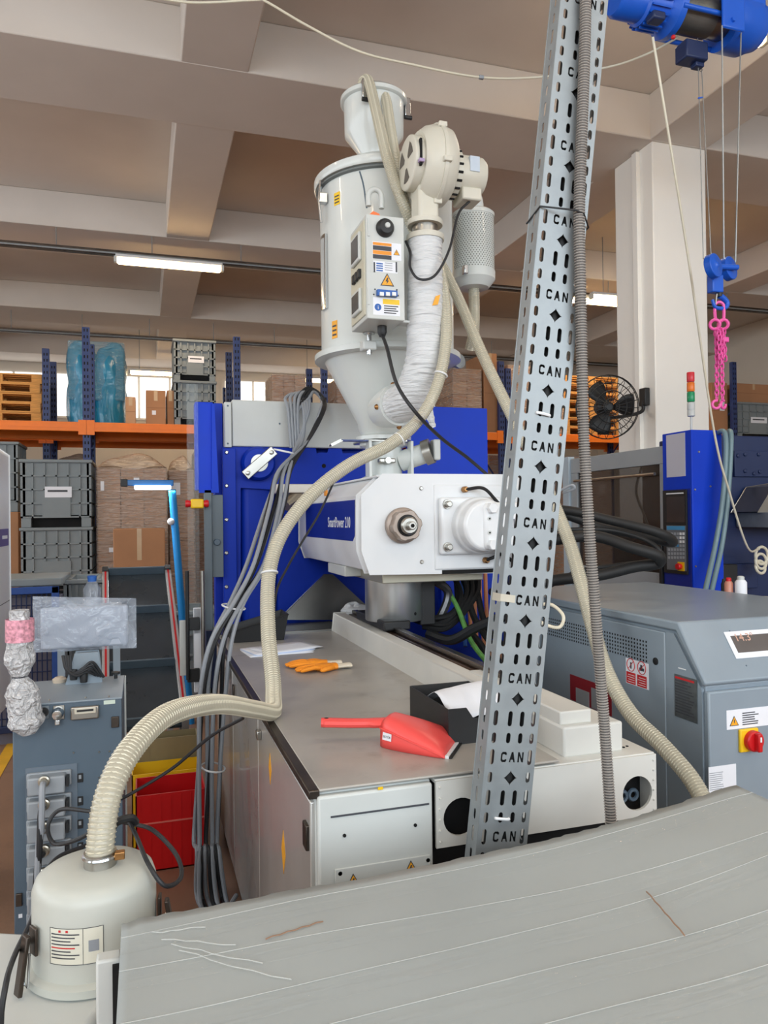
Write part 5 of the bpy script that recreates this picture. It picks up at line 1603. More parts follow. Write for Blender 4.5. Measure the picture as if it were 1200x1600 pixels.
tag(MB().tube(smooth_path([PY(872, 768, 2.6), PY(893, 758, 2.55), PY(897, 764, 2.55), PY(880, 770, 2.6)], 6), 0.005, 8).build('grey_lead', CABLEG), 'short grey loop of lead right of the tray, above the insulated hoses', 'cable')

# ------------------------------------------------------------------ second moulding machine on the right
m2 = thing('moulding_machine', 'blue moulding machine with control column and smoked guard door near the pillar', 'machine', (3.9, 4.9, 0))
SX, SY = 3.514, 4.20
cX1, cY1 = 3.765, 4.50
colm = MB().box(SX, cX1, SY, cY1, 0.25, 2.185).build('control_column', BLUE_B, m2, bevel=0.006)
MB().box(SX - 0.004, SX + 0.002, SY + 0.01, cY1 - 0.01, 0.27, PX(1050, 765, SX).z).build('lower_side', LBLUE, colm)
MB().box(SX + 0.02, 4.9, SY + 0.05, 5.9, 0.0, 0.75).build('machine_base', GREY, m2, bevel=0.01)
def sx_rect(x0, y0, x1, y1, m, name, parent, t=0.004, lift=0.0):
    X = SX - lift
    xm, ym = (x0 + x1) / 2, (y0 + y1) / 2
    a, b = PX(x0, ym, X), PX(x1, ym, X)
    return MB().box(X - t, X, a.y, b.y, PX(xm, y1, X).z, PX(xm, y0, X).z).build(name, m, parent, bevel=0.0)
sx_rect(1042, 678, 1071, 745, mat('pale_panel', (202, 202, 214), 0.35, var=0.03), 'white_side_panel', colm, 0.004)
hmi = sx_rect(1039, 766, 1075, 896, BLACK, 'operator_panel', colm, 0.014, 0.004)
sx_rect(1042, 776, 1070, 816, mat('screen_off', (66, 56, 54), 0.12, var=0.2), 'screen', hmi, 0.002, 0.018)
sx_rect(1041, 770, 1068, 772, PRINT_W, 'heading_line', hmi, 0.001, 0.018)
kp = sx_rect(1042, 821, 1072, 891, mat('keypad_grey', (110, 116, 122), 0.4), 'keypad', hmi, 0.002, 0.018)
sx_rect(1042, 822, 1070, 828, mat('key_blue', (70, 150, 200), 0.4), 'key_band', kp, 0.001, 0.02)
k0 = 0
for r_i in range(7):
    for c_i in range(6):
        x = 1044 + c_i * 4.5
        y = 832 + r_i * 6.2
        mm = PRINT_W if (r_i < 3 and c_i > 3) else (mat('key_blue', (70, 150, 200)) if r_i == 3 and c_i < 4 else mat('key_pale', (160, 166, 172), 0.4))
        sx_rect(x, y, x + 3, y + 4, mm, 'key', kp, 0.002, 0.02)
q = PX(1064, 885, SX - 0.02)
eb = MB().box(q.x - 0.004, q.x, q.y - 0.035, q.y + 0.03, q.z - 0.03, q.z + 0.03).build('stop_plate', YELLOW, hmi)
MB().lathe([(0.018, 0), (0.024, 0.02), (0.02, 0.03)], (q.x - 0.002, q.y, q.z), (-1, 0, 0), 16).build('stop_button', RED, eb)
for x, y in ((1092, 706), (1086, 765), (1110, 760), (1087, 885), (1079, 925)):
    q = PY(x, y, SY)
    MB().lathe([(0.008, 0), (0.006, 0.004)], (q.x, SY, q.z), (0, -1, 0), 10).build('column_screw', STEEL, colm)
# signal tower
q = PY(1080, 655, SY + 0.15)
tw_ = MB().cyl((q.x, SY + 0.15, 2.18), (q.x, SY + 0.15, PY(1080, 640, SY + 0.15).z), 0.008, n=10).build('signal_pole', LGREY, colm)
ys = [(635, 625, LGREY, 'signal_base'), (625, 613, LGREY, 'signal_neck'), (612, 597, mat('signal_green', (20, 150, 96), 0.3), 'green_lens'), (596, 582, mat('signal_orange', (244, 126, 40), 0.3), 'orange_lens'), (581, 566, mat('signal_red', (222, 50, 62), 0.3), 'red_lens')]
off = 16
for (ya, yb, m, nm) in ys:
    za, zb = PY(1080, ya + off - 0, SY + 0.15).z, PY(1080, yb + off, SY + 0.15).z
    MB().lathe([(0.024 if 'base' not in nm else 0.018, za), (0.026, za + 0.004), (0.026, zb - 0.004), (0.024, zb)], (q.x, SY + 0.15, 0), (0, 0, 1), 20).build(nm, m, tw_)
# guard door along the machine
gy1 = 5.74
gd = MB()
gz1, gz0 = PX(1030, 697, SX).z, PX(1030, 960, SX).z
gi1, gi0 = PX(1000, 728, SX).z, PX(1000, 893, SX).z
gd.box(SX + 0.02, SX + 0.07, cY1, gy1, gi1, gz1)
gd.box(SX + 0.02, SX + 0.07, cY1, gy1, 0.55, gi0)
gd.box(SX + 0.02, SX + 0.07, cY1, cY1 + 0.06, gi0, gi1)
gd.box(SX + 0.02, SX + 0.07, gy1 - 0.10, gy1, gi0, gi1)
gdo = gd.build('guard_door', mat('guard_grey', (158, 164, 168), 0.45, var=0.04), m2, bevel=0.004)
MB().box(SX + 0.035, SX + 0.043, cY1 + 0.05, gy1 - 0.09, gi0 - 0.01, gi1 + 0.01).build('smoked_pane', GLASS, gdo)
MB().tube([(SX - 0.02, cY1 + 0.06, gi1 - 0.07), (SX - 0.02, gy1 - 0.12, gi1 - 0.07)], 0.012, 10).build('door_rail', STEEL, gdo)
MB().box(SX - 0.02, SX + 0.02, cY1 + 0.0, cY1 + 0.03, gi0 - 0.15, gi0 + 0.25).build('door_handle', BLACK, gdo, bevel=0.004)
MB().box(SX + 0.0, SX + 0.06, gy1, gy1 + 0.10, 0.55, gz1 + 0.02).build('door_post', mat('pale_blue_grey', (176, 192, 204), 0.4), m2, bevel=0.004)
MB().box(SX + 0.75, SX + 0.80, cY1, gy1, 0.75, 2.05).build('inner_wall', mat('inner_brown', (112, 96, 86), 0.5, var=0.2), m2)
MB().box(SX + 0.3, SX + 0.7, cY1 + 0.3, gy1 - 0.2, 0.75, 1.5).build('inner_mould', DSTEEL, m2, bevel=0.02)
cable([(SX + 0.2, 5.0, 2.0), (SX + 0.18, 5.05, 1.8), (SX + 0.22, 5.0, 1.6), (SX + 0.2, 4.9, 1.45)], 0.01).build('inner_hose', HOSEW, m2)
# dark navy frame to the right of the column
nv = MB().box(cX1 + 0.03, 5.0, 4.42, 4.9, 0.75, 2.18).build('navy_frame', NAVY, m2, bevel=0.01)
pl_ = MB().pbox(1148, 705, 1240, 745, 4.40, 0.02).build('bolted_plate', NAVY, nv, bevel=0.004)
for x, y in ((1164, 710), (1164, 736), (1185, 710), (1187, 737), (1153, 712), (1178, 740)):
    q = PY(x, y, 4.40)
    MB().lathe([(0.014, 0), (0.014, 0.008), (0.009, 0.012)], (q.x, 4.40, q.z), (0, -1, 0), 12).build('plate_bolt', NAVY, pl_)
for x, y in ((1156, 799), (1173, 799), (1188, 806)):
    q = PY(x, y, 4.42)
    MB().lathe([(0.01, 0), (0.008, 0.006)], (q.x, 4.42, q.z), (0, -1, 0), 10).build('frame_bolt', NAVY, nv)
q = PY(1205, 800, 4.2)
MB().box(q.x - 0.11, q.x + 0.4, 4.1, 4.41, PY(1190, 824, 4.2).z, PY(1190, 800, 4.2).z).build('barrel_guard', GALV, m2, bevel=0.004)
a, b = PY(1176, 800, 4.2), PY(1200, 760, 4.2)
MB().prism([(a.x, a.z), (a.x + 0.5, a.z), (a.x + 0.5, b.z + 0.05), (b.x, b.z)], (0, 4.15, 0), (1, 0, 0), (0, 0, 1), (0, 0.25, 0)).build('hopper_slide', STEEL, m2, bevel=0.004)
MB().pbox(1140, 881, 1184, 920, 4.35, 0.08).build('terminal_block', NAVY, m2, bevel=0.006)
MB().pbox(1130, 882, 1153, 912, 4.30, 0.1).build('black_socket', BLACK, m2, bevel=0.006)
# two grey-green hoses down the column and the coil of white cable
for k, (dx, lab_) in enumerate(((0, 'left of the two grey green hoses hanging beside the control column'), (10, 'right of the two grey green hoses hanging beside the control column'))):
    pts = [PY(1122 + dx * 1.6, 690, 4.30), PY(1123 + dx * 1.5, 676, 4.20), PY(1133 + dx * 0.9, 678, 4.12), PY(1134 + dx * 0.7, 720, 4.1), PY(1128 + dx * 0.8, 790, 4.1), PY(1118 + dx, 850, 4.1), PY(1106 + dx, 905, 4.05), PY(1092 + dx, 965, 3.95), PY(1080 + dx, 1010, 3.85)]
    tag(MB().tube(smooth_path(pts, 8), 0.017, 12).build('coolant_hose', mat('hose_greygreen', (112, 138, 146), 0.35, var=0.05)), lab_, 'hose', 'grey green hoses beside the control column')
for k in range(3):
    c = PY(1190 - k, 868 + k * 9, 4.22)
    tag(MB().torus(c, (0.1, -1, 0.1 * k), 0.06 - 0.008 * k, 0.010, 28, 8).build('cable_coil', HOSEW), ['top loop of the white cable coil at the right edge', 'middle loop of the white cable coil at the right edge', 'lowest loop of the white cable coil at the right edge'][k], 'cable', 'white cable coil')

# bench with spray cans behind the chiller
bz = 1.18
bq = PZ(1130, 948, bz)
bn = thing('work_bench', 'blue topped bench behind the chiller with spray cans on it', 'bench', (bq.x + 0.45, bq.y + 0.0, 0))
bl_x = max(bq.x - 0.1, KX1 + 0.03)
MB().box(bl_x, bq.x + 1.0, bq.y - 0.20, bq.y + 0.28, bz - 0.04, bz).build('bench_top', mat('bench_blue', (40, 116, 190), 0.5), bn, bevel=0.005)
MB().box(bq.x + 0.08, bq.x + 0.85, bq.y - 0.19, bq.y + 0.14, bz, bz + 0.004).build('bench_mat', RUBBER, bn)
for x in (bl_x + 0.04, bq.x + 0.94):
    for y in (bq.y - 0.16, bq.y + 0.24):
        MB().box(x - 0.03, x + 0.03, y - 0.03, y + 0.03, 0, bz - 0.04).build('leg', BLUE, bn, bevel=0.004)
def can(label, px_, w, h, m_body, m_cap, yy):
    c = PZ(px_, yy, bz + 0.004)
    t = thing('spray_can', label, 'spray can', c)
    r = w
    MB().lathe([(r, 0), (r, h * 0.78), (r * 0.7, h * 0.86)], c, (0, 0, 1), 20).build('can_body', m_body, t)
    MB().lathe([(r * 0.62, h * 0.86), (r * 0.6, h * 0.97), (r * 0.4, h)], c, (0, 0, 1), 16).build('can_cap', m_cap, t)
can('orange spray can with red cap on the bench', 1139, 0.020, 0.125, mat('can_orange', (206, 140, 118), 0.35), RED, 943)
can('white spray can with white cap on the bench', 1158, 0.027, 0.135, PAPER, LGREY, 944)
can('slim dark bottle left of the orange spray can', 1131, 0.012, 0.115, BLACK, BLACK, 941)
q = PZ(1182, 941, bz + 0.004)
glove('work_glove', 'orange rubber glove on the bench beside the white spray can', (q.x, q.y, bz + 0.0045), R_(200), 1)

# ------------------------------------------------------------------ wall fan on the pillar
fc_ = PY(950, 636, 6.35)
fan = thing('wall_fan', 'black caged fan mounted on the side of the white pillar', 'fan', fc_)
ax_f = Vector((-0.25, -1, -0.12)).normalized()
FR = 0.31
u_f = ax_f.orthogonal().normalized()
w_f = ax_f.cross(u_f)
for r, d in ((FR, 0.0), (FR, -0.03), (FR * 0.75, 0.07), (FR * 0.5, 0.09), (FR * 0.25, 0.10)):
    MB().torus(fc_ + ax_f * d, ax_f, r, 0.005, 36, 5).build('cage_ring', BLACK, fan)
sp0 = MB()
for k in range(24):
    a = 2 * math.pi * k / 24
    e = u_f * math.cos(a) + w_f * math.sin(a)
    MB().tube([fc_ + ax_f * 0.10 + e * 0.04, fc_ + ax_f * 0.085 + e * FR * 0.55, fc_ + ax_f * 0.05 + e * FR * 0.85, fc_ + e * FR, fc_ - ax_f * 0.06 + e * FR * 0.8, fc_ - ax_f * 0.09 + e * 0.06], 0.003, 4).build('cage_wire', BLACK, fan)
for k in range(3):
    a = 2 * math.pi * k / 3 + 0.4
    vs, fs = [], []
    for i in range(7):
        r = 0.05 + (FR * 0.86 - 0.05) * i / 6
        for j in range(5):
            b_ = a + (j / 4 - 0.5) * (0.75 + 0.35 * math.sin(i / 6 * math.pi))
            vs.append(fc_ + (u_f * math.cos(b_) + w_f * math.sin(b_)) * r + ax_f * ((j / 4 - 0.5) * 0.07))
    for i in range(6):
        for j in range(4):
            fs.append((i * 5 + j, i * 5 + j + 1, (i + 1) * 5 + j + 1, (i + 1) * 5 + j))
    MB().add(vs, fs).build('blade', BLACK, fan, solid=0.004)
MB().lathe([(0.05, -0.22), (0.075, -0.20), (0.075, -0.08), (0.05, -0.05), (0.05, 0.03), (0.03, 0.05)], fc_, ax_f, 24).build('fan_motor', BLACK, fan)
pb_ = Vector((4.90, 6.56, PY(992, 618, 6.5).z))
MB().box(4.885, 4.944, pb_.y - 0.05, pb_.y + 0.05, pb_.z - 0.09, pb_.z + 0.09).build('wall_plate', BLACK, fan, bevel=0.008)
MB().tube(smooth_path([fc_ - ax_f * 0.15, fc_ + Vector((0.10, 0.16, -0.08)), Vector((4.86, 6.56, pb_.z - 0.16)), Vector((4.90, 6.56, pb_.z - 0.05))], 6), 0.018, 10).build('fan_arm', BLACK, fan)

# ------------------------------------------------------------------ electric hoist
HY = 3.5
ib = thing('crane_beam', 'dark steel beam that carries the blue hoist under the ceiling', 'beam', (2.9, HY, 4.78))
MB().box(0.45, 5.3, HY - 0.07, HY + 0.07, 4.78, 4.80).build('lower_flange', BLACK, ib)
MB().box(0.45, 5.3, HY - 0.008, HY + 0.008, 4.80, 4.98).build('beam_web', BLACK, ib)
MB().box(0.45, 5.3, HY - 0.07, HY + 0.07, 4.98, 5.0).build('upper_flange', BLACK, ib)
for x in (0.6, 5.2):
    MB().box(x - 0.03, x + 0.03, HY - 0.05, HY + 0.05, 5.0, ZB + 0.004).build('beam_hanger', BLACK, ib)
ho = thing('electric_hoist', 'blue electric wire rope hoist at the top right with a wound steel drum', 'hoist', (3.0, HY, 4.2))
HB = mat('hoist_blue', (24, 92, 204), 0.35, var=0.06)
ha = PY(1075, 22, HY)
hz, hx = ha.z, ha.x
def HX(x):
    return PY(x, 30, HY).x
ax0, ax1, ax2, ax3, ax4 = HX(960), HX(1050), HX(1128), HX(1166), HX(1184)
mo = MB().lathe([(0.085, 0), (0.10, 0.02), (0.10, (ax1 - ax0) * 0.42), (0.115, (ax1 - ax0) * 0.45), (0.115, (ax1 - ax0) * 0.8), (0.15, (ax1 - ax0) * 0.9), (0.15, ax1 - ax0)], (ax0, HY, hz), (1, 0, 0), 36).build('hoist_motor', HB, ho)
for k in range(22):
    a = 2 * math.pi * k / 22
    e = Vector((0, math.cos(a), math.sin(a)))
    c = Vector((ax0 + (ax1 - ax0) * 0.62, HY, hz)) + e * 0.117
    t_ = Vector((0, -math.sin(a), math.cos(a)))
    L_ = (ax1 - ax0) * 0.16
    MB().add([c + t_ * s1_ * 0.004 + e * s2_ * 0.012 + Vector((s3_ * L_, 0, 0)) for s3_ in (-1, 1) for s1_, s2_ in ((-1, 0), (1, 0), (1, 1), (-1, 1))], [(0, 1, 2, 3), (7, 6, 5, 4), (0, 4, 5, 1), (1, 5, 6, 2), (2, 6, 7, 3), (3, 7, 4, 0)]).build('motor_fin', HB, mo)
MB().box(ax0 + 0.17, ax0 + 0.25, HY - 0.11, HY - 0.04, hz - 0.145, hz - 0.10).build('terminal_box', NAVY, mo, bevel=0.01)
rope = []
nt_ = 34
for k in range(nt_ * 12):
    a = 2 * math.pi * k / 12
    rope.append(Vector((ax1 + 0.02 + (ax2 - ax1 - 0.12) * k / (nt_ * 12), HY + 0.103 * math.cos(a), hz + 0.103 * math.sin(a))))
dru = MB().lathe([(0.10, 0), (0.10, ax2 - ax1)], (ax1, HY, hz), (1, 0, 0), 40).build('rope_drum', mat('drum_steel', (120, 116, 110), 0.3, 0.95, var=0.15), ho)
MB().tube(rope, 0.0045, 5).build('wound_rope', mat('rope_dark', (112, 112, 108), 0.45, 0.7, var=0.15), dru)
for (dy, dz) in ((-0.13, -0.06), (-0.10, 0.11), (0.10, -0.10), (0.10, 0.11)):
    MB().cyl((ax1 - 0.03, HY + dy, hz + dz), (ax2 + 0.02, HY + dy, hz + dz), 0.014, n=10).build('tie_rod', HB, ho)
bxa, bxb = PY(1130, 20, HY - 0.17).x, PY(1165, 20, HY - 0.17).x
br_ = MB().box(bxa, bxb, HY - 0.17, HY - 0.15, PY(1148, 45, HY - 0.17).z, hz + 0.17).build('side_bracket', HB, ho, bevel=0.015, seg=3)
q = PY(1145, 31, HY - 0.17)
MB().lathe([(0.014, 0), (0.012, 0.012)], q, (0, -1, 0), 12).build('bracket_bolt', HB, br_)
MB().box(ax2, ax3, HY - 0.15, HY + 0.15, hz + 0.02, hz + 0.26).build('bracket_yoke', HB, ho, bevel=0.01)
MB().box(ax1 + 0.05, ax3, HY - 0.05, HY + 0.05, hz + 0.16, 4.79).build('trolley_hanger', HB, ho, bevel=0.01)
MB().lathe([(0.155, 0), (0.155, ax3 - ax2 - 0.02), (0.13, ax3 - ax2 + 0.03), (0.12, ax4 - ax2 - 0.02)], (ax2, HY, hz), (1, 0, 0), 36).build('gearbox', HB, ho)
MB().lathe([(0.075, 0), (0.075, 0.035), (0.06, 0.045)], (ax4 - 0.02, HY, hz), (1, 0, 0), 24).build('end_brake', BLACK, ho)
rg = MB().pbox(1073, 62, 1107, 90, HY - 0.05, 0.1).build('limit_box', NAVY, ho, bevel=0.008)
MB().pbox(1088, 88, 1101, 103, HY - 0.02, 0.05).build('limit_lever', NAVY, rg, bevel=0.006)
MB().ball(PY(1052, 58, HY - 0.1), 0.012, 10, 8).build('red_plug', RED, ho)
# hook block and ropes
hk = PY(1122, 415, HY)
hb_ = thing('hook_block', 'blue two sheave hook block hanging on steel ropes in front of the pillar', 'hook block', (hk.x, HY, PY(1128, 480, HY).z))
s_r = 0.068
for k, (x, y, dy) in enumerate(((1114, 416, -0.04), (1138, 420, 0.05))):
    c = PY(x, y, HY + dy)
    MB().lathe([(s_r, -0.02), (s_r, 0.02), (s_r * 0.3, 0.026), (0.012, 0.034)], c, (0.35, -0.9, 0.1), 32).build('sheave_cover', HB, hb_, bevel=0.003)
MB().pbox(1114, 428, 1131, 456, HY - 0.02, 0.05).build('block_body', HB, hb_, bevel=0.006)
MB().cyl(PY(1106, 416, HY), PY(1152, 418, HY), 0.016, n=12).build('sheave_axle', HB, hb_)
MB().cyl(PY(1124, 455, HY), PY(1124, 464, HY), 0.018, n=14).build('hook_shank', BLACK, hb_)
hp_ = smooth_path([PY(1124, 462, HY), PY(1130, 466, HY), PY(1136, 473, HY), PY(1134, 480, HY), PY(1126, 482, HY), PY(1117, 479, HY), PY(1113, 468, HY)], 6)
MB().tube(hp_, [0.018 - 0.009 * i / (len(hp_) - 1) for i in range(len(hp_))], 10).build('hook', HB, hb_)
MB().tube([PY(1120, 459, HY), PY(1118, 475, HY)], 0.005, 6).build('hook_latch', STEEL, hb_)
ROPE = mat('steel_rope', (150, 152, 152), 0.4, 0.7, var=0.1)
for k, (x0_, y0_, x1_, y1_, dy, lab_) in enumerate(((1128, 40, 1131, 405, -0.16, 'left front steel rope from the hoist bracket to the hook block'), (1158, 40, 1149, 410, -0.1, 'right front steel rope from the hoist bracket to the hook block'), (1090, 60, 1099, 405, 0.0, 'left rear steel rope from the limit box to the hook block'), (1096, 100, 1111, 402, 0.02, 'right rear steel rope from the limit box to the hook block'))):
    a, b = PY(x0_, y0_, HY + dy), PY(x1_, y1_, HY + (dy * 0.2))
    tag(MB().tube([a, b], 0.0045 if k < 2 else 0.003, 6).build('wire_rope', ROPE), lab_, 'rope', 'steel ropes of the hoist')
# small spring fitting and blue tag on the rear rope
MB_ = MB()
q = PY(1095, 108, HY + 0.02)
MB_.torus(q, (0, 1, 0), 0.012, 0.003, 14, 5)
tag(MB_.build('rope_ring', STEEL), 'small steel ring under the hoist limit box', 'ring')
q = PY(1094, 153, HY - 0.01)
tag(MB().prism([(-0.012, -0.006), (0.018, 0.004), (0.02, 0.011), (-0.012, 0.002)], q, (1, 0, 0), (0, 0, 1), (0, 0.006, 0)).build('rope_clip', HB), 'small blue clip on the rear hoist rope', 'clip')
# pendant cable
tag(cable([PY(1020, 58, HY), PY(1035, 150, HY + 0.05), PY(1075, 400, HY + 0.25), PY(1115, 670, HY + 0.4), PY(1140, 770, HY + 0.5), PY(1168, 855, HY + 0.6), PY(1186, 858, HY + 0.71)], 0.007).build('pendant_cable', HOSEW), 'white cable hanging from the hoist past the pillar to the navy machine', 'cable')
# pink chain sling
sl = thing('chain_sling', 'pink chain sling hanging folded from the hook block', 'chain', PY(1124, 640, HY))
def link(c, d, n, Lk, Wk, r):
    """Oval chain link: centre c, long direction d, lying in the plane with normal n."""
    d = Vector(d).normalized()
    n = Vector(n)
    n = (n - d * n.dot(d)).normalized()
    s = d.cross(n)
    pts = []
    for k in range(17):
        a = 2 * math.pi * k / 16
        pts.append(Vector(c) + s * (math.cos(a) * Wk) + d * (math.sin(a) * Wk + math.copysign(Lk - Wk, math.sin(a)) * (1 if abs(math.sin(a)) > 1e-6 else 0)))
    return MB().tube(pts, r, 6, caps=False)
mp_ = PY(1124, 487, HY)
link(mp_, (0, 0, 1), (0.2, 1, 0), 0.055, 0.028, 0.009).build('master_link', PINK, sl)
for x in (1117, 1130):
    MB().torus(PY(x, 507, HY), (0.5, 0.6, 0.2), 0.026, 0.009, 18, 8).build('coupling_ring', PINK, sl)
lk0 = link((0, 0, 0), (0, 0, 1), (1, 0.4, 0), 0.017, 0.0095, 0.0042).build('chain_link', PINK, sl)
lk1 = link((0, 0, 0), (0, 0, 1), (-0.4, 1, 0), 0.017, 0.0095, 0.0042).build('chain_link', PINK, sl)
used = [False, False]
for (xa, ya, xb, yb, dy) in ((1120, 515, 1120, 625, 0.0), (1127, 515, 1129, 625, -0.015), (1123, 518, 1125, 570, -0.03), (1131, 516, 1133, 565, 0.015), (1118, 518, 1122, 575, 0.02), (1128, 520, 1130, 560, -0.04)):
    a, b = PY(xa, ya, HY + dy), PY(xb, yb, HY + dy)
    n = int((b - a).length / 0.024)
    for k in range(n):
        p = a.lerp(b, (k + 0.5) / n) - Vector((0, 0, 0.017))
        w = k % 2
        src = (lk0, lk1)[w]
        if not used[w]:
            put(src, p, sl)
            used[w] = True
        else:
            share(src, sl, p)
for x, y, s in ((1119, 632, 1), (1130, 632, -1)):
    c = PY(x, y, HY)
    MB().torus(c, (0.3 * s, 1, 0), 0.022, 0.008, 16, 8, 0.6, 5.8).build('end_hook', PINK, sl)
c = PY(1134, 530, HY - 0.02)
MB().box(c.x - 0.022, c.x + 0.016, c.y - 0.01, c.y + 0.01, c.z - 0.018, c.z + 0.012).build('sling_shortener', PINK, sl, bevel=0.005)

# ------------------------------------------------------------------ wires slung under the ceiling
tag(cable([Vector((-1.1, 4.6, ZS - 0.01)), PY(200, -40, 4.1), PY(230, -10, 4.0), PY(300, 4, 4.0), PY(400, 0, 4.0), PY(415, 2, 4.0), PY(480, 40, 4.0), PY(560, 80, 4.0), PY(640, 100, 4.0), PY(752, 121, 4.0), PY(850, 120, 4.0), PY(950, 105, 3.9), PY(1010, 85, 3.7), PY(1060, 58, 3.55)], 0.0065).build('slung_wire', HOSEW), 'white wire slung in an arc across the ceiling to the hoist', 'wire')
q = PY(752, 121, 4.0)
tag(MB().box(q.x - 0.015, q.x + 0.015, q.y - 0.01, q.y + 0.01, q.z - 0.01, q.z + 0.01).build('wire_joint', CABLEG, None, bevel=0.004), 'small grey joint on the slung white wire', 'connector')
# ------------------------------------------------------------------ grey sheet over the foreground box
SFY = 1.335
edge = [(190, 1445), (300, 1425), (450, 1397), (600, 1370), (720, 1345), (850, 1317), (960, 1289), (1050, 1262), (1110, 1242), (1150, 1230)]
prof_s = [PY(x, y, SFY) for x, y in edge]
prof_s = [(p.x, p.z) for p in prof_s]
pf = smooth_path([Vector((a, 0, b)) for a, b in prof_s], 5)
SHEET = mat('grey_sheet', (162, 168, 168), 0.5, var=0.05, scale=3, dirt=((196, 200, 198), 9, 0.66, 0.5), bump=0.04, bscale=14)
sn_ = thing('foreground_carton', 'large grey sheeted box in the foreground with clear tape across its top', 'box', (0.6, 0.9, 0))
def sheet_z(x, y):
    for a, b in zip(pf, pf[1:]):
        if a.x <= x <= b.x:
            return a.z + (b.z - a.z) * (x - a.x) / (b.x - a.x)
    return pf[0].z if x < pf[0].x else pf[-1].z
xa_, xb_ = pf[0].x, pf[-1].x
random.seed(5)
wob = [random.uniform(-1, 1) for _ in range(200)]
def sheet(i, j):
    x = xa_ + (xb_ - xa_) * i
    y = SFY - 0.95 * j
    e = 0.003 * wob[int(i * 150)] if j == 0 else 0.0
    z = sheet_z(x, y) + 0.0022 * math.sin(x * 9 + y * 4) * min(1, j * 8)
    if i < 0.02 and j < 0.1:
        z -= 0.004
    return Vector((x, y + e, z))
MB().grid(sheet, 90, 40).build('top_sheet', SHEET, sn_, solid=0.010)
MB().box(xa_ + 0.03, xb_ - 0.03, SFY - 0.93, SFY - 0.03, 0.0, min(p.z for p in pf) - 0.02).build('box_body', mat('grey_box', (150, 152, 148), 0.6, var=0.06), sn_, bevel=0.006)
for k in range(7):
    y0_ = SFY - 0.05 - k * 0.105
    def tp(i, j, y0_=y0_, k=k):
        x = xa_ + (xb_ - xa_) * (0.0 + i)
        y = y0_ - 0.05 * j + 0.012 * math.sin(k * 2 + i * 3) - 0.03 * i * (k % 2)
        return Vector((x, y, sheet_z(x, y) + 0.0022 * math.sin(x * 9 + y * 4) + 0.0062 + 0.0008 * math.sin(j * math.pi)))
    MB().grid(tp, 40, 2).build('tape_strip', FILM_T, sn_)
    # raised crease along the tape edge
    cr = [tp(i / 40, 0) + Vector((0, 0, 0.0004)) for i in range(41)]
    MB().tube(cr, 0.0007, 4).build('tape_edge', mat('tape_edge', (214, 216, 212), 0.25, alpha=0.4), sn_)
# crumpled torn tape and cuts
tr_ = MB()
for (x, y, dx, dy) in ((505, 1447, -90, 28), (1010, 1400, 60, 70)):
    a, b = PZ(x, y, sheet_z(PZ(x, y, 0.96).x, 0)), PZ(x + dx, y + dy, sheet_z(PZ(x + dx, y + dy, 0.96).x, 0))
    pts = [a.lerp(b, t / 8) + Vector((0, 0, 0.0075 + 0.0015 * (t % 2))) for t in range(9)]
    MB().tube(pts, 0.0012, 4).build('torn_edge', mat('torn_brown', (150, 118, 96), 0.6), sn_)
for k in range(1, 5):
    x = 222 + 14 * k
    a, b = PZ(x, 1456 + 9 * k, 0.95), PZ(x + 55 + 30 * k, 1425 + 30 * k, 0.95)
    a.z, b.z = sheet_z(a.x, 0) + 0.008, sheet_z(b.x, 0) + 0.008
    MB().tube([a.lerp(b, t / 6) + Vector((0.004 * wob[t + k], 0.004 * wob[t + k + 9], 0)) for t in range(7)], 0.001, 4).build('film_crease', mat('tape_edge', (214, 216, 212)), sn_)
# side stile with dark slot, left of the sheet
sd_ = MB().pbox(150, 1500, 190, 1720, 1.29, 0.03, ym=1560).build('side_stile', LGREY, sn_, bevel=0.004)
MB().pbox(176, 1508, 188, 1640, 1.285, 0.006, ym=1560).build('side_slot', VOID, sd_)

# ------------------------------------------------------------------ loader canister at the lower left
LC = Vector((-0.094, 1.56, 0.0))
lz0, lz1 = 0.785, 0.958
lr = 0.112
lc = thing('loader_canister', 'round cream loader canister with clamps and a paper label at the lower left', 'canister', (LC.x, LC.y, lz0 - 0.012))
CREAM = mat('cream_enamel', (192, 194, 186), 0.4, var=0.05, dirt=((168, 140, 112), 10, 0.66, 0.5))
hood = MB().lathe([(lr, lz0), (lr, lz1 - 0.03), (lr - 0.006, lz1 - 0.012), (lr - 0.020, lz1 - 0.002), (0.05, lz1 + 0.004), (0.02, lz1 + 0.004)], (LC.x, LC.y, 0), (0, 0, 1), 56).build('hood', CREAM, lc)
MB().lathe([(lr + 0.004, lz0 - 0.012), (lr + 0.012, lz0 - 0.008), (lr + 0.012, lz0 + 0.006), (lr + 0.002, lz0 + 0.012)], (LC.x, LC.y, 0), (0, 0, 1), 56).build('base_ring', CREAM, lc)
q = PY(157, 1372, 1.55)
MB().lathe([(0.03, lz1 - 0.01), (0.03, lz1 + 0.03)], (q.x, 1.55, 0), (0, 0, 1), 24).build('inlet_spigot', STEEL, lc)
MB().torus((q.x, 1.55, lz1 + 0.022), (0, 0, 1), 0.030, 0.0035, 28, 6).build('hose_clip', CHROME, lc)
MB().box(q.x + 0.026, q.x + 0.045, 1.53, 1.545, lz1 + 0.015, lz1 + 0.03).build('clip_screw', mat('brass', (168, 124, 78)), lc, bevel=0.002)
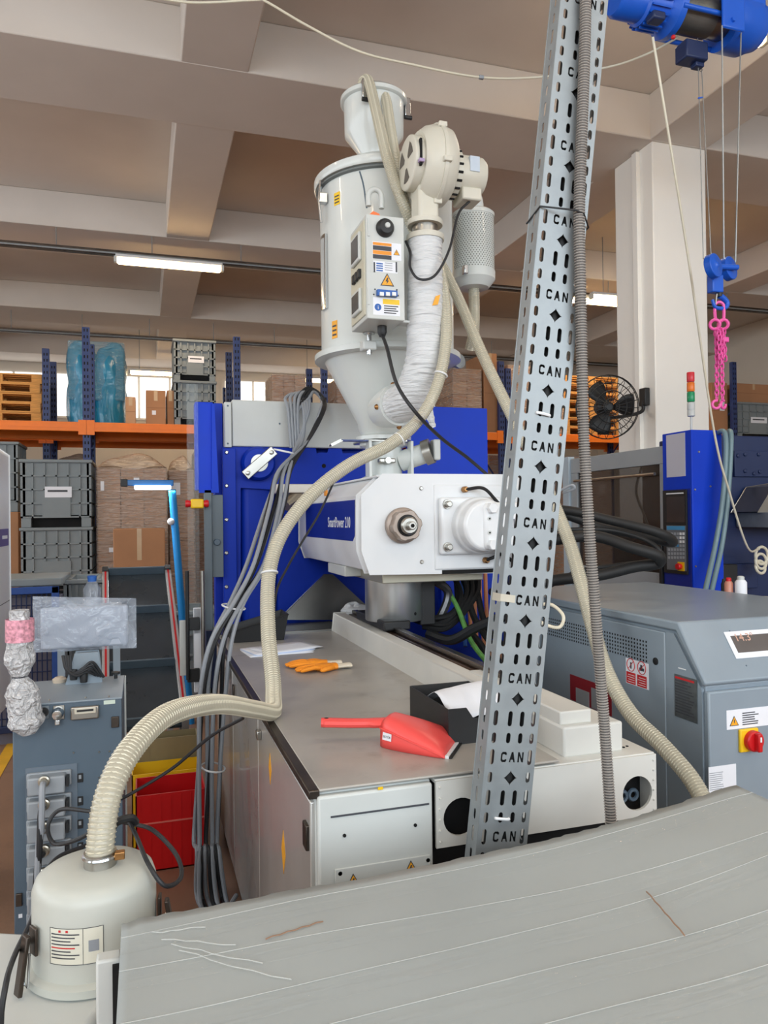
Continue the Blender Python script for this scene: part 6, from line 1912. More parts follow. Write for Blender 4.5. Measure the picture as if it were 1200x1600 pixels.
for ang_, nm in ((math.radians(212), 'l'), (math.radians(-8), 'r')):
    e = Vector((math.cos(ang_), math.sin(ang_), 0))
    t_ = Vector((-e.y, e.x, 0))
    c = Vector((LC.x, LC.y, lz0 + 0.045)) + e * (lr + 0.004)
    def bx(c, e, t_, pe, pt, pz):
        return [c + e * a + t_ * b + Vector((0, 0, z)) for z in pz for a in pe for b in pt]
    m = MB(Matrix(((t_.x, e.x, 0, c.x), (t_.y, e.y, 0, c.y), (0, 0, 1, c.z), (0, 0, 0, 1))))
    m.box(-0.012, 0.012, 0, 0.006, 0.01, 0.06)
    cl = m.build('clamp_plate', DSTEEL, lc, bevel=0.002)
    m = MB(Matrix(((t_.x, e.x, 0, c.x), (t_.y, e.y, 0, c.y), (0, 0, 1, c.z), (0, 0, 0, 1))))
    m.prism([(0.012, 0.05), (0.020, 0.05), (0.036, -0.05), (0.028, -0.052)], (-0.010, 0, 0), (0, 1, 0), (0, 0, 1), (0.02, 0, 0))
    m.build('clamp_lever', DSTEEL, cl, bevel=0.002)
    m = MB(Matrix(((t_.x, e.x, 0, c.x), (t_.y, e.y, 0, c.y), (0, 0, 1, c.z), (0, 0, 0, 1))))
    m.tube([(-0.008, 0.014, 0.02), (-0.008, 0.018, -0.04), (0.008, 0.018, -0.04), (0.008, 0.014, 0.02)], 0.0022, 6)
    m.build('clamp_wire', CHROME, cl)
# paper label wrapped on the hood
def hood_patch(a0, a1, z0, z1, out, n=10):
    mb = MB()
    vs = [Vector((LC.x + (lr + out) * math.cos(a0 + (a1 - a0) * k / n), LC.y + (lr + out) * math.sin(a0 + (a1 - a0) * k / n), z)) for z in (z0, z1) for k in range(n + 1)]
    mb.add(vs, [(k, k + 1, n + 2 + k, n + 1 + k) for k in range(n)])
    return mb
aL, aR = math.radians(231), math.radians(280)
lzA, lzB = 0.832, 0.897
pl2 = hood_patch(aL, aR, lzA, lzB, 0.0008).build('paper_label', mat('label_cream', (226, 224, 208), 0.5), lc)
bdr = MB()
for (a0, a1, z0, z1) in ((aL, aR, lzA, lzA + 0.0012), (aL, aR, lzB - 0.0012, lzB), (aL, aL + 0.008, lzA, lzB), (aR - 0.008, aR, lzA, lzB), (aL + (aR - aL) * 0.64, aL + (aR - aL) * 0.64 + 0.007, lzA, lzB)):
    p = hood_patch(a0, a1, z0, z1, 0.0013, 8)
    bdr.add(p.v, p.f)
bdr.build('label_border', PRINT, pl2)
for k in range(8):
    z = lzB - 0.012 - k * 0.0060
    hood_patch(aL + 0.03, aL + (aR - aL) * (0.58 - 0.08 * (k % 3)), z, z + 0.0022, 0.0013, 6).build('label_line', PRINT if k != 4 else PRINT_R, pl2)
for k in range(2):
    hood_patch(aL + 0.16 + 0.12 * k, aL + 0.20 + 0.12 * k, lzB - 0.0075, lzB - 0.0035, 0.0013, 2).build('label_heading', PRINT_R, pl2)
hood_patch(aL + (aR - aL) * 0.74, aL + (aR - aL) * 0.92, lzA + 0.022, lzA + 0.042, 0.0013, 6).build('label_picture', CABLEG, pl2)
# cabinet below it, turned a little
M_ = Matrix.Translation((LC.x - 0.03, LC.y + 0.0, 0)) @ Matrix.Rotation(R_(-24), 4, 'Z')
lb_ = MB(M_)
lb_.box(-0.30, 0.105, -0.19, 0.10, 0.0, lz0 - 0.0125)
tag(lb_.build('loader_cabinet', LGREY, None, bevel=0.012), 'white steel cabinet under the cream loader canister', 'cabinet')
# dark cable draped from the controller over the canister's left and a loose loop on top
tag(cable([PY(180, 1252, 2.4), PY(150, 1310, 2.1), PY(90, 1340, 1.9), PY(60, 1385, 1.8), PY(52, 1430, 1.7), PY(20, 1500, 1.45), PY(4, 1565, 1.36), PY(-30, 1760, 1.36), Vector((-0.47, 1.36, 0.3)), Vector((-0.52, 1.3, 0.01)), Vector((-0.7, 1.6, 0.006))], 0.005).build('loader_cable', CABLEB), 'dark cable running down along the left of the loader canister', 'cable')
tag(cable([PY(145, 1268, 1.75), PY(95, 1265, 1.8), PY(75, 1290, 1.8), PY(85, 1318, 1.8), PY(120, 1312, 1.75), PY(160, 1290, 1.7), PY(195, 1280, 1.66), PY(210, 1300, 1.62), PY(232, 1350, 1.52), PY(258, 1384, 1.5), PY(283, 1370, 1.55), PY(275, 1335, 1.6), PY(240, 1298, 1.64), PY(210, 1288, 1.68), PY(190, 1284, 1.7)], 0.0045).build('loop_cable', CABLEB), 'thin dark cable looping loosely over the loader canister', 'cable')
q = PY(193, 1284, 1.64)
tag(MB().tube(smooth_path([q + Vector((-0.02, 0, -0.008)), q + Vector((-0.01, -0.01, 0.006)), q + Vector((0.015, -0.006, 0.008)), q + Vector((0.024, 0.004, -0.006))], 5), 0.008, 8).build('taped_joint', BLACK), 'black taped cable joint behind the clear hose near the canister', 'connector')

# ------------------------------------------------------------------ grey controller on the left
CZ = 1.05
cfr = PZ(190, 1090, CZ)
ctY = cfr.y
ctX1 = cfr.x
ctX0 = PY(20, 1200, ctY).x
ctYB = PZ(221, 1054, CZ).y
ct = thing('hot_runner_controller', 'tall grey controller cabinet with a column of grey plug connectors', 'controller', ((ctX0 + ctX1) / 2, ctY + 0.2, 0))
ctb = MB().box(ctX0, ctX1, ctY, ctYB, 0.10, CZ).build('controller_body', DGREY, ct, bevel=0.004)
MB().box(ctX0 - 0.002, ctX1 + 0.002, ctY - 0.002, ctYB + 0.002, CZ - 0.004, CZ + 0.002).build('top_plate', GREY, ct, bevel=0.002)
MB().box(ctX1 - 0.002, ctX1 + 0.006, ctYB - 0.012, ctYB + 0.004, 0.1, CZ).build('edge_strip', LGREY, ct)
for x in (ctX0 + 0.05, ctX1 - 0.05):
    for y in (ctY + 0.06, ctYB - 0.06):
        w = MB().lathe([(0.045, -0.015), (0.045, 0.015)], (x, y, 0.046), (1, 0, 0), 20).build('caster', RUBBER, ct)
def cf(x0, y0, x1, y1, m, name, parent, t=0.01, lift=0.0, bevel=0.002):
    Y = ctY - lift
    return MB().box(PY(x0, (y0 + y1) / 2, Y).x, PY(x1, (y0 + y1) / 2, Y).x, Y - t, Y, PY((x0 + x1) / 2, y1, Y).z, PY((x0 + x1) / 2, y0, Y).z).build(name, m, parent, bevel=bevel)
# sockets along the top
q = PY(69, 1112, ctY)
rs = cf(62, 1103, 77, 1123, mat('socket_plate', (120, 130, 138), 0.4), 'round_socket_plate', ct, 0.003)
MB().lathe([(0.014, 0), (0.014, 0.008), (0.008, 0.008), (0.008, 0.003)], (q.x, ctY - 0.003, q.z), (0, -1, 0), 20).build('round_socket', BLACK, rs)
cn = cf(83, 1102, 101, 1124, STEEL, 'coupling_plate', ct, 0.004)
q = PY(91, 1113, ctY)
MB().lathe([(0.018, 0), (0.018, 0.01), (0.014, 0.02), (0.014, 0.035), (0.008, 0.036)], (q.x, ctY - 0.004, q.z), (0, -1, 0), 20).build('coupling', CHROME, cn)
MB().box(q.x - 0.008, q.x + 0.008, ctY - 0.03, ctY - 0.004, q.z - 0.034, q.z - 0.016).build('coupling_latch', CHROME, cn, bevel=0.003)
mc_ = cf(111, 1102, 155, 1122, STEEL, 'multi_socket', ct, 0.02, 0.0, 0.004)
cf(116, 1106, 150, 1115, mat('socket_cream', (206, 200, 184), 0.4), 'socket_insert', mc_, 0.004, 0.02)
cf(120, 1108.5, 146, 1111.5, BLACK, 'socket_slot', mc_, 0.002, 0.024, 0)
cf(162, 1094, 180, 1100, mat('green_label', (206, 220, 206), 0.5), 'small_label', ct, 0.001, 0, 0)
hg = cf(174, 1119, 186, 1136, DSTEEL, 'door_hinge', ct, 0.008)
hg2 = cf(25, 1395, 35, 1415, DSTEEL, 'door_hinge', ct, 0.008)
cf(29, 1428, 35, 1434, PAPER, 'small_label', ct, 0.001, 0, 0)
for x, y in ((115, 1176), (155, 1175), (171, 1174), (155, 1215), (134, 1090), (170, 1088), (77, 1094)):
    q = PY(x, y, ctY)
    MB().lathe([(0.0035, 0), (0.002, 0.003)], (q.x, ctY, q.z), (0, -1, 0), 8).build('panel_screw', STEEL, ct)
cf(41, 1196, 122, 1500, mat('connector_panel', (104, 116, 128), 0.4), 'connector_panel', ct, 0.003, 0, 0)
PLUG = mat('plug_grey', (150, 156, 162), 0.45, var=0.05)
for k in range(8):
    y = 1204 + k * 36
    pc_ = cf(46, y + 2, 104, y + 29, PLUG, 'plug_connector', ct, 0.055, 0.003, 0.005)
    cf(42, y, 112, y + 24, PLUG, 'plug_frame', pc_, 0.015, 0.003, 0.004)
    q = PY(69, y + 16, ctY - 0.06)
    MB().lathe([(0.017, 0), (0.017, 0.012), (0.013, 0.014), (0.013, 0.028)], (q.x, ctY - 0.058, q.z), (0, -1, 0), 16).build('cable_gland', mat('nickel', (190, 184, 170), 0.3, 0.9), pc_)
    a, b = PY(96, y + 8, ctY - 0.06), PY(104, y + 24, ctY - 0.06)
    MB().box(PY(106, y + 10, ctY - 0.03).x - 0.004, PY(106, y + 10, ctY - 0.03).x + 0.004, ctY - 0.05, ctY - 0.02, PY(100, y + 24, ctY - 0.04).z, PY(100, y + 9, ctY - 0.04).z).build('plug_lever', BLACK, pc_)
    sk = cf(121, y + 4, 130, y + 18, BLACK, 'power_socket', ct, 0.004, 0, 0.001)
    cf(123, y + 7, 127, y + 13, PLUG, 'socket_mark', sk, 0.001, 0.004, 0)
    if k < 6:
        g = Vector((q.x, ctY - 0.086, q.z))
        m = CABLEG if k % 2 == 0 else CABLEB
        cable([g, g + Vector((-0.004 * k, -0.025, -0.015)), Vector((g.x - 0.002 - 0.005 * k, ctY - 0.12 - 0.004 * k, g.z - 0.12)), Vector((g.x - 0.02 + 0.004 * k, ctY - 0.11, 0.5)), Vector((g.x - 0.02 + 0.008 * k, ctY - 0.10, 0.12))], 0.009).build('plug_cable', m, ct)
# knobs, rubber cap and bracket on top
def top_pt(x, y):
    return PZ(x, y, CZ + 0.002)
q = top_pt(181, 1060)
MB().lathe([(0.006, 0), (0.006, 0.014), (0.015, 0.016), (0.015, 0.024)], q, (0, 0, 1), 16).build('top_knob', BLACK, ct)
q = top_pt(93, 1066)
MB().lathe([(0.022, 0), (0.024, 0.012), (0.012, 0.020), (0.012, 0.012)], q, (0, 0, 1), 20).build('cable_port', mat('cork_beige', (196, 180, 160), 0.6), ct)
q0, q1 = top_pt(104, 1070), top_pt(158, 1066)
bkt = MB()
zt = PY(130, 1022, q0.y).z
bkt.prism([(q0.x, CZ + 0.002), (q1.x, CZ + 0.002), (q1.x - 0.012, zt), (q0.x + 0.03, zt)], (0, q0.y, 0), (1, 0, 0), (0, 0, 1), (0, 0.05, 0))
bk_ = bkt.build('display_bracket', GREY, ct, bevel=0.004)
for k, (x, y) in enumerate(((115, 1062), (131, 1066))):
    p = PY(x, y, q0.y - 0.02)
    MB().lathe([(0.012, 0), (0.014, 0.02), (0.012, 0.035)], p, (0, 0, 1), 14).build('bracket_knob', BLACK, bk_)
for k in range(4):
    cable([PY(98 + k * 4, 1024, q0.y - 0.02), PY(103 + k * 3, 1045 + k * 3, q0.y - 0.03), PY(118 + k * 4, 1056 - k * 4, q0.y - 0.035), PY(136 + k * 3, 1050 - k * 5, q0.y - 0.03), PY(150 + k * 4, 1055 + k, q0.y - 0.01)], 0.005).build('bracket_cable', CABLEB, bk_)
# display head wrapped in a clear bag
by_ = q0.y
hz0, hz1 = PY(130, 1018, by_).z, PY(130, 940, by_).z
hx0, hx1 = PY(62, 980, by_).x, PY(200, 980, by_).x
dh = MB().box(hx0, hx1, by_ + 0.015, by_ + 0.045, hz0 + 0.01, hz1 - 0.02)
dho = dh.build('display_head', mat('display_head_grey', (168, 176, 190), 0.4), ct, bevel=0.008)
random.seed(21)
wv = [random.uniform(-1, 1) for _ in range(400)]
def bagf(side):
    def f(i, j):
        x = PY(50, 980, by_).x + (PY(213, 980, by_).x - PY(50, 980, by_).x) * i
        z0b, z1b = PY(50 + 163 * i, 1022 - 8 * i, by_).z, PY(50 + 163 * i, 933 + 3 * i, by_).z
        z = z0b + (z1b - z0b) * j
        bul = (math.sin(i * math.pi) * math.sin(j * math.pi)) ** 0.5 * 0.030
        w = wv[int(i * 13) * 14 + int(j * 13)]
        w2 = 0.006 * math.sin(i * 17 + 5 * j) + 0.005 * math.sin(j * 13 - 9 * i) + 0.006 * w
        return Vector((x, by_ + 0.03 + side * (bul + 0.004) + w2 * 0.6, z))
    return f
bag = MB()
bag.grid(bagf(-1), 26, 16)
bag.grid(bagf(1), 26, 16)
tag(bag.build('plastic_bag', FILM_C), 'clear plastic bag pulled over the display head on the grey controller', 'plastic bag')
# bubble-wrapped parts hanging at the left of the controller
def blob(pts, rads, seed, n=20):
    random.seed(seed)
    p2 = smooth_path(pts, 6)
    rr_ = []
    for i in range(len(p2)):
        f = i / (len(p2) - 1) * (len(rads) - 1)
        k = min(int(f), len(rads) - 2)
        rr_.append((rads[k] + (rads[k + 1] - rads[k]) * (f - k)) * (1 + random.uniform(-0.06, 0.06)))
    return MB().tube(p2, rr_, n)
wy = ctY - 0.06
wr = thing('wrapped_part', 'bubble wrapped part with a pink printed band hanging beside the grey controller', 'package', PY(35, 1140, wy))
blob([PY(30, 953, wy), PY(31, 985, wy), PY(31, 1010, wy), PY(31, 1035, wy), PY(31, 1056, wy)], [0.026, 0.036, 0.038, 0.044, 0.024], 2).build('upper_wrap', FILM_W, wr)
blob([PY(31, 1056, wy), PY(34, 1078, wy), PY(38, 1105, wy), PY(42, 1130, wy), PY(45, 1147, wy)], [0.018, 0.048, 0.046, 0.052, 0.02], 3).build('lower_wrap', FILM_W, wr)
MB().tube([PY(31, 967, wy), PY(31, 1002, wy)], 0.0405, 20, caps=False).build('printed_band', mat('pink_mesh_print', (222, 150, 166), 0.5, var=0.5, scale=90), wr)
MB().torus(PY(31, 1056, wy), (0, 0, 1), 0.02, 0.004, 16, 6).build('neck_tie', PRINT, wr)

# white cabinet cut by the left edge
wx = PY(15, 900, 4.0).x
wc = thing('machine_enclosure', 'white machine enclosure cut off by the left edge of the picture', 'machine', (wx - 0.5, 3.7, 0))
pz = lambda y: PY(12, y, 3.98).z
MB().prism([(wx - 0.9, pz(1118)), (wx - 0.06, pz(1118)), (wx, pz(1096)), (wx, pz(712)), (wx - 0.05, pz(700)), (wx - 0.9, pz(700))], (0, 3.3, 0), (1, 0, 0), (0, 0, 1), (0, 0.7, 0)).build('enclosure_body', WHITE, wc, bevel=0.006)
MB().box(wx - 0.001, wx + 0.002, 3.4, 3.97, pz(852), pz(826)).build('name_band', mat('violet_band', (84, 78, 150), 0.4), wc)
MB().box(wx + 0.002, wx + 0.003, 3.80, 3.93, pz(841), pz(836)).build('band_print', PRINT_W, wc)
MB().box(wx - 0.001, wx + 0.0015, 3.31, 3.99, pz(938) - 0.001, pz(938) + 0.001).build('panel_seam', PRINT, wc)
MB().box(wx - 0.85, wx - 0.25, 3.4, 3.95, 0, pz(1118)).build('enclosure_foot', DGREY, wc)
MB().box(wx - 0.60, wx - 0.598, 3.297, 3.301, pz(1090), pz(730)).build('door_seam', PRINT, wc)
MB().box(wx - 0.56, wx - 0.53, 3.26, 3.30, pz(950), pz(880)).build('door_handle', BLACK, wc, bevel=0.006)

# ------------------------------------------------------------------ inclined conveyor
cv = thing('inclined_conveyor', 'inclined black belt conveyor with red striped aluminium side rails', 'conveyor', (0.0, 4.9, 0))
T0, T1 = PY(165, 896, 5.6), PY(262, 893, 5.6)
B1 = PY(290, 1130, 4.36)
run = B1 - T1
B0 = T0 + run
BELT = mat('belt_black', (58, 66, 72), 0.28, var=0.2)
BELT2 = mat('belt_sheen', (88, 104, 114), 0.3, var=0.15)
d_r = run.normalized()
for a, b in ((T0, B0), (T1, B1)):
    s = (T1 - T0).normalized()
    n = s.cross(d_r).normalized()
    if n.z < 0:
        n = -n
    rl = MB().prism([(-0.02, -0.05), (0.02, -0.05), (0.02, 0.03), (-0.02, 0.03)], a, s, n, (b - a)).build('side_rail', mat('aluminium', (205, 208, 210), 0.35, 0.6), cv, bevel=0.003)
    MB().prism([(-0.006, 0.0305), (0.006, 0.0305), (0.006, 0.032), (-0.006, 0.032)], a, s, n, (b - a)).build('red_stripe', RED, rl)
    MB().prism([(-0.022, -0.055), (0.022, -0.055), (0.022, 0.04), (-0.022, 0.04)], a - d_r * 0.03, s, n, d_r * 0.05).build('rail_cap', BLACK, rl, bevel=0.004)
w_c = (T1 - T0).length
MB().prism([(0.02, -0.03), (w_c - 0.02, -0.03), (w_c - 0.02, -0.01), (0.02, -0.01)], T0, s, n, run).build('belt', BELT, cv)
for f in (0.0, 0.30, 0.66, 0.98):
    MB().prism([(0.022, -0.011), (w_c - 0.022, -0.011), (w_c - 0.022, 0.05), (0.022, 0.05)], T0 + run * f, s, n, d_r * 0.012).build('cleat', BELT2, cv, bevel=0.003)
for y_, t in ((T0, 0.1), (T1, 0.1), (B0, -0.2), (B1, -0.2)):
    p = y_ + d_r * t
    MB().box(p.x - 0.02, p.x + 0.02, p.y - 0.02, p.y + 0.02, 0, p.z - 0.03).build('leg', mat('aluminium', (205, 208, 210)), cv)

# ------------------------------------------------------------------ red and yellow bins on the floor
def crate_bin(label, x0, x1, y0, y1, z0, z1, m, fold=True):
    t = thing('corrugated_bin', label, 'bin', ((x0 + x1) / 2, (y0 + y1) / 2, z0))
    b = MB()
    w = 0.006
    b.box(x0, x1, y0, y1, z0, z0 + w)
    b.box(x0, x1, y0, y0 + w, z0, z1)
    b.box(x0, x1, y1 - w, y1, z0, z1)
    b.box(x0, x0 + w, y0, y1, z0, z1)
    b.box(x1 - w, x1, y0, y1, z0, z1)
    b.build('bin_walls', m, t)
    if fold:
        MB().box(x0, x1, y0 - 0.003, y0 + 0.001, z0 + (z1 - z0) * 0.62, z0 + (z1 - z0) * 0.64).build('fold_crease', mat('crease_pale', (236, 120, 110), 0.5), t)
    for k in range(7):
        x = x0 + (x1 - x0) * (k + 0.5) / 7
        MB().box(x - 0.002, x + 0.002, y0 - 0.002, y0 + 0.001, z0 + 0.01, z1 - 0.01).build('flute_line', m, t)
    return t
rX0, rX1 = PY(212, 1300, 3.66).x, PY(322, 1300, 3.66).x
crate_bin('red corrugated plastic bin on the floor beside the machine base', rX0, rX1, 3.66, 3.92, 0.0, PY(270, 1238, 3.66).z, REDBOX)
crate_bin('yellow corrugated plastic bin behind the red one', rX0 - 0.02, rX1 + 0.0, 3.94, 4.14, 0.0, PY(270, 1205, 3.94).z, YELLOW, False)
crate_bin('olive board bin behind the yellow one', rX0, rX1, 4.16, 4.30, 0.0, PY(270, 1152, 4.16).z, mat('olive_board', (150, 136, 100), 0.5, var=0.1), False)

# work light with blue post
wl_ = thing('work_light', 'lit blue work light on a slanted blue post', 'lamp', PY(288, 960, 6.2))
a, b = PY(193, 758, 6.2), PY(271, 758, 6.2)
MB().box(a.x, b.x, 6.17, 6.23, a.z - 0.005, a.z + 0.04).build('lamp_arm', mat('lamp_blue', (44, 120, 190), 0.4), wl_, bevel=0.005)
MB().box(a.x + 0.08, b.x - 0.02, 6.155, 6.225, a.z - 0.035, a.z - 0.004).build('lit_strip', LAMP_C, wl_, bevel=0.006)
MB().box(a.x - 0.02, a.x + 0.03, 6.165, 6.235, a.z - 0.012, a.z + 0.045).build('arm_cap', BLACK, wl_, bevel=0.004)
c, d = PY(269, 765, 6.2), PY(285, 965, 6.2)
d2 = c + (d - c) * (c.z / (c.z - d.z))
MB().tube([c, d2], 0.030, 10).build('post', mat('post_blue', (38, 150, 226), 0.35), wl_)
c = PY(267, 815, 6.17)
MB().ball(c, 0.028, 12, 8).build('post_knob', PRINT_W, wl_)
li = area_light('work_light_glow', ((a.x + b.x) / 2, 6.19, a.z - 0.045), (0, 0, 0), 0.4, 0.05, 8, (0.9, 0.96, 1.0))
# plastic bottle with blue cap behind the bag
q = PY(144, 925, 3.6)
bt = thing('plastic_bottle', 'clear bottle with a blue cap standing behind the plastic bag', 'bottle', (q.x, 3.6, PY(144, 950, 3.6).z))
MB().lathe([(0.035, PY(144, 950, 3.6).z), (0.038, PY(144, 920, 3.6).z), (0.018, PY(144, 908, 3.6).z)], (q.x, 3.6, 0), (0, 0, 1), 18).build('bottle_body', FILM_C, bt)
MB().lathe([(0.018, PY(144, 909, 3.6).z), (0.02, PY(144, 900, 3.6).z), (0.015, PY(144, 899, 3.6).z)], (q.x, 3.6, 0), (0, 0, 1), 16).build('bottle_cap', PRINT_B, bt)
sh = thing('side_stand', 'grey steel stand behind the controller carrying the clear bottle', 'stand', (q.x, 3.65, 0))
zs = PY(144, 950, 3.6).z
MB().box(q.x - 0.15, q.x + 0.12, 3.5, 3.8, zs - 0.02, zs).build('stand_top', GREY, sh, bevel=0.003)
for x in (q.x - 0.13, q.x + 0.10):
    MB().box(x - 0.015, x + 0.015, 3.6, 3.63, 0, zs - 0.02).build('leg', GREY, sh)
# ------------------------------------------------------------------ pallet racks and goods behind
RY, RD = 11.0, 1.05
SHZ = 2.955
def rack(label, xs, y, d, heights, z_beam, y_label):
    t = thing('pallet_rack', label, 'rack', ((xs[0] + xs[-1]) / 2, y + d / 2, 0))
    hole = None
    for x, h in zip(xs, heights):
        for yy in (y, y + d):
            u = MB().box(x - 0.05, x + 0.05, yy - 0.035, yy + 0.035, 0, h).build('upright', RACKB, t, bevel=0.004)
            n = int(h / 0.09)
            sl_ = MB()
            for k in range(n):
                sl_.box(x - 0.028, x - 0.012, yy - 0.037, yy - 0.034, 0.05 + k * 0.09, 0.09 + k * 0.09)
                sl_.box(x + 0.012, x + 0.028, yy - 0.037, yy - 0.034, 0.05 + k * 0.09, 0.09 + k * 0.09)
            so = sl_.build('upright_slots', VOID, u, smooth=False)
            so['kind'] = 'stuff'
        zz = 0.3
        s = 1
        while zz + 0.8 < h:
            MB().tube([(x, y if s > 0 else y + d, zz), (x, y + d if s > 0 else y, zz + 0.8)], 0.014, 6).build('brace', RACKB, t)
            zz += 0.8
            s = -s
    for zb in z_beam:
        for a, b in zip(xs, xs[1:]):
            for yy in (y - 0.045, y + d + 0.045):
                bm = MB().box(a + 0.03, b - 0.03, yy - 0.025, yy + 0.025, zb - 0.125, zb).build('beam', ORANGE, t, bevel=0.006)
                MB().box(a + 0.03, b - 0.03, yy - 0.027, yy + 0.027, zb - 0.075, zb - 0.060).build('beam_step', ORANGE, bm)
                for e in (a + 0.052, b - 0.052):
                    MB().box(e - 0.05, e + 0.05, yy - 0.03, yy + 0.012, zb - 0.17, zb + 0.03).build('beam_plate', ORANGE, bm)
        MB().box(xs[0], xs[-1], y - 0.03, y + d + 0.03, zb, zb + 0.008).build('deck_board', mat('deck_ply', (176, 136, 104), 0.8), t)
    return t
xs1 = [-3.5, PY(135, 600, RY).x, PY(370, 580, RY).x, PY(506, 590, RY).x, PY(783, 640, RY).x]
rack('blue and orange pallet rack behind the machine', xs1, RY, RD, [4.2, PY(135, 512, RY).z, PY(370, 527, RY).z, PY(506, 556, RY).z, PY(783, 565, RY).z], [SHZ], 0)
xs2 = [xs1[-1] + 1.9, PY(1013, 600, RY).x + 0.6, PY(1145, 570, RY).x]
rack('blue and orange pallet rack to the right, partly hidden by the pillar', [xs1[-1] + 0.12, xs1[-1] + 2.75, PY(1145, 570, RY).x], RY, RD, [4.0, 4.0, PY(1145, 566, RY).z], [SHZ], 0)
RY2 = 12.30
rack('second pallet rack standing further back', [-4.2, PY(72, 600, RY2).x, PY(72, 600, RY2).x + 2.75, PY(72, 600, RY2).x + 5.5, PY(72, 600, RY2).x + 8.2], RY2, 1.0, [4.2, PY(72, 545, RY2).z, 3.9, 3.9, 3.9], [SHZ], 0)
S1 = SHZ + 0.0085


def pallet(parent, c, L=1.2, W=0.8):
    """Euro pallet boards and blocks as pieces of one pallet."""
    x, y, z = c
    for k in range(5):
        yy = y - W / 2 + 0.05 + k * (W - 0.1) / 4
        MB().box(x - L / 2, x + L / 2, yy - 0.05, yy + 0.05, z + 0.122, z + 0.144).build('top_board', WOOD, parent)
    for yy in (y - W / 2 + 0.05, y, y + W / 2 - 0.05):
        MB().box(x - L / 2, x + L / 2, yy - 0.05, yy + 0.05, z, z + 0.022).build('bottom_board', WOOD, parent)
        for xx in (x - L / 2 + 0.07, x, x + L / 2 - 0.07):
            MB().box(xx - 0.07, xx + 0.07, yy - 0.05, yy + 0.05, z + 0.022, z + 0.1).build('block', WOOD, parent)
    for xx in (x - L / 2 + 0.07, x, x + L / 2 - 0.07):
        MB().box(xx - 0.07, xx + 0.07, y - W / 2, y + W / 2, z + 0.1, z + 0.122).build('stringer', WOOD, parent)


ORD = ['lowest', 'second', 'third', 'fourth', 'fifth', 'sixth', 'seventh', 'eighth']
def pallet_stack(x, y, z, n, where):
    first = None
    for k in range(n):
        lab_ = ('%s wooden pallet from the bottom of the stack %s' % (ORD[k], where)) if n > 1 else 'single wooden pallet ' + where
        if first is None:
            first = thing('wooden_pallet', lab_, 'pallet', (x, y, z), 'wooden pallets ' + where)
            pallet(first, (x, y, z))
        else:
            c = copy_tree(first)
            c.location = (x + 0.02 * math.sin(k * 3), y + 0.01 * (k % 2), z + k * 0.145)
            c['label'] = lab_
pallet_stack(PY(72, 600, RY2).x - 0.06 - 0.62, RY2 + 0.45, S1, 6, 'on the rack at the left edge')
pallet_stack(PY(935, 620, RY).x, RY + 0.55, S1, 7, 'behind the wall fan')


def wrapped_sacks(x0, x1, y0, y1, z0, z1):
    t = thing('wrapped_sacks', 'tall blue film wrapped pallet of sacks on the left rack', 'pallet load', ((x0 + x1) / 2, (y0 + y1) / 2, z0))
    random.seed(8)
    nx = 2
    for ix in range(nx):
        for iy in range(2):
            cx_ = x0 + (x1 - x0) * (ix + 0.5) / nx
            cy_ = y0 + (y1 - y0) * (iy + 0.5) / 2
            w = (x1 - x0) / nx * 0.60
            p = [(cx_ + random.uniform(-.03, .03), cy_, z0 + (z1 - z0) * f) for f in (0, 0.08, 0.3, 0.55, 0.8, 0.93, 1.0)]
            m = MB().tube(smooth_path(p, 3), [w * f for f in (0.9, 1, 1.02, 1.04, 1.0, 1.03, 0.97, 1.0, 1.02, 0.97, 1, 1.0, 0.95, 0.9, 0.85, 0.75, 0.6, 0.4, 0.15)], 18)
            m.build('sack', FILM_B, t)
    MB().box(x0 - 0.01, x1 + 0.01, y0 - 0.01, y1 + 0.01, z0 + (z1 - z0) * 0.35, z0 + (z1 - z0) * 0.98).build('film_wrap', film_material('light_film', (140, 190, 214), 0.35, 0.15, 6), t, bevel=0.03)
wrapped_sacks(PY(107, 590, RY2 + 0.06).x, PY(194, 590, RY2 + 0.06).x, RY2 + 0.06, RY2 + 0.9, S1, PY(150, 530, RY2 + 0.06).z)


def carton(label, x0, x1, y0, y1, z0, z1, m=CARTON, tape=True, group=None, tagp=None):
    t = thing('cardboard_box', label, 'box', ((x0 + x1) / 2, (y0 + y1) / 2, z0), group)
    MB().box(x0, x1, y0, y1, z0, z1).build('box_body', m, t, bevel=0.008)
    if tape:
        xm = (x0 + x1) / 2
        MB().box(xm - 0.025, xm + 0.025, y0 - 0.002, y0, z1 - (z1 - z0) * 0.3, z1).build('tape', mat('brown_tape', (206, 176, 140), 0.2), t)
        MB().box(x0 + 0.005, x1 - 0.005, y0 - 0.0015, y0, z0 + (z1 - z0) * 0.5 - 0.003, z0 + (z1 - z0) * 0.5 + 0.003).build('flap_line', mat('fold_brown', (150, 104, 74), 0.8), t)
    if tagp:
        for (a, b, c, d) in tagp:
            MB().box(x0 + (x1 - x0) * a, x0 + (x1 - x0) * c, y0 - 0.003, y0, z0 + (z1 - z0) * b, z0 + (z1 - z0) * d).build('paper_tag', PAPER, t)
    return t


def pcarton(label, xa, ya, xb, yb, Y, d, z0=None, **k):
    ym = (ya + yb) / 2
    z0 = PY((xa + xb) / 2, yb, Y).z if z0 is None else z0
    return carton(label, PY(xa, ym, Y).x, PY(xb, ym, Y).x, Y, Y + d, z0, PY((xa + xb) / 2, ya, Y).z, **k)


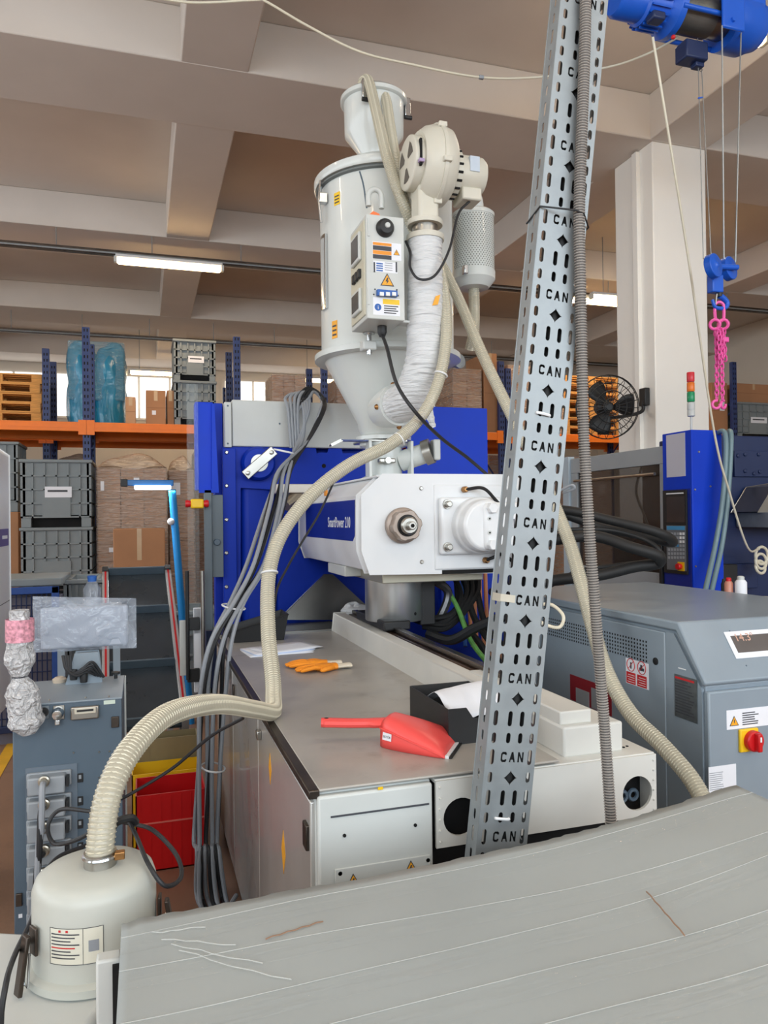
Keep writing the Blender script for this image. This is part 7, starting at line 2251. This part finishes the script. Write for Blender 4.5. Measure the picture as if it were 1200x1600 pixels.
def wrapped_load(label, x0, x1, y0, y1, z0, z1, nx, nz, m=CARTON, lump=False, tags=()):
    """Cartons stacked in courses under stretch film."""
    t = thing('wrapped_carton_load', label, 'pallet load', ((x0 + x1) / 2, (y0 + y1) / 2, z0))
    random.seed(int(abs(x0) * 100) % 97)
    w, h = (x1 - x0) / nx, (z1 - z0) / nz
    for j in range(nz):
        for i in range(nx):
            g = 0.004
            MB().box(x0 + i * w + g, x0 + (i + 1) * w - g, y0 + random.uniform(0, 0.012), y1, z0 + j * h + 0.002, z0 + (j + 1) * h - 0.003).build('carton', m if (i + j) % 3 else CARTON2, t, bevel=0.006)
    MB().box(x0 - 0.012, x1 + 0.012, y0 - 0.014, y1 + 0.01, z0 + 0.001, z1 + 0.01).build('stretch_film', FILM, t, bevel=0.02)
    for (a, b, c, d) in tags:
        MB().box(x0 + (x1 - x0) * a, x0 + (x1 - x0) * c, y0 - 0.018, y0 - 0.015, z0 + (z1 - z0) * b, z0 + (z1 - z0) * d).build('paper_tag', PAPER, t)
    if lump:
        def f(i, j):
            return Vector((x0 + (x1 - x0) * i, y0 + (y1 - y0) * j, z1 + 0.012 + 0.20 * (math.sin(i * math.pi) * math.sin(min(1, j * 1.2) * math.pi)) ** 0.7 + 0.02 * math.sin(9 * i + 4 * j)))
        MB().grid(f, 18, 12).build('film_hood', film_material('hood_film_%d' % len(bpy.data.materials), (206, 188, 170), 0.8, 0.2, 6), t)
    return t


# upper shelf, left to right
pcarton('brown carton on the upper shelf right of the blue sacks', 228, 610, 259, 657, RY + 0.15, 0.6, S1, tagp=((0.3, 0.3, 0.5, 0.42),))
pcarton('narrow brown carton between the taped carton and the grey crates', 261, 610, 272, 657, RY + 0.2, 0.6, S1)
pcarton('pale carton in front of the bright window behind the blue sacks', 196, 620, 212, 657, RY + 0.35, 0.5, S1, m=CARTON2)


def plastic_crate(label, x0, x1, y0, y1, z0, z1, note=True, group=None, shade=CRATE):
    t = thing('pallet_crate', label, 'crate', ((x0 + x1) / 2, (y0 + y1) / 2, z0), group)
    H = z1 - z0
    fz = z0 + H * 0.14
    b = MB()
    w = 0.03
    b.box(x0 + 0.02, x1 - 0.02, y0 + 0.02, y1 - 0.02, fz, fz + 0.03)
    b.box(x0 + 0.015, x1 - 0.015, y0 + 0.02, y0 + 0.05, fz, z1)
    b.box(x0 + 0.015, x1 - 0.015, y1 - 0.05, y1 - 0.02, fz, z1)
    b.box(x0 + 0.02, x0 + 0.05, y0 + 0.02, y1 - 0.02, fz, z1)
    b.box(x1 - 0.05, x1 - 0.02, y0 + 0.02, y1 - 0.02, fz, z1)
    b.build('crate_walls', shade, t)
    rb = MB()
    nx_, nz_ = 6, 4
    for i in range(nx_ + 1):
        x = x0 + (x1 - x0) * i / nx_
        x = min(max(x, x0 + 0.012), x1 - 0.012)
        rb.box(x - 0.010, x + 0.010, y0, y0 + 0.025, fz, z1)
        yv = y0 + (y1 - y0) * i / nx_
        yv = min(max(yv, y0 + 0.012), y1 - 0.012)
        rb.box(x0, x0 + 0.025, yv - 0.01, yv + 0.01, fz, z1)
        rb.box(x1 - 0.025, x1, yv - 0.01, yv + 0.01, fz, z1)
    for j in range(nz_ + 1):
        z = fz + (z1 - fz - 0.04) * j / nz_
        rb.box(x0, x1, y0, y0 + 0.025, z, z + 0.018)
        rb.box(x0, x0 + 0.025, y0, y1, z, z + 0.018)
        rb.box(x1 - 0.025, x1, y0, y1, z, z + 0.018)
    rbo = rb.build('rib_grid', shade, t, smooth=False)
    MB().box(x0 - 0.015, x1 + 0.015, y0 - 0.015, y0 + 0.03, z1 - 0.035, z1).build('rim', shade, t, bevel=0.006)
    MB().box(x0 - 0.015, x1 + 0.015, y1 - 0.03, y1 + 0.015, z1 - 0.035, z1).build('rim', shade, t, bevel=0.006)
    for xx in (x0 - 0.015, x1 - 0.03):
        MB().box(xx, xx + 0.045, y0, y1, z1 - 0.035, z1).build('rim', shade, t, bevel=0.006)
    for xx in (x0 + 0.005, (x0 + x1) / 2 - 0.0, x1 - 0.005):
        wd = (x1 - x0) * 0.14
        a = xx if xx < (x0 + x1) / 2 - 0.01 else (xx - wd if xx > (x0 + x1) / 2 + 0.01 else xx - wd / 2)
        if abs(xx - (x0 + x1) / 2) < 0.01:
            continue
        MB().box(a, a + wd, y0 + 0.005, y1 - 0.005, z0, fz).build('foot', shade, t, bevel=0.005)
    MB().box(x0 + 0.05, x1 - 0.05, y0 + 0.08, y1 - 0.05, z0 + 0.001, fz - 0.002).build('dark_underside', VOID, t)
    mp2 = MB().box(x0 + (x1 - x0) * 0.3, x0 + (x1 - x0) * 0.7, y0 - 0.004, y0 + 0.02, fz + (z1 - fz) * 0.0, fz + (z1 - fz) * 0.42).build('plain_panel', shade, t)
    if note:
        nt_ = MB().box(x0 + (x1 - x0) * 0.34, x0 + (x1 - x0) * 0.72, y0 - 0.008, y0 - 0.004, z0 + H * 0.44, z0 + H * 0.60).build('paper_note', PAPER, t)
        MB().box(x0 + (x1 - x0) * 0.38, x0 + (x1 - x0) * 0.66, y0 - 0.009, y0 - 0.008, z0 + H * 0.52, z0 + H * 0.55).build('note_print', PRINT, nt_)
    return t


cxa, cxb = PY(272, 590, RY + 0.05).x, PY(337, 590, RY + 0.05).x
zm, zt3 = PY(304, 595, RY + 0.05).z, PY(304, 531, RY + 0.05).z
plastic_crate('lower of the two grey crates on the upper rack shelf', cxa, cxb, RY + 0.05, RY + 0.85, S1, zm, False)
plastic_crate('upper of the two grey crates on the upper rack shelf, with a white note', cxa, cxb, RY + 0.05, RY + 0.85, zm + 0.001, zt3, True)
wrapped_load('film wrapped cartons with red marks on the shelf behind the white cover', PY(426, 610, RY + 0.1).x, PY(478, 610, RY + 0.1).x, RY + 0.1, RY + 0.8, S1, PY(450, 586, RY + 0.1).z, 3, 2)
wrapped_load('film wrapped cartons on the shelf right of the hopper cone', PY(527, 620, RY + 0.1).x, PY(560, 620, RY + 0.1).x, RY + 0.1, RY + 0.8, S1, PY(540, 590, RY + 0.1).z, 2, 2)
wrapped_load('tall film wrapped brown cartons above the blue splash panel', PY(708, 620, RY + 0.1).x, PY(752, 620, RY + 0.1).x, RY + 0.1, RY + 0.9, S1, PY(730, 577, RY + 0.1).z, 2, 5)
pcarton('tall brown carton beside the blue upright near the cable tray', 756, 552, 777, 660, RY + 0.1, 0.7, S1)
wrapped_load('film wrapped cartons behind the cable tray', PY(794, 620, RY + 0.1).x, PY(880, 620, RY + 0.1).x, RY + 0.1, RY + 0.9, S1, PY(830, 572, RY + 0.1).z, 3, 4)
pcarton('brown carton behind the hook block at the right', 1112, 598, 1137, 668, RY + 0.1, 0.6, S1, tagp=((0.5, 0.5, 0.8, 0.7),))
cxa, cxb = PY(1152, 640, RY).x + 0.02, PY(1202, 640, RY).x + 0.25
plastic_crate('grey crate with a white note on the shelf at the right edge', cxa, cxb, RY + 0.05, RY + 0.85, S1, PY(1175, 628, RY).z, True)
carton('brown carton on top of the grey crate at the right edge', cxa + 0.05, cxb - 0.1, RY + 0.1, RY + 0.8, PY(1175, 628, RY).z + 0.001, PY(1175, 598, RY).z, CARTON)

# lower level
cxa, cxb = PY(32, 800, 9.6).x, PY(143, 800, 9.6).x
zA, zB_, zC = PY(88, 906, 9.6).z, PY(88, 824, 9.6).z, PY(88, 718, 9.6).z
hC = zC - zB_
plastic_crate('upper grey pallet crate of the near left stack, with a paper slip', cxa, cxb, 9.6, 10.4, zB_ + 0.001, zC, True)
plastic_crate('middle grey pallet crate of the near left stack', cxa, cxb, 9.6, 10.4, zB_ - hC + 0.001, zB_, False)
plastic_crate('lowest grey pallet crate of the near left stack', cxa, cxb, 9.6, 10.4, 0.0, zB_ - hC, False)
a0 = PY(0, 730, 10.6).x
plastic_crate('dark grey crate half hidden at the left edge behind the near stack', a0 - 0.7, PY(28, 730, 10.8).x, 10.8, 11.5 - 0.55 + 0.6, 1.75, PY(10, 690, 10.8).z, False)
carton('brown stack under the crate at the left edge', a0 - 0.75, PY(28, 730, 10.8).x, 10.8, 11.5, 0.0, 1.749, CARTON)
xw0, xw1 = PY(152, 800, 9.7).x, PY(261, 800, 9.7).x
wrapped_load('large film wrapped carton load beside the near crate stack', xw0, xw1, 9.7, 10.6, 0.0, PY(205, 732, 9.7).z, 3, 6, CARTON2, True, ((0.05, 0.88, 0.1, 0.93), (0.52, 0.90, 0.60, 0.95), (0.16, 0.55, 0.42, 0.575)))
wrapped_load('narrow film wrapped carton load left of the blue gate column', PY(262, 800, 10.0).x + 0.02, PY(303, 800, 10.0).x, 10.0, 10.8, 0.0, PY(285, 735, 10.0).z, 1, 5, CARTON2, True, ((0.1, 0.86, 0.45, 0.93),))
xq0, xq1 = PY(177, 860, 8.9).x, PY(258, 860, 8.9).x
carton('big plain brown carton standing before the wrapped load', xq0, xq1, 8.9, 9.5, 0.35, PY(215, 826, 8.9).z, CARTON, True)
carton('carton under the big plain brown carton', xq0, xq1, 8.9, 9.5, 0.0, 0.349, CARTON)
wrapped_load('film wrapped load behind the red stop switch', PY(303, 800, 12.4).x + 0.03, PY(72, 600, RY2).x + 2.75 - 0.1, 12.4, 13.2, 0.0, PY(320, 705, 12.4).z, 2, 5, CARTON)
wrapped_load('film hooded load under the rack between the crate stack and the wrapped load', PY(82, 800, 12.4).x, PY(150, 800, 12.4).x, 12.4, 13.2, 0.0, PY(110, 728, 12.4).z, 2, 4, CARTON2, True)
wrapped_load('film wrapped load under the right rack beside the blue splash panel', PY(764, 720, 13.5).x, PY(800, 720, 13.5).x + 0.6, 13.5, 14.3, 0.0, PY(780, 712, 13.5).z, 2, 4, CARTON2)
wrapped_load('film wrapped load under the right rack behind the guard door', PY(890, 720, RY).x, PY(960, 720, RY).x, RY + 0.1, RY + 0.9, 0.0, PY(925, 713, RY).z, 2, 4, CARTON2)
pallet_stack(PY(235, 640, RY2).x, RY2 + 0.5, S1, 1, 'behind the cartons near the crates')
# blue mesh cage with grey lids behind the controller
cgx0, cgx1 = PY(-20, 930, 6.0).x, PY(92, 930, 6.0).x
cg = thing('mesh_cage', 'blue steel mesh cage with a grey lid behind the grey controller', 'cage', ((cgx0 + cgx1) / 2, 6.3, 0))
zc_t = PY(40, 918, 6.0).z
for (x0, x1, z0, z1) in ((cgx0, cgx1, zc_t - 0.05, zc_t), (cgx0, cgx1, 0.1, 0.15), (cgx1 - 0.05, cgx1, 0, zc_t)):
    MB().box(x0, x1, 6.0, 6.04, z0, z1).build('cage_rail', NAVY if z1 < zc_t else mat('cage_blue', (36, 76, 150), 0.45), cg, bevel=0.004)
wr_ = MB()
n = 14
for k in range(n):
    x = cgx0 + (cgx1 - cgx0) * (k + 0.5) / n
    MB().tube([(x, 6.02, 0.12), (x, 6.02, zc_t - 0.02)], 0.005, 5).build('mesh_wire', NAVY, cg)
for k in range(12):
    z = 0.2 + (zc_t - 0.25) * k / 11
    MB().tube([(cgx0, 6.025, z), (cgx1, 6.025, z)], 0.005, 5).build('mesh_wire', NAVY, cg)
MB().box(cgx0, cgx1, 6.1, 6.7, 0.0, zc_t - 0.08).build('cage_load', mat('cage_load', (110, 108, 122), 0.6), cg)
MB().box(cgx0, cgx1 + 0.02, 6.05, 6.7, zc_t + 0.001, zc_t + 0.06).build('grey_lid', CRATE, cg, bevel=0.01)
lx0, lx1 = PY(99, 912, 6.3).x, PY(160, 912, 6.3).x
plastic_crate('pale grey crate between the mesh cage and the conveyor', lx0, lx1, 6.3, 6.9, 0.0, PY(130, 905, 6.3).z, False)
plastic_crate('grey slotted crate right of the conveyor rail', PY(268, 960, 6.6).x, PY(300, 960, 6.6).x + 0.2, 6.6, 7.2, 0.0, PY(285, 955, 6.6).z, False)
